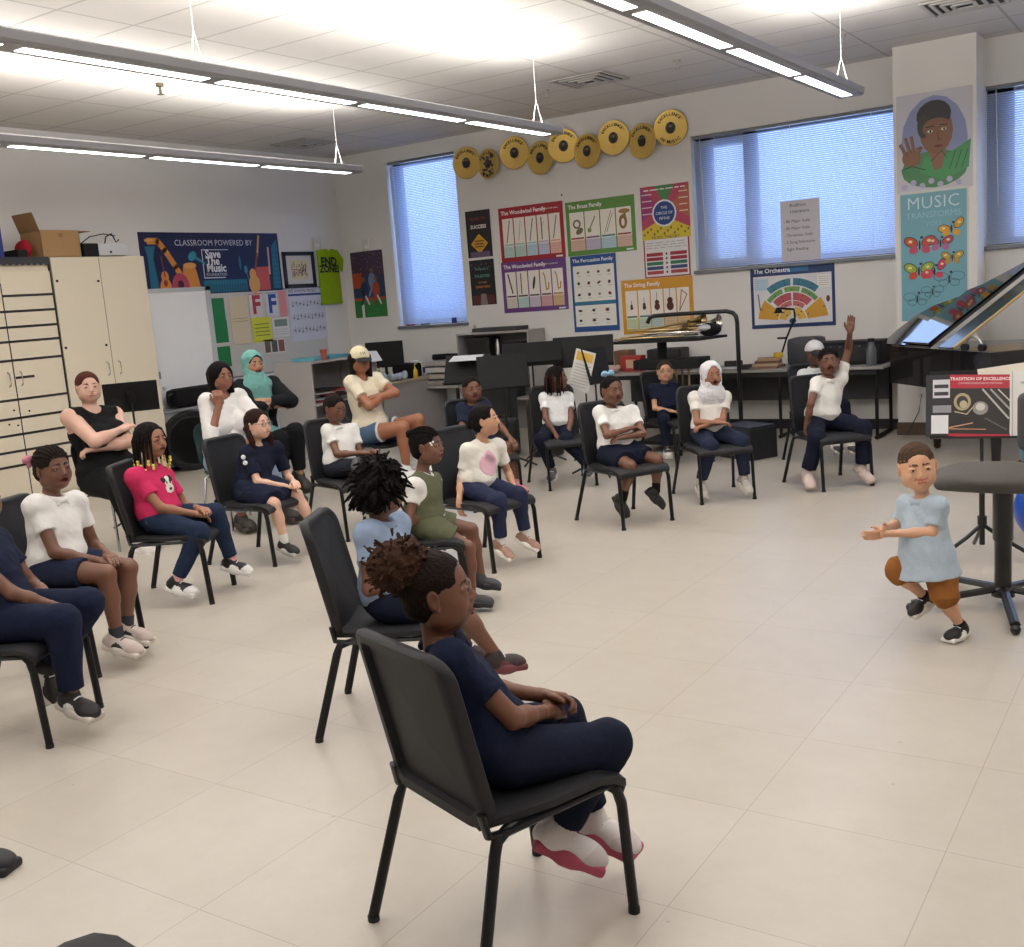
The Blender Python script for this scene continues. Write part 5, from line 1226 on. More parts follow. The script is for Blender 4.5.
# lime tee shirt pinned in the corner
a, b = on_x(316, 249, XL+.02), on_x(345, 303, XL+.02)
t = thing('pinned_shirt', 'lime green tee with black lettering pinned on the left wall near the corner', 'shirt', tuple((a+b)/2)); w, h = b[1]-a[1], a[2]-b[2]
B().prism([(x*w, y*h) for x, y in ((-.5, -.5), (.36, -.5), (.36, .12), (.5, .08), (.58, .3), (.36, .47), (.12, .5), (0, .46), (-.12, .5), (-.5, .47))], (0, 0, 0), (0, 1, 0), (0, 0, 1), (.02, 0, 0)).build('cloth', cloth('8fae1c'), t)
A = Art(w, h, '8fae1c', (0, 1, 0), (0, 0, 1), (.017, 0, 0)); A.text('END', .43, .76, .16, '1a1d12', bold=.008); A.text('ZONE!', .43, .63, .13, '1a1d12', bold=.006)
me = bpy.data.meshes.new('lettering'); A.bm.to_mesh(me); A.bm.free(); link('lettering', me, [cm('1a1d12', .6)], t)
# small wall devices
for (c, lb, rz) in ((on_x(315, 244, XL), 'small white alarm strobe on the left wall above the lime shirt', 0), (on_y(368, 245, YB), 'small white sensor on the back wall above the football poster', -PI/2)):
    t = thing('wall_alarm', lb, 'alarm', tuple(c), rz); B().box((.03, 0, 0), (.06, .13, .16), bev=.012).build('housing', cm('d6d3ce'), t); B().sphere((.065, 0, -.02), (.02, .03, .03)).build('lens', cm('e6e4e0', .2), t)
t = thing('wall_hook', 'tiny dark hook in the wall between the gold records and the red poster', 'hook', tuple(on_y(562, 195, YB))); B().sphere((0, -.01, 0), (.012, .012, .012)).build('peg', cm('6a6660'), t)
# column art
t, A = wall_art((896, 97), (973, 186), 'col', 'c9c9d2', 'portrait_painting', 'painting of a person in green with a raised hand on the column', 'painting')
w, h = A.w, A.h
A.ell(.5, .5, .44*w, .46*h, '8f97c2', 1); A.ell(.5, .22, .44*w, .19*h, '4f8a5c', 2); A.poly([(.38*w, .35*h), (.62*w, .33*h), (.98*w, .48*h), (.95*w, .2*h), (.6*w, .1*h), (.3*w, .2*h)], '4f9a62', 3)
A.poly([(.42*w, .42*h), (.66*w, .44*h), (.60*w, .22*h), (.50*w, .2*h)], '8f6650', 4); A.ell(.53, .60, .22*w, .235*h, '85604a', 5); A.ell(.50, .76, .23*w, .15*h, '3a3a3e', 6, a=.12); A.ell(.36, .66, .08*w, .12*h, '45423f', 6)
A.ell(.54, .63, .19*w, .10*h, '85604a', 7); A.ell(.45, .60, .035*w, .014*h, 'e2dcd4', 8); A.ell(.63, .61, .035*w, .014*h, 'e2dcd4', 8); A.ell(.455, .60, .014*w, .013*h, '1c1412', 9); A.ell(.635, .61, .014*w, .013*h, '1c1412', 9)
A.line([(.40, .645), (.50, .65)], .008, '1c1412', 8); A.line([(.58, .655), (.68, .65)], .008, '1c1412', 8); A.line([(.55, .58), (.56, .51), (.60, .51)], .006, '4a2a22', 8); A.ell(.56, .445, .06*w, .014*h, '6a3634', 8); A.line([(.46, .30), (.60, .40), (.66, .32)], .006, '24402c', 8)
A.ell(.20, .35, .13*w, .09*h, '8a624a', 5, a=-.4)
for k, (x0, y0, x1, y1) in enumerate(((.13, .38, .05, .5), (.18, .40, .12, .56), (.23, .41, .20, .57), (.28, .38, .33, .45), (.33, .45, .27, .44))): A.line([(x0, y0), (x1, y1)], .030, '8a624a', 6); A.line([(x0+.02, y0), (x1+.02, y1)], .004, '3a2620', 7)
for x in (.7, .78, .86): A.line([(x, .2), (x+.08, .38)], .006, '244a30', 8)
A.line([(.06, .24), (.2, .27), (.38, .22)], .008, '24402c', 8)
for k in range(7): A.ell(.1+.12*k, .06+.04*(k % 2), .04*w, .03*h, 'b5b0d0', 2)
A.build(t)
t, A = wall_art((899, 193), (969, 318), 'col', '74aabb', 'butterfly_poster', 'blue MUSIC poster with coloured butterflies on the column below the painting', 'poster')
w, h = A.w, A.h
A.rect(0, 0, .02, 1, 'd3d5d2', 1); A.rect(.98, 0, 1, 1, 'd3d5d2', 1); A.rect(0, .98, 1, 1, 'd3d5d2', 1)
A.text('MUSIC', .5, .90, .165, 'cfe0e6', bold=-.001, sp=1.05); A.text('TRANSFORMS', .5, .81, .082, '9cc6d2'); A.text('YOU', .5, .74, .07, '8cbccb')
def bfly(x, y, s, c1, c2, a=0, lw=0):
    s *= .72; x = .13+x*.76
    for sx in (-1, 1):
        if lw:
            for (ex, ey, rx, ry) in ((.09, .03, .075, .05), (.06, -.04, .05, .04)):
                pts = [(x+(sx*ex*s*math.cos(a)-ey*s*math.sin(a))/w*1.+rx*s/w*math.cos(q), y+(ey*s)/h+ry*s/h*math.sin(q)) for q in np.linspace(0, 2*PI, 13)]; A.line(pts, .004, '1f4a66', 3)
        else:
            A.ell(x+sx*.085*s/w, y+(.035*s+sx*a*.06)/h, .075*s, .05*s, '22343c', 2, a=sx*.5+a); A.ell(x+sx*.085*s/w, y+(.035*s+sx*a*.06)/h, .066*s, .042*s, c1, 3, a=sx*.5+a); A.ell(x+sx*.06*s/w, y-(.045*s)/h, .045*s, .038*s, c2, 3, a=-sx*.5); A.ell(x+sx*.09*s/w, y+(.04*s+sx*a*.06)/h, .02*s, .015*s, 'e3d9a0', 4)
    A.ell(x, y, .010*s, .05*s, '2a2426', 5); A.ell(x+.02*s/w, y+.075*s/h, .016*s, .014*s, '24345a', 5)
bfly(.22, .585, 1.35, 'c2502e', 'c24a6a'); bfly(.62, .585, 1.1, 'b5505c', 'a86a9a'); bfly(.83, .69, 1.1, 'd9a02a', 'd9a02a', .4); bfly(.20, .385, 1.3, '9ab03a', 'c24a2a'); bfly(.50, .375, 1.1, 'c9405c', 'c9405c', .6); bfly(.84, .47, .95, 'c2a23a', 'b0904a')
bfly(.78, .31, 1.2, 'x', 'x', 0, 1); bfly(.16, .17, 1.1, 'x', 'x', 0, 1); bfly(.46, .22, .9, 'x', 'x', 0, 1)
A.build(t)
# ================================================================ FURNITURE AND THINGS
BEIGE = mat('beige_laminate', 'd2c6ae', .45, var=.02, vscale=1.2); BEIGE2 = mat('beige_laminate_light', 'd8cdb7', .45, var=.02, vscale=1.2)
TAPE = cm('241f20', .6); GREYL = mat('grey_laminate', 'a5a1a0', .5, var=.02); GREYD = mat('grey_laminate_dark', '8b8887', .5); STEEL = mat('brushed_steel', 'a9a9a6', .3, metal=1)
BLK = mat('matt_black', '161618', .65, bump=.1, bscale=200, spec=.3); BLKS = mat('satin_black', '141416', .3)
XC = -9.75                                       # front plane of the tall cabinets
def handle(par, y, z, x=XC):
    B().tube([(x, y, z-.07), (x+.03, y, z-.055), (x+.034, y, z), (x+.03, y, z+.055), (x, y, z+.07)], .006, 8).build('handle', STEEL, par, smooth=True)
# tall two door cabinet
t = thing('tall_cabinet', 'tall beige two door cabinet at the right end beside the white door', 'cabinet', (0, 0, 0), group='tall beige cabinets')
B().bb((XL+.01, 6.585, 0), (XC-.022, 7.735, 2.445)).build('body', BEIGE, t)
for y0, y1, hy in ((6.60, 7.158, 7.09), (7.165, 7.73, 7.235)):
    dd = B().bb((XC-.02, y0, .1), (XC, y1, 2.44), bev=.002).build('door', BEIGE2, t); handle(dd, hy, 1.28)
B().bb((XC-.0195, 7.158, .1), (XC-.004, 7.165, 2.44)).build('gap', TAPE, t)
for y, z in ((6.64, 2.207), (7.12, 2.193), (6.63, 1.535), (7.11, 1.527)): B().cyl((XC, y, z), .014, .006, 10, (1, 0, 0)).build('screw_cap', TAPE, t)
B().bb((XC-.005, 7.735, 1.1), (XC+.01, 7.75, 1.18)).build('hinge', STEEL, t)
# left cabinet with a staff of black tape
t = thing('tall_cabinet', 'tall beige cabinet at far left marked with a music staff of black tape', 'cabinet', (0, 0, 0), group='tall beige cabinets')
B().bb((XL+.01, 5.42, 0), (XC-.022, 6.575, 2.445)).build('body', BEIGE, t)
for y0, y1, hy in ((5.43, 6.025, 5.965), (6.032, 6.57, 6.09)):
    dd = B().bb((XC-.02, y0, .1), (XC, y1, 2.31), bev=.002).build('door', BEIGE2, t); handle(dd, hy, 1.28)
for k, (z, y1, y0) in enumerate([(2.08, 6.57, 6.035), (1.93, 6.57, 5.43), (1.78, 6.57, 5.43), (1.64, 6.57, 5.43), (1.46, 6.57, 5.43), (1.29, 6.24, 6.04), (1.08, 6.57, 5.43), (.90, 6.57, 5.43), (.74, 6.57, 5.43), (.58, 6.57, 5.43), (.44, 6.57, 5.43)]):
    B().bb((XC, y0, z-.012), (XC+.003, y1, z+.012)).build('tape_line', TAPE, t)
B().bb((XC, 6.024, .1), (XC+.003, 6.034, 2.2)).build('seam_tape', TAPE, t)
B().bb((XC-.02, 6.572, 0), (XC+.002, 6.588, 2.44)).build('edge_tape', TAPE, t)
sc = [(5.42, 2.45), (6.58, 2.45), (6.58, 2.385)]
for k in range(18):
    for q in range(1, 5): y = 6.58-1.16*(k+q/4)/18; sc.append((y, 2.385-.018*math.sin(PI*q/4)))
B().prism([(y, z) for y, z in sc], (XC+.001, 0, 0), (0, 1, 0), (0, 0, 1), (.004, 0, 0)).build('border_trim', cm('34333a', .7), t)
for y, z in ((5.97, .98), (6.13, .955), (5.9, .85), (5.99, .83)): B().cyl((XC, y, z), .010, .004, 8, (1, 0, 0)).build('sticker_dot', TAPE, t)
t = thing('tall_cabinet', 'tall beige cabinet mostly beyond the left edge', 'cabinet', (0, 0, 0), group='tall beige cabinets')
B().bb((XL+.01, 4.25, 0), (XC-.022, 5.41, 2.445)).build('body', BEIGE, t)
for y0, y1, hy in ((4.26, 4.83, 4.77), (4.84, 5.405, 4.9)):
    dd = B().bb((XC-.02, y0, .1), (XC, y1, 2.44), bev=.002).build('door', BEIGE2, t); handle(dd, hy, 1.28)
CT = 2.445
# cardboard box with open flaps
CARD = mat('cardboard', 'a5825a', .8, bump=.1, var=.05); CARD2 = mat('cardboard_inside', '8d6c49', .8)
t = thing('cardboard_box', 'open brown cardboard box on top of the tall cabinets', 'box', (-9.95, 6.77, CT))
b = B(); w, d_, h = .44, .34, .27
for q in (((-d_/2, -w/2, 0), (-d_/2+.005, w/2, h)), ((d_/2-.005, -w/2, 0), (d_/2, w/2, h)), ((-d_/2, -w/2, 0), (d_/2, -w/2+.005, h)), ((-d_/2, w/2-.005, 0), (d_/2, w/2, h)), ((-d_/2, -w/2, 0), (d_/2, w/2, .006))): b.bb(*q)
b.build('carton', CARD, t)
B().loft([[Vector((x, -w/2, h-.01)) for x in (-d_/2, d_/2)]+[Vector((x, -w/2-.005, h-.01)) for x in (d_/2, -d_/2)], [Vector((x, -w/2-.06, h+.17)) for x in (-d_/2, d_/2)]+[Vector((x, -w/2-.066, h+.17)) for x in (d_/2, -d_/2)]]).build('flap', CARD2, t)
B().bb((-d_/2, w/2, h-.012), (d_/2, w/2+.14, h-.006)).build('flap', CARD, t)
B().bb((d_/2, -.02, .2), (d_/2+.001, .03, .24)).build('tape_mark', CARD2, t)
# projector
t = thing('projector', 'white projector with a black lens end on top of the tall cabinets', 'projector', (-9.93, 7.34, CT))
B().box((0, .05, .075), (.26, .40, .13), bev=.03).build('case', mat('projector_white', 'c9cace', .35), t, smooth=True)
B().box((.02, -.22, .07), (.24, .18, .14), bev=.008).build('lens_end', BLK, t); B().cyl((.13, .02, .05), .012, .01, 10, (1, 0, 0)).build('knob', BLK, t)
B().tube([(0, -.25, .14), (0, -.12, .22), (0, .05, .25), (0, .2, .23)], .006, 6).build('carry_strap', BLK, t)
t = thing('cable', 'short dark cable lying over the white projector', 'cable', (-9.93, 7.28, CT+.14)); B().tube([(.02, .1, 0), (0, .14, .08), (.02, .2, .11), (-.02, .26, .06), (.03, .24, .02), (0, .3, .05)], .007, 6).build('wire', BLK, t)
t = thing('binder', 'tall dark blue folder at the left end on top of the cabinets', 'binder', (-9.95, 6.12, CT)); B().box((0, 0, .20), (.28, .07, .40), bev=.004).build('cover', cm('1c2b7a', .5), t)
t = thing('storage_bag', 'red bag beside the cardboard box on top of the cabinets', 'bag', (-9.93, 6.44, CT)); B().sphere((0, 0, .09), (.12, .06, .09)).sphere((.02, .01, .14), (.05, .03, .05)).build('fabric', cloth('a3202f'), t, smooth=True)
t = thing('storage_tray', 'low black tray between the blue folder and the red bag', 'tray', (-9.93, 6.33, CT)); B().box((0, 0, .04), (.3, .10, .08), bev=.004).build('shell', BLK, t)
# low open bookcase along the left side
def open_case(name, label, o, L, D, H, shelves, axis, m=GREYL):
    """open case, local x along its length, front towards -y"""
    t = thing(name, label, 'shelf', o, axis)
    for x0, x1 in ((0, .02), (L-.02, L)): B().bb((x0, 0, 0), (x1, D, H-.02)).build('side_panel', m, t)
    B().bb((0, -.01, H-.02), (L, D, H+.005), bev=.003).build('top', m, t)
    B().bb((.02, D-.015, 0), (L-.02, D, H-.02)).build('back_panel', GREYD, t)
    for z in shelves: B().bb((.02, .01, z), (L-.02, D-.015, z+.02)).build('shelf_board', m, t)
    return t
XB = -8.65
open_case('open_bookcase', 'grey open bookcase in front of the left wall near the bulletin board', (XB, 8.98, 0), 1.16, .6, 1.135, (.08, .62), PI/2)
rr = random.Random(4)
for k in range(7):
    t = thing('folder', ['red', 'grey', 'dark', 'maroon', 'pale', 'red', 'black'][k]+' folder in the messy heap inside the grey open bookcase, '+['bottom', 'second up', 'third up', 'fourth up', 'fifth up', 'sixth up', 'topmost'][k], 'folder', (XB-.25+rr.uniform(-.03, .03), 9.45+rr.uniform(-.12, .2), .655+.022*k), PI/2+rr.uniform(-.25, .25), group='folders in the bookcase')
    B().box((0, 0, .0), (.32, .24, .02), bev=.002).build('cover', cm(['8a2230', '8f8f93', '2a2a30', '6a1e2a', 'b9b3ab', 'a02a38', '1c1c20'][k]), t)
def topthing(name, label, cat, x, y, z, fn, rz=0, group=None): t = thing(name, label, cat, (x, y, z), rz, group); fn(t); return t
ZT = 1.142
topthing('folder', 'teal folder lying on top of the grey bookcase, left one', 'folder', XB-.22, 9.18, ZT, lambda t: B().box((0, 0, .02), (.3, .24, .04), bev=.004).build('cover', cm('5a9aa8'), t), .2, 'folders on the bookcase')
topthing('folder', 'teal folder lying on top of the grey bookcase beyond the red cup', 'folder', XB-.2, 9.55, ZT, lambda t: B().box((0, 0, .02), (.26, .36, .04), bev=.004).build('cover', cm('4f93a6'), t), .1, 'folders on the bookcase')
topthing('cup', 'red brown cup standing on the grey bookcase', 'cup', XB-.08, 9.3, ZT, lambda t: B().lathe([(.03, 0), (.042, .12), (.038, .12), (.028, .01)], 16).build('cup_body', cm('a04a3a', .5), t, smooth=True))
topthing('paper_stack', 'pink papers on the far end of the grey bookcase', 'paper', XB-.2, 9.92, ZT, lambda t: [B().box((0, .02*k, .006+.006*k), (.3, .26, .005), rz=.15*k).build('sheet', cm(['d98a8c', 'd3717a', 'e0a5a0'][k]), t) for k in range(3)])
def droop(t):
    B().loft([[Vector((-.15, y, .03)) for y in (-.12, .12)]+[Vector((-.15, y, .028)) for y in (.12, -.12)], [Vector((.04, y, .03)) for y in (-.12, .12)]+[Vector((.04, y, .028)) for y in (.12, -.12)], [Vector((.13, y, -.09)) for y in (-.10, .12)]+[Vector((.128, y, -.092)) for y in (.12, -.10)]]).build('sheet', cm('dcdbe2'), t)
topthing('paper_sheet', 'white paper sheet drooping over the far corner of the grey bookcase', 'paper', XB-.03, 10.02, ZT, droop, -.1)
# grey desk continuing to the back wall
t = thing('office_desk', 'grey desk with closed side panel below the narrow window', 'desk', (XB, 10.2, 0))
B().bb((-.68, 0, .72), (0, 1.38, .75), bev=.004).build('top', mat('desk_top_tan', 'b3a48e', .5), t); B().bb((-.05, .02, .02), (-.03, 1.38, .72)).build('front_panel', GREYL, t); B().bb((-.66, .02, 0), (-.03, .045, .72)).build('side_panel', GREYL, t)
ZD = .75
def monitor(t):
    B().box((0, 0, .33), (.50, .03, .34), bev=.006).build('screen', BLK, t); B().tube([(0, .01, .0), (0, .02, .2)], .02, 8).build('stand', BLK, t); B().box((0, 0, .008), (.22, .16, .015), bev=.004).build('base', BLK, t)
topthing('computer_monitor', 'black monitor standing on the grey desk', 'monitor', XB-.45, 10.85, ZD, monitor, .5)
topthing('bag', 'black bag lying on the grey desk right of the monitor', 'bag', XB-.22, 11.0, ZD, lambda t: B().box((0, 0, .10), (.34, .24, .20), bev=.05).build('bag_body', cloth('17171a'), t, smooth=True))
def crumple(t):
    s_ = Sdf(); r_ = np.random.RandomState(3)
    for k in range(14): s_.ell(np.array([r_.uniform(-.12, .12), r_.uniform(-.2, .2), r_.uniform(.02, .07)]), (.06, .05, .04), R=euler(*r_.uniform(-90, 90, 3)), k=.008)
    s_.noise = (.008, 60., 2); s_.cut((0, 0, 0), (0, 0, -1)); link('plastic_sheet', to_mesh('p', [s_.mesh(.008)]), mat('plastic_bag', 'a9b0bd', .3), t)
topthing('plastic_bag', 'crumpled pale plastic bag on the front of the grey desk', 'bag', XB-.13, 10.62, ZD, crumple)
def wipes(c1, c2, r, h):
    def f(t): B().cyl((0, 0, 0), r, h, 20).build('tub', cm(c1, .4), t, smooth=True); B().cyl((0, 0, h*.25), r*1.01, h*.45, 20).build('label_band', cm(c2), t, smooth=True); B().lathe([(r*1.03, h), (r*1.03, h+.015), (r*.4, h+.03), (.001, h+.03)], 20).build('lid', cm('d9d9dc', .4), t, smooth=True)
    return f
topthing('wipes_tub', 'tall white and blue tub standing on the desk, left one', 'tub', XB-.12, 11.05, ZD, wipes('d9dadd', '2a3a8a', .055, .20)); topthing('wipes_tub', 'wide white and blue tub with dome lid near the desk end', 'tub', XB-.10, 11.32, ZD, wipes('dcdcdf', '3a3f8f', .085, .17))
def bottle(c):
    def f(t): B().lathe([(.03, 0), (.036, .01), (.034, .10), (.015, .13), (.013, .15)], 16).build('bottle_body', cm(c, .4), t, smooth=True); B().tube([(0, 0, .15), (0, 0, .18), (.03, 0, .19)], .009, 6).build('pump', cm(c, .4), t)
    return f
topthing('spray_bottle', 'yellow bottle at the front edge of the desk', 'bottle', XB-.05, 10.95, ZD, bottle('d9b82a')); topthing('spray_bottle', 'pale yellow bottle behind the woman in the cap', 'bottle', XB-.2, 10.42, ZD+.0, bottle('cfc66a'))
for k in range(4): topthing('storage_tray', ['bottom', 'second', 'third', 'top'][k]+' tray of the stack by the back wall right of the narrow window', 'tray', XB+.18, 11.36, .62+.085*k if k else .62, (lambda k: lambda t: B().box((0, 0, .035), (.50, .34, .065), bev=.01).build('shell', cm(['8f8a86', 'a8a29c', 'c3c0bd', 'b0aba6'][k]), t))(k), 0, 'trays by the back wall')
t = thing('side_table', 'small grey table under the stack of trays', 'table', (XB+.18, 11.36, 0)); B().bb((-.3, -.22, .59), (.3, .22, .62)).build('top', GREYL, t); [B().bb((sx*.27-.015, sy*.19-.015, 0), (sx*.27+.015, sy*.19+.015, .59)).build('leg', BLK, t) for sx in (-1, 1) for sy in (-1, 1)]
topthing('rolled_cloth', 'dark rolled cloth on top of the tray stack', 'cloth', XB+.18, 11.36, .945, lambda t: B().tube([(-.22, 0, .04), (0, .02, .045), (.22, 0, .04)], .04, 10).build('roll', cloth('1d1d20'), t, smooth=True))
for k in range(2): topthing('marker_pen', ['red', 'dark'][k]+' pen lying on the sill of the narrow window', 'pen', -9.15+.25*k, YB-.1, 1.418, (lambda k: lambda t: B().tube([(-.07, 0, .01), (.07, 0, .01)], .009, 8).build('barrel', cm(['a5403a', '3a3a3a'][k]), t))(k), .1, 'pens on the sill')
topthing('ink_jar', 'small blue jar at the right end of the narrow sill', 'jar', -8.42, YB-.09, 1.418, lambda t: B().cyl((0, 0, 0), .035, .07, 14).build('jar_body', cm('26357a', .3), t))
# open bookcase at the back wall
t = open_case('open_bookcase', 'grey open bookcase against the back wall between the narrow window and the posters', (-8.17, 11.2, 0), 1.10, .40, 1.28, (.42, .90), 0)
def boxy(c, w, d, h, nm='shell', m=None): return lambda t: B().box((0, 0, h/2), (w, d, h), bev=min(w, d, h)*.08).build(nm, m or cm(c), t)
topthing('speaker_box', 'black box inside the back bookcase, left side', 'box', -7.85, 11.35, .92, boxy('141414', .34, .26, .30)); topthing('speaker_box', 'black box inside the back bookcase, right side', 'box', -7.36, 11.38, .92, boxy('17171a', .30, .24, .22)); topthing('thermos', 'steel thermos inside the back bookcase', 'bottle', -7.58, 11.27, .92, lambda t: B().lathe([(.035, 0), (.035, .2), (.022, .24), (.022, .27)], 16).build('bottle_body', STEEL, t, smooth=True))
topthing('flat_case', 'flat dark case lying on top of the back bookcase', 'case', -7.6, 11.38, 1.285, boxy('3a3a3c', .7, .26, .05)); topthing('small_figure', 'small metal ornament on top of the back bookcase at its left', 'ornament', -7.95, 11.32, 1.285, lambda t: B().lathe([(.03, 0), (.012, .02), (.02, .07), (.001, .11)], 12).build('figure', STEEL, t, smooth=True))
for k in range(5): topthing('folder', 'folder standing on the lower shelf of the back bookcase, '+['first', 'second', 'third', 'fourth', 'fifth'][k]+' from its left', 'folder', -7.9+.13*k, 11.36, .442, (lambda k: boxy(['3a3a42', '55504a', '2a2a2e', '6a625a', '333'.ljust(6, '3')][k], .05, .28, .36+.02*(k % 3)))(k), 0, 'folders on the lower shelf')
# long table by the back wall
t = thing('long_table', 'long grey table with black legs along the back wall', 'table', (-4.3, 11.2, 0))
B().bb((-1.55, -.34, .71), (1.58, .36, .74), bev=.004).build('top', mat('table_grey', '9a9794', .45), t); B().bb((-1.5, .2, .35), (1.5, .22, .71)).build('modesty_panel', cm('3c3c40'), t); B().bb((-1.5, -.3, .66), (1.5, -.28, .71)).build('rail', cm('2a2a2c'), t)
for x in (-1.48, -.45, .5, 1.5):
    B().tube([(x, -.28, .71), (x, -.28, .02)], .018, 8).build('leg', BLK, t); B().tube([(x, .28, .71), (x, .28, .02)], .018, 8).build('leg', BLK, t); B().tube([(x, -.32, .02), (x, .32, .02)], .02, 8).build('foot', BLK, t)
ZL = .74
topthing('music_equipment', 'black keyboard amplifier box on the right part of the long table', 'equipment', -3.15, 11.3, ZL, lambda t: (B().box((0, 0, .12), (.72, .36, .24), bev=.012).build('case', BLK, t), B().box((0, -.185, .12), (.66, .01, .17)).build('grille', cm('242428', .8), t), [B().cyl((-.26+.1*k, -.19, .19), .012, .012, 10, (0, -1, 0)).build('knob', cm('4a4a50'), t) for k in range(6)]))
topthing('printer', 'dark grey machine behind the child in the cap on the long table', 'machine', -3.62, 11.3, ZL, lambda t: (B().box((0, 0, .15), (.34, .36, .30), bev=.06).build('case', cm('33353c', .5), t, smooth=True)))
topthing('water_bottle', 'grey bottle standing at the right end of the long table', 'bottle', -2.86, 10.98, ZL, lambda t: (B().lathe([(.045, 0), (.05, .02), (.05, .16), (.03, .20), (.03, .24)], 16).build('bottle_body', cm('5a5d63', .3), t, smooth=True), B().cyl((0, 0, .24), .035, .035, 14).build('cap', BLK, t)))
def lamp(t):
    B().cyl((0, 0, 0), .07, .02, 20).build('base', BLK, t); B().tube([(0, 0, .02), (.10, 0, .30), (.20, 0, .52)], .010, 8).build('arm', BLK, t); B().tube([(.20, 0, .52), (.19, 0, .60), (.04, 0, .62)], .012, 8).build('arm', BLK, t); B().lathe([(.02, .02), (.05, -.04), (.045, -.04), (.015, .015)], 14, (.02, 0, .61)).build('lamp_shade', BLK, t, smooth=True); B().tube([(-.0, 0, .30), (.1, 0, .30)], .012, 6).build('clamp', BLK, t)
topthing('desk_lamp', 'black jointed desk lamp below the orchestra poster', 'lamp', -3.92, 11.25, ZL, lamp)
for k in range(4): topthing('book', ['bottom', 'second', 'third', 'top'][k]+' book of the small pile left of the desk lamp', 'book', -3.98+.01*k, 11.05, ZL+.028*k, (lambda k: boxy(['8a6a55', 'b9a48a', '6a4a3c', 'a88a70'][k], .30-.02*k, .22, .027))(k), .1*k, 'books by the desk lamp')
topthing('tape_roll', 'small yellow roll on the pile by the desk lamp', 'roll', -3.83, 11.0, ZL+.113, lambda t: B().cyl((0, 0, 0), .05, .05, 18).build('roll', cm('c9a52a'), t, smooth=True))
for k in range(5): topthing('paper_sheet', 'loose white paper on the long table, '+['nearest', 'second', 'third', 'fourth', 'furthest'][k]+' in the spread pile', 'paper', -4.62+.12*k, 11.05+.05*(k % 2), ZL+.002+.003*k, (lambda k: lambda t: B().box((0, 0, 0), (.28, .21, .002)).build('sheet', cm('d0ced2'), t))(k), .3-.2*k, 'papers on the long table')
for k in range(3): topthing('book', 'book lying behind the girl in the headscarf, '+['bottom', 'middle', 'top'][k]+' one', 'book', -5.0, 11.02, ZL+.03*k, (lambda k: boxy(['8a8076', 'b5ab9c', '5c5650'][k], .26, .2, .029))(k), .05*k, 'books behind the headscarf')
topthing('stapler', 'small dark object at the back of the long table', 'stapler', -4.5, 11.42, ZL, boxy('2a2422', .2, .06, .06)); topthing('phone', 'black phone lying near the front of the long table', 'phone', -4.18, 10.98, ZL, boxy('141414', .2, .12, .05), .4)
topthing('tissue_box', 'red and white box on the left end of the long table', 'box', -5.62, 11.15, ZL, lambda t: (B().box((0, 0, .09), (.26, .14, .18), bev=.004).build('carton', cm('a8322f'), t), B().box((0, -.071, .09), (.12, .002, .10)).build('label_panel', cm('c9a28a'), t))); topthing('wicker_box', 'brown box on the left end of the long table', 'box', -5.80, 11.3, ZL, boxy('6d4f38', .2, .2, .24)); topthing('cloth_bow', 'pale pink cloth in front of the brown box', 'cloth', -5.82, 11.0, ZL, lambda t: B().sphere((0, 0, .04), (.09, .06, .04)).sphere((.06, .02, .06), (.04, .04, .03)).build('fabric', cloth('d0a9a4'), t, smooth=True))
topthing('equipment_box', 'dark box on the table under the instrument cart top', 'box', -5.25, 11.32, ZL, boxy('222226', .42, .28, .24))
# instrument cart
t = thing('instrument_cart', 'black rolling cart with a raised top shelf and tall bent tube', 'cart', (-4.66, 10.12, 0))
B().loft([[Vector((-.62, -.25, 1.13)), Vector((.42, -.25, 1.13)), Vector((.52, .25, 1.13)), Vector((-.52, .25, 1.13))], [Vector((-.62, -.25, 1.155)), Vector((.42, -.25, 1.155)), Vector((.52, .25, 1.155)), Vector((-.52, .25, 1.155))]]).build('top_shelf', BLK, t)
B().tube([(-.30, .1, 1.32), (-.27, .1, 1.375), (-.22, .1, 1.39), (.0, .1, 1.395), (.58, .1, 1.395), (.65, .1, 1.375), (.68, .1, 1.34), (.69, .1, 1.28), (.69, .1, .06)], .022, 10).build('tube_frame', BLKS, t, smooth=True)
B().tube([(-.10, 0, 1.13), (-.10, 0, .95)], .05, 10).build('post', BLK, t); B().box((0.0, 0, .90), (.72, .34, .10), bev=.01).build('lower_shelf', BLK, t); B().tube([(-.12, .05, .86), (-.12, .05, .06)], .03, 8).build('column', BLK, t); B().box((.18, 0, .10), (.98, .5, .04), bev=.01).build('base', BLK, t)
for sx, sy in ((-.28, -.22), (-.28, .22), (.66, -.22), (.66, .22)): B().cyl((sx, sy-.015, .04), .04, .03, 14, (0, 1, 0)).build('wheel', BLKS, t)
for k in range(4): B().tube([(.02+.07*k, -.1, .85), (.02+.07*k, -.1, .45)], .012, 6).build('hanging_tube', cm(['6a4a2a', '8a7038', '55402a', '7a6a50'][k], .4), t)
BRASS = mat('polished_brass', 'a8926a', .28, metal=1); SILV = mat('silver_plate', 'c3bfb5', .2, metal=1)
def horn_inst(label, x, y, rz, m, z=1.157):
    x, y = x-.31, y+.67
    t = thing('trombone', label, 'instrument', (x, y, z), rz, group='brass instruments on the cart')
    B().tube([(-.42, -.03, .02), (.3, -.03, .02), (.34, 0, .02), (.3, .03, .02), (-.36, .03, .02)], .010, 8).build('slide', m, t, smooth=True)
    B().lathe([(.012, 0), (.014, .2), (.022, .32), (.045, .40), (.075, .43), (.07, .43), (.04, .398), (.015, .3)], 20, (-.05, .08, .055), (1, 0, .12)).build('bell', m, t, smooth=True)
    B().tube([(-.05, .08, .05), (-.34, .08, .03), (-.38, .055, .03), (-.36, .03, .02)], .010, 8).build('tuning_tube', m, t, smooth=True)
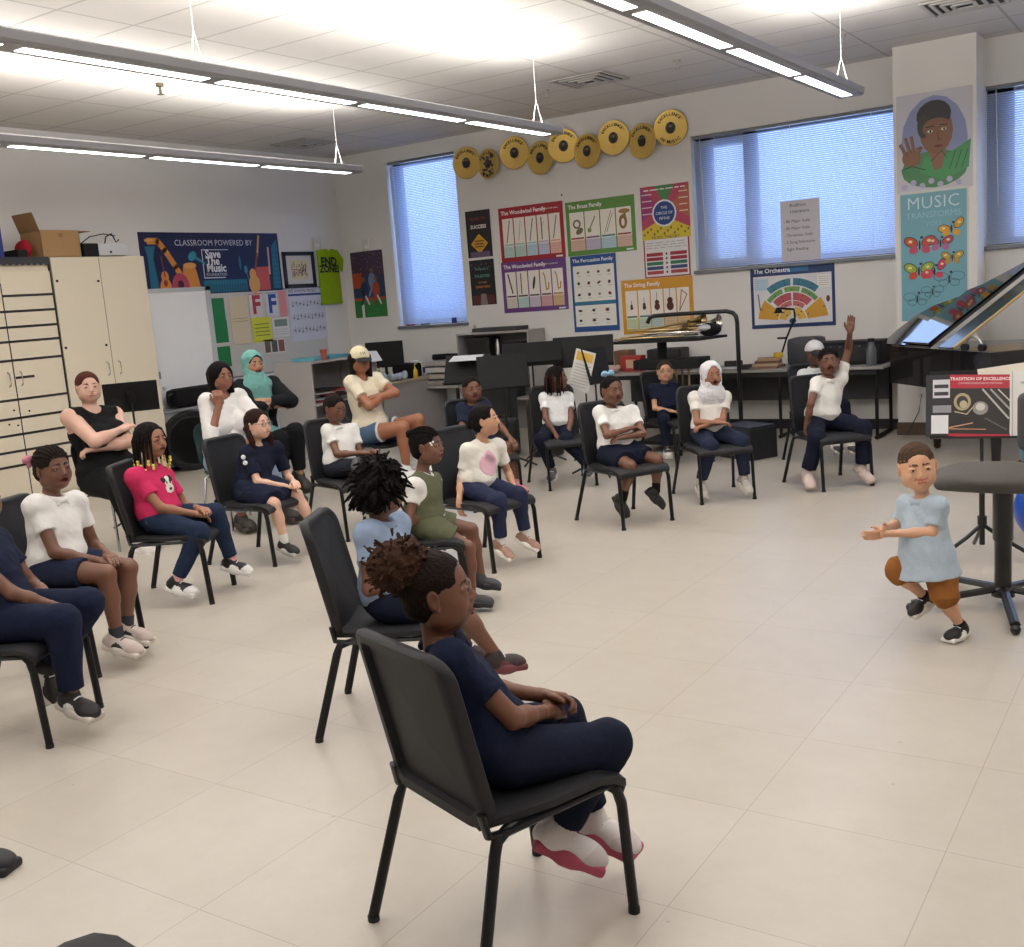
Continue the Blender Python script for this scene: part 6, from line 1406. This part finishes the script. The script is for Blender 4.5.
horn_inst('gold trombone lying nearest the front on the cart top', -4.5, 9.34, .06, BRASS); horn_inst('silver trombone lying at the back of the cart top', -4.45, 9.56, .12, SILV); horn_inst('silver trombone lying across the front right of the cart top', -4.2, 9.42, -.05, SILV, 1.195); horn_inst('gold trombone resting on top of the other instruments', -4.38, 9.45, .0, BRASS, 1.227)
topthing('folded_cap', 'black and white bundle on the right end of the cart top', 'bundle', -4.22, 10.12, 1.157, lambda t: (B().sphere((0, 0, .07), (.12, .10, .07)).build('bundle_body', cloth('1a1a1e'), t, smooth=True), B().sphere((-.03, -.06, .09), (.08, .06, .035)).build('lining', cloth('b5b5ba'), t, smooth=True)))
# music stands
def music_stand(x, y, rz, z, label, w=.50, h=.34, tilt=20, m=BLK, lip=True):
    t = thing('music_stand', label, 'stand', (x, y, 0), math.radians(rz), group='black music stands')
    R_ = Matrix.Rotation(math.radians(-tilt), 3, 'X')
    dk = B().box((0, 0, z), (w, .006, h), rot=R_, bev=.002)
    if lip: c = Vector((0, 0, z))+R_ @ Vector((0, -.028, -h/2)); dk.box(c, (w, .06, .006), rot=R_)
    dk.build('desk', m, t); c = Vector((0, .02, z))
    B().box(c+Vector((0, .01, 0)), (.06, .035, .10), rot=R_).build('bracket', BLKS, t)
    B().tube([(0, .03, z-.04), (0, .03, .5)], .009, 8).build('inner_pole', BLKS, t); B().tube([(0, .03, .55), (0, .03, .08)], .014, 10).build('pole', BLKS, t)
    for k in range(3):
        a = math.radians(90+120*k+30); B().tube([(0, .03, .14), (.10*math.cos(a), .03+.10*math.sin(a), .10), (.28*math.cos(a), .03+.28*math.sin(a), .012)], .010, 8).build('leg', BLKS, t)
    return t
music_stand(-7.66, 5.76, 232, 1.11, 'black music stand behind the woman in the tank top', w=.44, h=.27, tilt=18, lip=False)
music_stand(-5.85, 8.75, 40, .98, 'black music stand left of the locs child, nearer the bookcase', tilt=18); music_stand(-5.72, 9.1, 30, 1.12, 'black music stand behind the child with locs', w=.6, tilt=50); music_stand(-6.6, 9.2, 20, .98, 'black music stand in front of the back bookcase', tilt=30); music_stand(-5.35, 9.5, 25, 1.10, 'wide black music stand under the percussion poster', w=.62, tilt=28); ms = music_stand(-4.72, 8.62, 75, 1.02, 'black music stand with a printed sheet between the locs child and the blue bow girl', w=.30, h=.34, tilt=15)
t = thing('sheet_music', 'white and yellow printed sheet tilted on the stand beside the child with locs', 'paper', tuple(on_y(582, 371, 8.50)), math.radians(5)); A = Art(.20, .38, 'd3d0cb', Matrix.Rotation(math.radians(17), 3, 'Y') @ Vector((1, 0, 0)), Matrix.Rotation(math.radians(17), 3, 'Y') @ Vector((0, 0, 1)), (0, 0, 0)); A.rect(.08, .74, .92, .95, 'd3a94a', 2); A.scribble(.1, .08, .8, .6, '8a8a92', 8, 2, .006, 7); A.build(t)
topthing('sheet_music', 'white sheet lying flat on the stand nearest the back bookcase', 'paper', -6.58, 9.17, 1.10, lambda t: B().box((0, 0, .0), (.34, .18, .006), rot=Matrix.Rotation(.25, 3, 'X')).build('sheet', cm('d6d6da'), t), .3)
for k in range(3): topthing('instrument_case', ['tall dark brown case standing left of the locs child', 'tall black case standing by the back bookcase', 'short black case on the floor behind the mouth open child'][k], 'case', [-5.9, -6.9, -6.45][k], [9.55, 10.2, 9.5][k], 0, (lambda k: lambda t: (B().box((0, 0, [.3, .35, .2][k]), ([.3, .36, .4][k], .26, [.6, .7, .4][k]), bev=.03).build('case_shell', cm(['2b241f', '1a1a1c', '1c1c1f'][k], .6), t), B().tube([(-.06, 0, [.6, .7, .4][k]), (-.05, 0, [.64, .74, .44][k]), (.05, 0, [.64, .74, .44][k]), (.06, 0, [.6, .7, .4][k])], .008, 6).build('handle', BLKS, t)))(k), .2*k, 'instrument cases on the floor')
topthing('equipment_case', 'black flat case on the floor left of the raised arm child', 'case', -3.72, 9.72, 0, lambda t: (B().box((0, 0, .15), (.46, .34, .30), bev=.012).build('case_shell', mat('case_black', '1c1e24', .45), t), B().box((0, 0, .31), (.44, .32, .02), bev=.006).build('lid', cm('262a33', .4), t)), -.5)
# round drum, bag and low cabinet by the left wall
t = thing('low_cabinet', 'low grey cabinet by the left wall below the white door', 'cabinet', (-10.2, 7.85, 0)); B().bb((-.13, -.02, .05), (.15, 1.05, .68)).build('body', GREYL, t); B().bb((-.13, -.03, .68), (.17, 1.07, .71), bev=.004).build('top', cm('8f8f92'), t); B().bb((-.12, 0, 0), (.13, 1.03, .05)).build('plinth', BLK, t)
topthing('gear_bag', 'long black bag with a loop handle lying on the low grey cabinet', 'bag', -10.14, 8.55, .71, lambda t: (B().box((0, 0, .12), (.22, .78, .22), bev=.07).build('bag_body', cloth('1b1a1c'), t, smooth=True), B().tube([(.05, -.36, .18), (.06, -.48, .16), (.06, -.46, .02), (.05, -.36, .03)], .014, 8).build('handle', BLKS, t)))
t = thing('bass_drum', 'large black drum standing on its rim before the low grey cabinet', 'drum', (-9.86, 8.16, .345), math.radians(0)); AXD = (1, -.45, 0); dn = Vector(AXD).normalized()
B().lathe([(.27, -.05), (.345, -.05), (.35, 0), (.345, .05), (.27, .05), (.26, 0)], 44, (0, 0, 0), AXD).build('shell', mat('rubber_black', '17151a', .6), t, smooth=True); B().cyl(tuple(-dn*.03), .275, .04, 40, AXD).build('drum_head', cm('2c4a46', .5), t)
for q in (.3, .325): B().lathe([(q-.006, -.006), (q+.006, -.006), (q+.006, .006), (q-.006, .006), (q-.006, -.006)], 44, tuple(dn*.052), AXD).build('hoop', BLKS, t)
# grand piano
def piano():
    ax = Vector((.66, -.75, 0)).normalized(); sd = Vector((ax.y, -ax.x, 0))      # sd points to the camera side
    rz = math.atan2(ax.y, ax.x)
    t = thing('grand_piano', 'black grand piano with its lid folded open at the right edge', 'piano', (-2.62, 10.52, 0), rz)
    # local x: tail -> keyboard, local y: towards the far side
    out = [(0, .18), (.03, .05), (.12, 0), (1.75, 0), (1.75, 1.42), (1.2, 1.42), (.95, 1.30), (.75, 1.05), (.55, .80), (.30, .66), (.10, .55), (.01, .38)]
    PB = mat('piano_black', '08080a', .22, coat=.4, spec=.4); PL = mat('piano_lid_gloss', '0a0b10', .07, coat=1.)
    B().prism(out, (0, 0, .62), (1, 0, 0), (0, 1, 0), (0, 0, .35)).build('rim', PB, t)
    al = math.radians(33); v = (0, math.cos(al), math.sin(al)); nn = lambda k: (0, -math.sin(al)*k, math.cos(al)*k)
    main = [(-.02, .18), (.015, .05), (.11, -.02), (.86, -.02), (.86, 1.26), (.73, 1.07), (.53, .82), (.29, .68), (.08, .57), (-.01, .40)]
    B().prism(main, (0, 0, .985), (1, 0, 0), v, nn(.022)).build('lid', PL, t)
    o_ = Vector((0, 0, .985))+Vector(nn(.030))
    B().prism([(.42, -.01), (.87, -.01), (.87, 1.30), (.73, 1.10), (.55, .85), (.42, .76)], o_, (1, 0, 0), v, nn(.022)).build('front_lid', PL, t)
    B().prism([(.98, .0), (1.20, .0), (1.20, 1.2), (.98, 1.2)], (0, 0, .975), (1, 0, 0), v, nn(.018)).build('music_flap', PB, t)
    e_ = Vector((1.21, 0, .99)); B().tube([e_, e_+Vector(v)*1.15], .012, 6).build('wood_strip', cm('b59a62', .4), t)
    B().bb((1.1, .05, .95), (1.72, 1.35, .972)).build('iron_frame', mat('gold_plate', '8a6a34', .4, metal=.6), t)
    B().bb((1.74, .10, .60), (1.98, 1.36, .74)).build('key_bed', PB, t); B().bb((1.80, .14, .74), (1.96, 1.32, .76)).build('white_keys', cm('e3e1da', .3), t)
    for x, y in ((.45, .28), (1.6, .14), (1.6, 1.26)):
        lg = B().lathe([(.055, .62), (.06, .5), (.045, .3), (.035, .05)], 16, (x, y, 0)).build('leg', PB, t, smooth=True); B().cyl((x-.012, y, .03), .03, .024, 16, (1, 0, 0)).build('caster', mat('caster_brass', '5a4a30', .3, metal=1), lg)
    B().bb((1.5, .60, .1), (1.55, .84, .62)).build('pedal_lyre', PB, t)
    return t
piano()
topthing('headphones', 'pair of silver headphones lying on the piano edge', 'headphones', -1.62, 9.37, .975, lambda t: (B().tube([(.09*math.cos(a), 0, .02+.10*math.sin(a)) for a in np.linspace(0, PI, 13)], .010, 8).build('headband', STEEL, t, smooth=True), [B().cyl((sx*.09, -.02, .03), .03, .04, 16, (0, 1, 0)).build('ear_cup', BLK, t, smooth=True) for sx in (-1, 1)]), -.6)
# conductor stand with open books
cs = thing('music_stand', 'black music stand with books on its desk at the right edge', 'stand', (-1.07, 6.42, 0), math.radians(200-20), group='black music stands')
cs.rotation_euler = (0, 0, math.radians(8))
Rt = Matrix.Rotation(math.radians(-14), 3, 'X')
B().box((.10, 0, .91), (.74, .006, .38), rot=Rt).box((.10, -.075, .725), (.74, .07, .006), rot=Rt).build('desk', BLK, cs)
B().tube([(0, .04, .85), (0, .04, .45)], .010, 8).build('inner_pole', BLKS, cs); B().tube([(0, .04, .5), (0, .04, .08)], .016, 10).build('pole', BLKS, cs); B().cyl((0, .04, .20), .026, .05, 12).build('collar', BLKS, cs); B().cyl((0, .02, .715), .05, .03, 16).build('desk_hub', BLK, cs)
for a in (100, 215, -10): a = math.radians(a); B().tube([(0, .04, .2), (.10*math.cos(a), .04+.10*math.sin(a), .13), (.30*math.cos(a), .04+.30*math.sin(a), .014)], .012, 8).build('leg', BLKS, cs)
def leaning(name, label, w, h, th, x, z, c, art=None, y=-.03, rz=0):
    t = thing(name, label, 'book', (-1.07, 6.42, 0), math.radians(8), group='books on the music stand'); ro = Rt @ Matrix.Rotation(rz, 3, 'Y'); c0 = Vector((x, y, z))
    B().box(c0, (w, th, h), rot=ro).build('pages', cm(c), t)
    if art:
        u, v = ro @ Vector((1, 0, 0)), ro @ Vector((0, 0, 1)); A = Art(w, h, c, u, v, c0-(ro @ Vector((0, th/2-.0025, 0)))); art(A)
        me = bpy.data.meshes.new('cover_print'); A.bm.to_mesh(me); A.bm.free(); link('cover_print', me, [cm(q, .35) for q in A.cols], t)
    return t
leaning('binder', 'black ring binder with white label strips at the left of the stand', .15, .35, .022, -.215, .905, '2a2a2e', lambda A: (A.rect(.25, .62, .85, .92, 'c9c9cc', 2), A.rect(.3, .66, .8, .72, '33333a', 3), A.rect(.3, .78, .8, .84, '33333a', 3), A.rect(.2, .04, .8, .34, 'dcdcdf', 2), A.rect(.25, .38, .9, .50, '8f8f96', 2)), y=-.04)
def cover(A):
    A.rect(0, .78, 1, 1, 'b0283a', 1); A.rect(0, 0, 1, .045, 'b0283a', 1); A.rect(0, .045, 1, .78, '2b2624', 1); A.text('TRADITION OF EXCELLENCE', .5, .93, .024, 'ecd9d9', bold=.0006); A.text('COMPREHENSIVE BAND METHOD', .5, .86, .015, 'e0c4c4')
    A.ell(.22, .56, .045, .05, 'a89a78', 2); A.ell(.22, .56, .03, .034, '3a3430', 3); A.ell(.24, .52, .02, .022, 'b5a888', 4); A.line([(.1, .4), (.3, .36), (.42, .5)], .006, 'b5a888', 3); A.ell(.52, .46, .04, .038, '8f8a84', 3); A.ell(.52, .48, .024, .022, 'c9c4be', 4)
    A.line([(.55, .76), (.98, .30)], .010, 'b0aca8', 3); A.line([(.68, .76), (.99, .45)], .010, '9a9692', 3); A.line([(.80, .76), (.99, .58)], .006, 'c9c4be', 3); A.line([(.02, .14), (.40, .22)], .006, 'c99a7a', 4); A.line([(.02, .12), (.62, .12)], .006, 'b5825f', 4); A.line([(.6, .3), (.95, .12)], .008, '5a5650', 3)
leaning('music_book', 'red and dark band method book standing open on the stand', .315, .35, .014, -.010, .90, '2b2624', cover, y=-.045, rz=.03)
leaning('music_book', 'white paged music book at the right of the stand desk',   .32, .36, .018, .305, .905, 'd9d7d3', lambda A: (A.text('METHOD', .3, .82, .02, '3a3a3a'), A.rect(.28, .4, .50, .58, 'c5c3c0', 2), A.line([(.04, 0), (.04, 1)], .006, 'b0aaa2', 2)), y=-.05); leaning('music_book', 'cream paper leaning behind the red book on the stand',   .34, .38, .01, .17, .935, 'd8d2c2', None, y=-.02, rz=-.12)
# stool with backrest
t = thing('musician_stool', 'grey padded stool with backrest and thick black column at the right edge', 'stool', (-.83, 5.56, 0)); SG = mat('stool_grey_fabric', '4f4b48', .8, bump=.3, bscale=150)
st = Sdf(); st.ell((-.04, .02, .655), (.285, .24, .055), k=.02); st.box((-.04, .02, .635), (.25, .20, .03), .03, k=.05); link('seat', to_mesh('seat', [st.mesh(.009)]), SG, t)
B().cyl((-.04, .02, .59), .13, .02, 20).build('seat_plate', BLK, t); B().lathe([(.048, .60), (.048, .34), (.040, .33), (.040, .10), (.055, .09), (.055, .05)], 20).build('column', BLKS, t, smooth=True)
for k in range(5):
    a = math.radians(213+72*k); B().tube([(0, 0, .09), (.45*math.cos(a), .45*math.sin(a), .045)], .024, 8, ry=.018).build('leg', BLKS, t); B().sphere((.46*math.cos(a), .46*math.sin(a), .024), .024).build('foot', BLKS, t)
bk = Sdf(); bk.box((.22, -.05, .93), (.15, .035, .14), .035, k=.02); link('backrest', to_mesh('back', [bk.mesh(.009)]), mat('stool_back', '454246', .7), t); B().tube([(.10, 0, .61), (.24, -.0, .63), (.25, -.0, .85)], .014, 8).build('back_bracket', BLKS, t)
# buckets and blue ball at the right edge
def bucket(z, c, label, r=.15, h=.10):
    t = thing('bucket', label, 'bucket', (-.86, 7.35, z), group='stacked buckets at the right edge'); B().lathe([(r*.85, 0), (r, h), (r*1.06, h), (r*1.06, h+.015), (r*.95, h+.015), (r*.82, .01)], 28).build('tub', cm(c, .4), t, smooth=True)
bucket(0, '2a3a7a', 'dark blue bucket at the bottom of the stack', h=.22); bucket(.225, 'a8332f', 'red bucket in the middle of the stack', h=.18); bucket(.41, '4a7a8c', 'teal bucket under the orange one', h=.12); bucket(.53, 'c2602f', 'orange bucket on top of the stack', h=.05)
t = thing('exercise_ball', 'bright blue ball on the floor at the right edge', 'ball', (-.78, 6.95, .2)); B().sphere((0, 0, 0), .2, 32, 20).build('ball_body', mat('blue_vinyl', '1c4fb0', .3), t, smooth=True)
# white phone in the hand of the woman in the tank top
t = thing('phone', 'white phone held by the woman in the tank top', 'phone', tuple(on_y(82, 455, 5.02))); B().box((0, 0, 0), (.15, .008, .075), rot=Matrix.Rotation(.35, 3, 'Y'), bev=.003).build('case', cm('e3dfe0', .4), t)
t = thing('wall_outlet', 'white outlet plate with a cable on the column near the floor', 'outlet', tuple(on_y(922, 392, CY))); B().box((0, -.004, 0), (.08, .008, .12), bev=.003).build('plate', cm('d9d6d0'), t); B().tube([(0, -.01, -.02), (-.03, -.02, -.2), (-.14, -.02, -.42), (-.20, -.03, -.52)], .005, 6).build('cord', cm('2a2a2c'), t)
# ================================================================ CAST
proto = make_chair('x')
_first = [True]
def put_chair(x, y, rz, label):
    o = proto if _first[0] else copy_tree(proto)
    _first[0] = False; o.location = (x, y, 0); o.rotation_euler = (0, 0, math.radians(rz)); o['label'] = label
    return o
def chair_for(key, label):
    a = POSES[key]['at']; return put_chair(a[0], a[1], a[2], label)
def face(key, off):
    """head yaw so that the face is turned 'off' degrees to its left of the photographer"""
    x, y, r = POSES[key]['at']; d = -np.array([x, y])/math.hypot(x, y)
    return math.degrees(math.atan2(-d[0], d[1]))+off-r
def wrap(a): return (a+180) % 360-180
def P_(key, label, skinc, lips, hair, top, bottom, shoes, off, **k):
    k.setdefault('step', .009)
    return person(key, label, skinc, lips, hair, top, bottom, shoes, yaw=wrap(face(key, off)), **k)
DARK, DK2, BRN, TAN, FAIR = '6e4836', '583a2d', '93644c', 'c09274', 'd6ac95'
NAVY, NAVYS = '141a2d', '131829'
WHITE = 'dad7d2'
LD, LB, LT_ = '8a4a44', '96564a', 'b56a5c'

chair_for('P12', 'black chair in the foreground carrying the girl with the hair puff')
P_('P12', 'girl with curly brown hair puff and navy polo seated in the nearest chair', '704834', LB,
   dict(style='puff', col='1c110d', pcol='3a2418', pos=(0, -.42, .38), r=.36, t=.015), dict(col='171e35', sleeve=.6, collar='151b30', g=.012), dict(kind='pants', col=NAVY),
   dict(col='d5cdca', toe='c9bfbd', accent='9a3040', sole='a8455a', kind='sneaker', size=1.2), 86, pitch=4, mouth=.75, step=.0065, hstep=.0032,
   toes=dict(R=(.45, .55, -.35), L=(.85, .35, -.25)), hands=dict(R=(None, (-.7, 0, -.7), .9), L=(None, (.7, 0, -.6), .9)))
chair_for('P11', 'black chair behind the foreground girl holding the child with twisted hair')
P_('P11', 'child in light blue polo with short black twists, back turned, in the second nearest chair', DARK, LD,
   dict(style='curly', col='0f0b0a'), dict(col='8fa0ba', collar='8698b4', g=.016, hem=-.05), dict(kind='shorts', col=NAVY, len=.75),
   dict(col='2a1a1c', toe='3a2226', accent='5a2a30', sole='6a3338', kind='sneaker'), 125, pitch=-4, step=.008, hstep=.005, toes=dict(R=(-.5, .85, -.1), L=(0, 1, -.2)))
chair_for('P10', 'black chair holding the laughing girl in the green jumper')
g10, c10 = P_('P10', 'laughing girl in olive green jumper over white top, beads in her braided hair', DARK, LD,
   dict(style='bun', col='120d0c', pos=(0, -.42, .36), bead=1, t=.012), dict(col=WHITE, sleeve=.5, g=.011), None,
   dict(col='3a3a3c', sole='24242a', kind='plain'), 68, pitch=2, mouth=.6, smile=.8, step=.008, hstep=.0042)
make_top(c10, dict(col='5c5e48', sleeve=0, tank=1, g=.018, neck=.07, name='jumper_bodice', vneck=1))
make_bottom(c10, dict(kind='shorts', col='5c5e48', len=.62, g=.02))
chair_for('P13', 'black chair under the girl with the pink heart print shirt')
P_('P13', 'small girl in white tee with pink print and navy leggings, one hand gripping the seat', TAN, LT_,
   dict(style='back', col='14100f', bz=-.05, t=.02), dict(col='ddd9cf', sleeve=.6, g=.016, print=('dcb0bd', .085, 'round')), dict(kind='pants', col='272c45', g=.011, len=.86),
   dict(col='a07c6c', toe='b08a78', sole='ece6dc', kind='sneaker', lace='e7ddd5'), 76, pitch=8, mouth=.55, socks=('dcd8d2', .05), step=.008, hstep=.0045, toes=dict(R=(-.25, .8, -.55), L=(-.45, .8, -.5)),
   hands=dict(R=((0, .15, -1), (-1, 0, 0), .6)))
chair_for('P16', 'black chair holding the girl with the light blue hair bow')
P_('P16', 'girl with light blue hair bow, white polo and navy skirt, arms crossed', DARK, LD,
   dict(style='back', col='120d0c', t=.012, bz=.05, bow=('8fb6cf', (0, -.20, .56))), dict(col='dedcd8', collar='e6e4e0', sleeve=.6, g=.015), dict(kind='skirt', col=NAVYS, len=.66),
   dict(col='15120f', sole='1a1614', kind='plain'), 32, mouth=.1, step=.008, hstep=.0045, socks=('17130f', .07), toes=dict(R=(-.15, .5, -.85), L=(-.6, .3, -.75)))
chair_for('P18', 'black chair holding the girl in the white headscarf')
P_('P18', 'girl in white headscarf and white shirt sitting with arms folded, jeans on', BRN, LB,
   dict(style='hijab', col='cfcdd2', drape=.10), dict(col='d6d2cb', sleeve=.55, g=.016), dict(kind='pants', col='22283c'),
   dict(col='b9b2a8', toe='c9c3b9', accent='8a8378', sole='c9c2b6'), 22, mouth=.5, hstep=.005, toes=dict(R=(.1, .7, -.5), L=(-.1, .7, -.5)))
chair_for('P19', 'black chair under the child raising an arm')
P_('P19', 'child in white polo shouting with one arm raised high', DARK, LD, dict(style='cornrow', col='1a1210'), dict(col='dcd9d4', collar='e4e1dc'), dict(kind='pants', col='141829', flare=.012),
   dict(col='d0bdb6', sole='b9a69e', kind='sneaker'), 4, pitch=4, roll=4, mouth=1.0, hstep=.0045, hands=dict(L=((-.15, 0, 1), (.5, .8, .2), .12), R=((0, .3, -1), (-1, 0, 0), .4)), toes=dict(R=(.2, .7, -.4), L=(-.2, .7, -.4)))
put_chair(POSES['P20']['at'][0], POSES['P20']['at'][1], POSES['P20']['at'][2], 'black chair behind the child raising an arm')
P_('P20', 'child in cap and white shirt mostly hidden behind the child raising an arm', DK2, LD, dict(style='short', col='14100f', cap=('c9c9cb', '2e2e33')), dict(col='d2d2d4', collar='cccccc'), dict(kind='pants', col='141829'),
   dict(col='c9c4bd', toe='3a3a3c', sole='c8c2ba'), 15, hstep=.006, step=.011)
chair_for('P15', 'black chair holding the child with long locs')
P_('P15', 'child with long brown tinted locs and white polo looking at a music stand', DARK, LD,
   dict(style='locs', col='140f0e', tint='4a2018', low=-.50), dict(col='dcdcdc', collar='e2e2e2'), dict(kind='pants', col=NAVYS), dict(col='55585c', toe='4a4d50', sole='b9b9b4'), 78, hstep=.005, hands=dict(R=(None, (0, 0, -1), .5), L=(None, (0, 0, -1), .5)))
chair_for('P14', 'black chair holding the child in navy beside the grey desk')
P_('P14', 'child in navy polo with mouth wide open and a hand on the knee', DARK, LD,
   dict(style='back', col='14100f', t=.012), dict(col='20263a', collar='1d2336'), dict(kind='shorts', col='1a1f33', len=.85), dict(col='c9828a', toe='c9828a', sole='8a4a52'), 16, mouth=.9, hstep=.005)
chair_for('P17', 'black chair holding the boy with glasses by the instrument cart')
P_('P17', 'small boy with glasses and navy polo sitting before the long table', TAN, LT_,
   dict(style='short', col='3a2b22'), dict(col='181d30', collar='1a2036'), dict(kind='pants', col=NAVYS), dict(col='2a2a2c', toe='c9c4bd', sole='d8d4cc'), 6, pitch=3, mouth=.0, smile=.5, glasses=True, hstep=.0048)
chair_for('P8', 'black chair holding the boy in white polo near the open shelves')
P_('P8', 'boy with cropped hair and white polo looking down at his hands', DARK, LD,
   dict(style='short', col='181210', t=.012), dict(col='dcdad6', collar='e4e2de'), dict(kind='pants', col='23262f'), dict(col='2a2a2c', sole='c9c9c9'), 38, pitch=-14, hstep=.0045)
chair_for('P7', 'black chair holding the girl with glasses and navy dress')
P_('P7', 'girl with glasses, long dark braids and navy dress with white sleeve logos', FAIR, LT_,
   dict(style='pony', col='2a1712', line=.02), dict(col='161b2e', sleeve=.75, g=.016, shoulder_print=1), dict(kind='skirt', col='181d33', len=.85, g=.018),
   dict(col='141414', toe='1a1a1a', sole='b9b4ae', kind='slip'), 45, pitch=2, glasses=True, step=.008, hstep=.0042, socks=('d8d4ce', .06))
chair_for('P4', 'black chair holding the girl in the pink tee')
P_('P4', 'girl in pink tee with white dog print, yellow beads on her braids', BRN, LB,
   dict(style='braids', col='120d0d', bead='dccf5e'), dict(col='c22f5c', sleeve=.6, g=.015, print=('dcd3cc', .055, 'cow'), pz=.115), dict(kind='pants', col='1e2a40', g=.010),
   dict(col='17171a', toe='dcd9d4', accent='e0ddd8', sole='dcd9d4', kind='panda'), 48, pitch=0, mouth=.1, step=.008, hstep=.0042, socks=('d9a7a7', .05))
chair_for('P2', 'black chair holding the girl with the pink bow')
P_('P2', 'girl with pink bow, cornrows and white polo sitting at far left', DARK, LB,
   dict(style='cornrow', col='1d1512', bow=('d78aa0', (.16, -.52, .20))), dict(col='d9d6d3', sleeve=.55, collar='dedbd8', g=.016), dict(kind='shorts', col='1d2338', len=.62),
   dict(col='c2b2ab', toe='b9a9a2', accent='2a2424', sole='cfc5bd', lace='2a2424'), 32, mouth=.5, step=.0075, hstep=.004, socks=('3a3a42', .05), hands=dict(R=(None, (0, .3, 1), .3), L=(None, (0, 0, -1), .3)))
chair_for('P3', 'black chair holding the child cut off by the left edge')
P_('P3', 'child in navy shirt and trousers cut off by the left edge of the picture', DARK, LD,
   dict(style='short', col='15100e'), dict(col='1a2036', g=.018), dict(kind='pants', col='151c33', g=.018), dict(col='1d1718', toe='1d1718', accent='dcd8d4', sole='c9c1b9', kind='panda'), 45, step=.0075, hstep=.005, toes=dict(R=(.3, .9, -.25), L=(.1, .35, -.9)))
# adults
def adult_chair(key, shell, label, name='stacking_chair'):
    a = POSES[key]['at']; t = make_chrome_chair(label, shell); t.location = (a[0], a[1], 0); t.rotation_euler = (0, 0, math.radians(a[2])); return t
adult_chair('P1', '1c1c1f', 'black chrome-legged chair under the woman in the tank top')
P_('P1', 'woman in black tank top with arms crossed in front of the tall cabinets', 'c9a08e', 'a8605a',
   dict(style='back', col='4a261d', bz=-.1, t=.022), dict(col='121214', sleeve=0, tank=1, g=.012, neck=.062, vneck=1, bust=1), dict(kind='pants', col='121214'),
   dict(col='d5cfca', toe='d5cfca', sole='d9d3cc'), 14, fat=1.32, chub=1.2, hstep=.005, hands=dict(R=(None, (0, -.3, -1), .5), L=(None, (0, 0, -1), .8)), toes=dict(R=(0, 1, -.1), L=(0, 1, -.1)))
adult_chair('P5', '1f3a3c', 'green shell chair with chrome legs under the woman in the white shirt')
P_('P5', 'woman with black bob and white shirt resting her chin on her hand', '8e5f4a', 'a05a50',
   dict(style='bob', col='0f0c0d'), dict(col='dddad8', sleeve=1.35, g=.02, bust=1), dict(kind='pants', col='8a98b0'), dict(col='2a221e', sole='3a2d26', kind='slip'), 30, pitch=-4, hstep=.0048, chub=.2,
   hands=dict(R=((.05, .15, 1), (-.3, -1, 0), 1.3), L=(None, (0, 0, -1), .5)), toes=dict(R=(.1, 1, -.1), L=(-.2, 1, -.1)))
adult_chair('P6', '1c1c1f', 'dark chair under the woman in the teal headscarf')
P_('P6', 'smiling woman in teal headscarf and black jacket, arms folded', 'a87a5e', 'a05a50',
   dict(style='hijab', col='6fa39c', under='181a1c', drape=.17), dict(col='7fb0aa', sleeve=.5, g=.014, jacket='131519'), dict(kind='pants', col='131417'), dict(col='2a221e', sole='1a1a1a', kind='slip'), 28, pitch=-3, mouth=.12, smile=.8, hstep=.005,
   hands=dict(R=(None, (0, -.3, -1), .6), L=(None, (0, -.3, -1), .6)))
adult_chair('P9', '1e2023', 'dark chair under the woman in the cream cap')
P_('P9', 'woman in cream cap, cream tee and cut-off denim shorts with arms crossed', '9a6448', '90504a',
   dict(style='bob', col='1a1210', cap=('d9cfae', '23282a'), brim=-9, logo=1), dict(col='ddd2bb', sleeve=.6, g=.014), dict(kind='shorts', col='4b6078', len=.45, cuff='c9ccd0'), dict(col='dcdcdc', sole='dcdcdc'), 18, pitch=-6, hstep=.005, fat=1.0,
   hands=dict(R=(None, (0, -.3, -1), .6), L=(None, (0, -.3, -1), .8)))
# toddler on the run
person('P21', 'toddler in light blue shirt, tan shorts and black and white sneakers dancing on the floor', 'cf9f80', 'b56a5c',
   dict(style='short', col='4a382b', t=.008), dict(col='a9b7c4', sleeve=.75, collar='aebbc8', g=.013, belly=.085, hem=-.14, long=1, wr=.003), dict(kind='shorts', col='8d5a2b', len=1.08, g=.010),
   dict(col='17140f', toe='1a1613', accent='e2ded8', sole='dcd8d2', kind='panda'), yaw=wrap(face('P21', 12)), pitch=-4, roll=6, mouth=0, smile=1, chub=1.0, fat=1.0, step=.007, hstep=.0035,
   hands=dict(R=((-.5, .8, -.1), (-.9, -.2, 0), .35), L=((.1, .95, 0), (.9, 0, .2), .35)), toes=dict(R=(.0, .9, -.45), L=(-.35, .95, -.02)), socks=('1d1a18', .02))
# chair back at the bottom edge, shoe at the left edge
put_chair(-1.785, .978, 354, 'black chair of which only a seat corner shows at the bottom edge')
t = thing('sneaker', 'dark sneaker tip at the left edge of the floor', 'shoe', (-3.32, 1.66, 0), math.radians(-70))
so = shoe(t, np.array([0, 0, .074]), (0, 1, 0), 1.1, dict(col='26262a', toe='26262a', accent='3a3a3e', sole='1c1c1e'), .006)
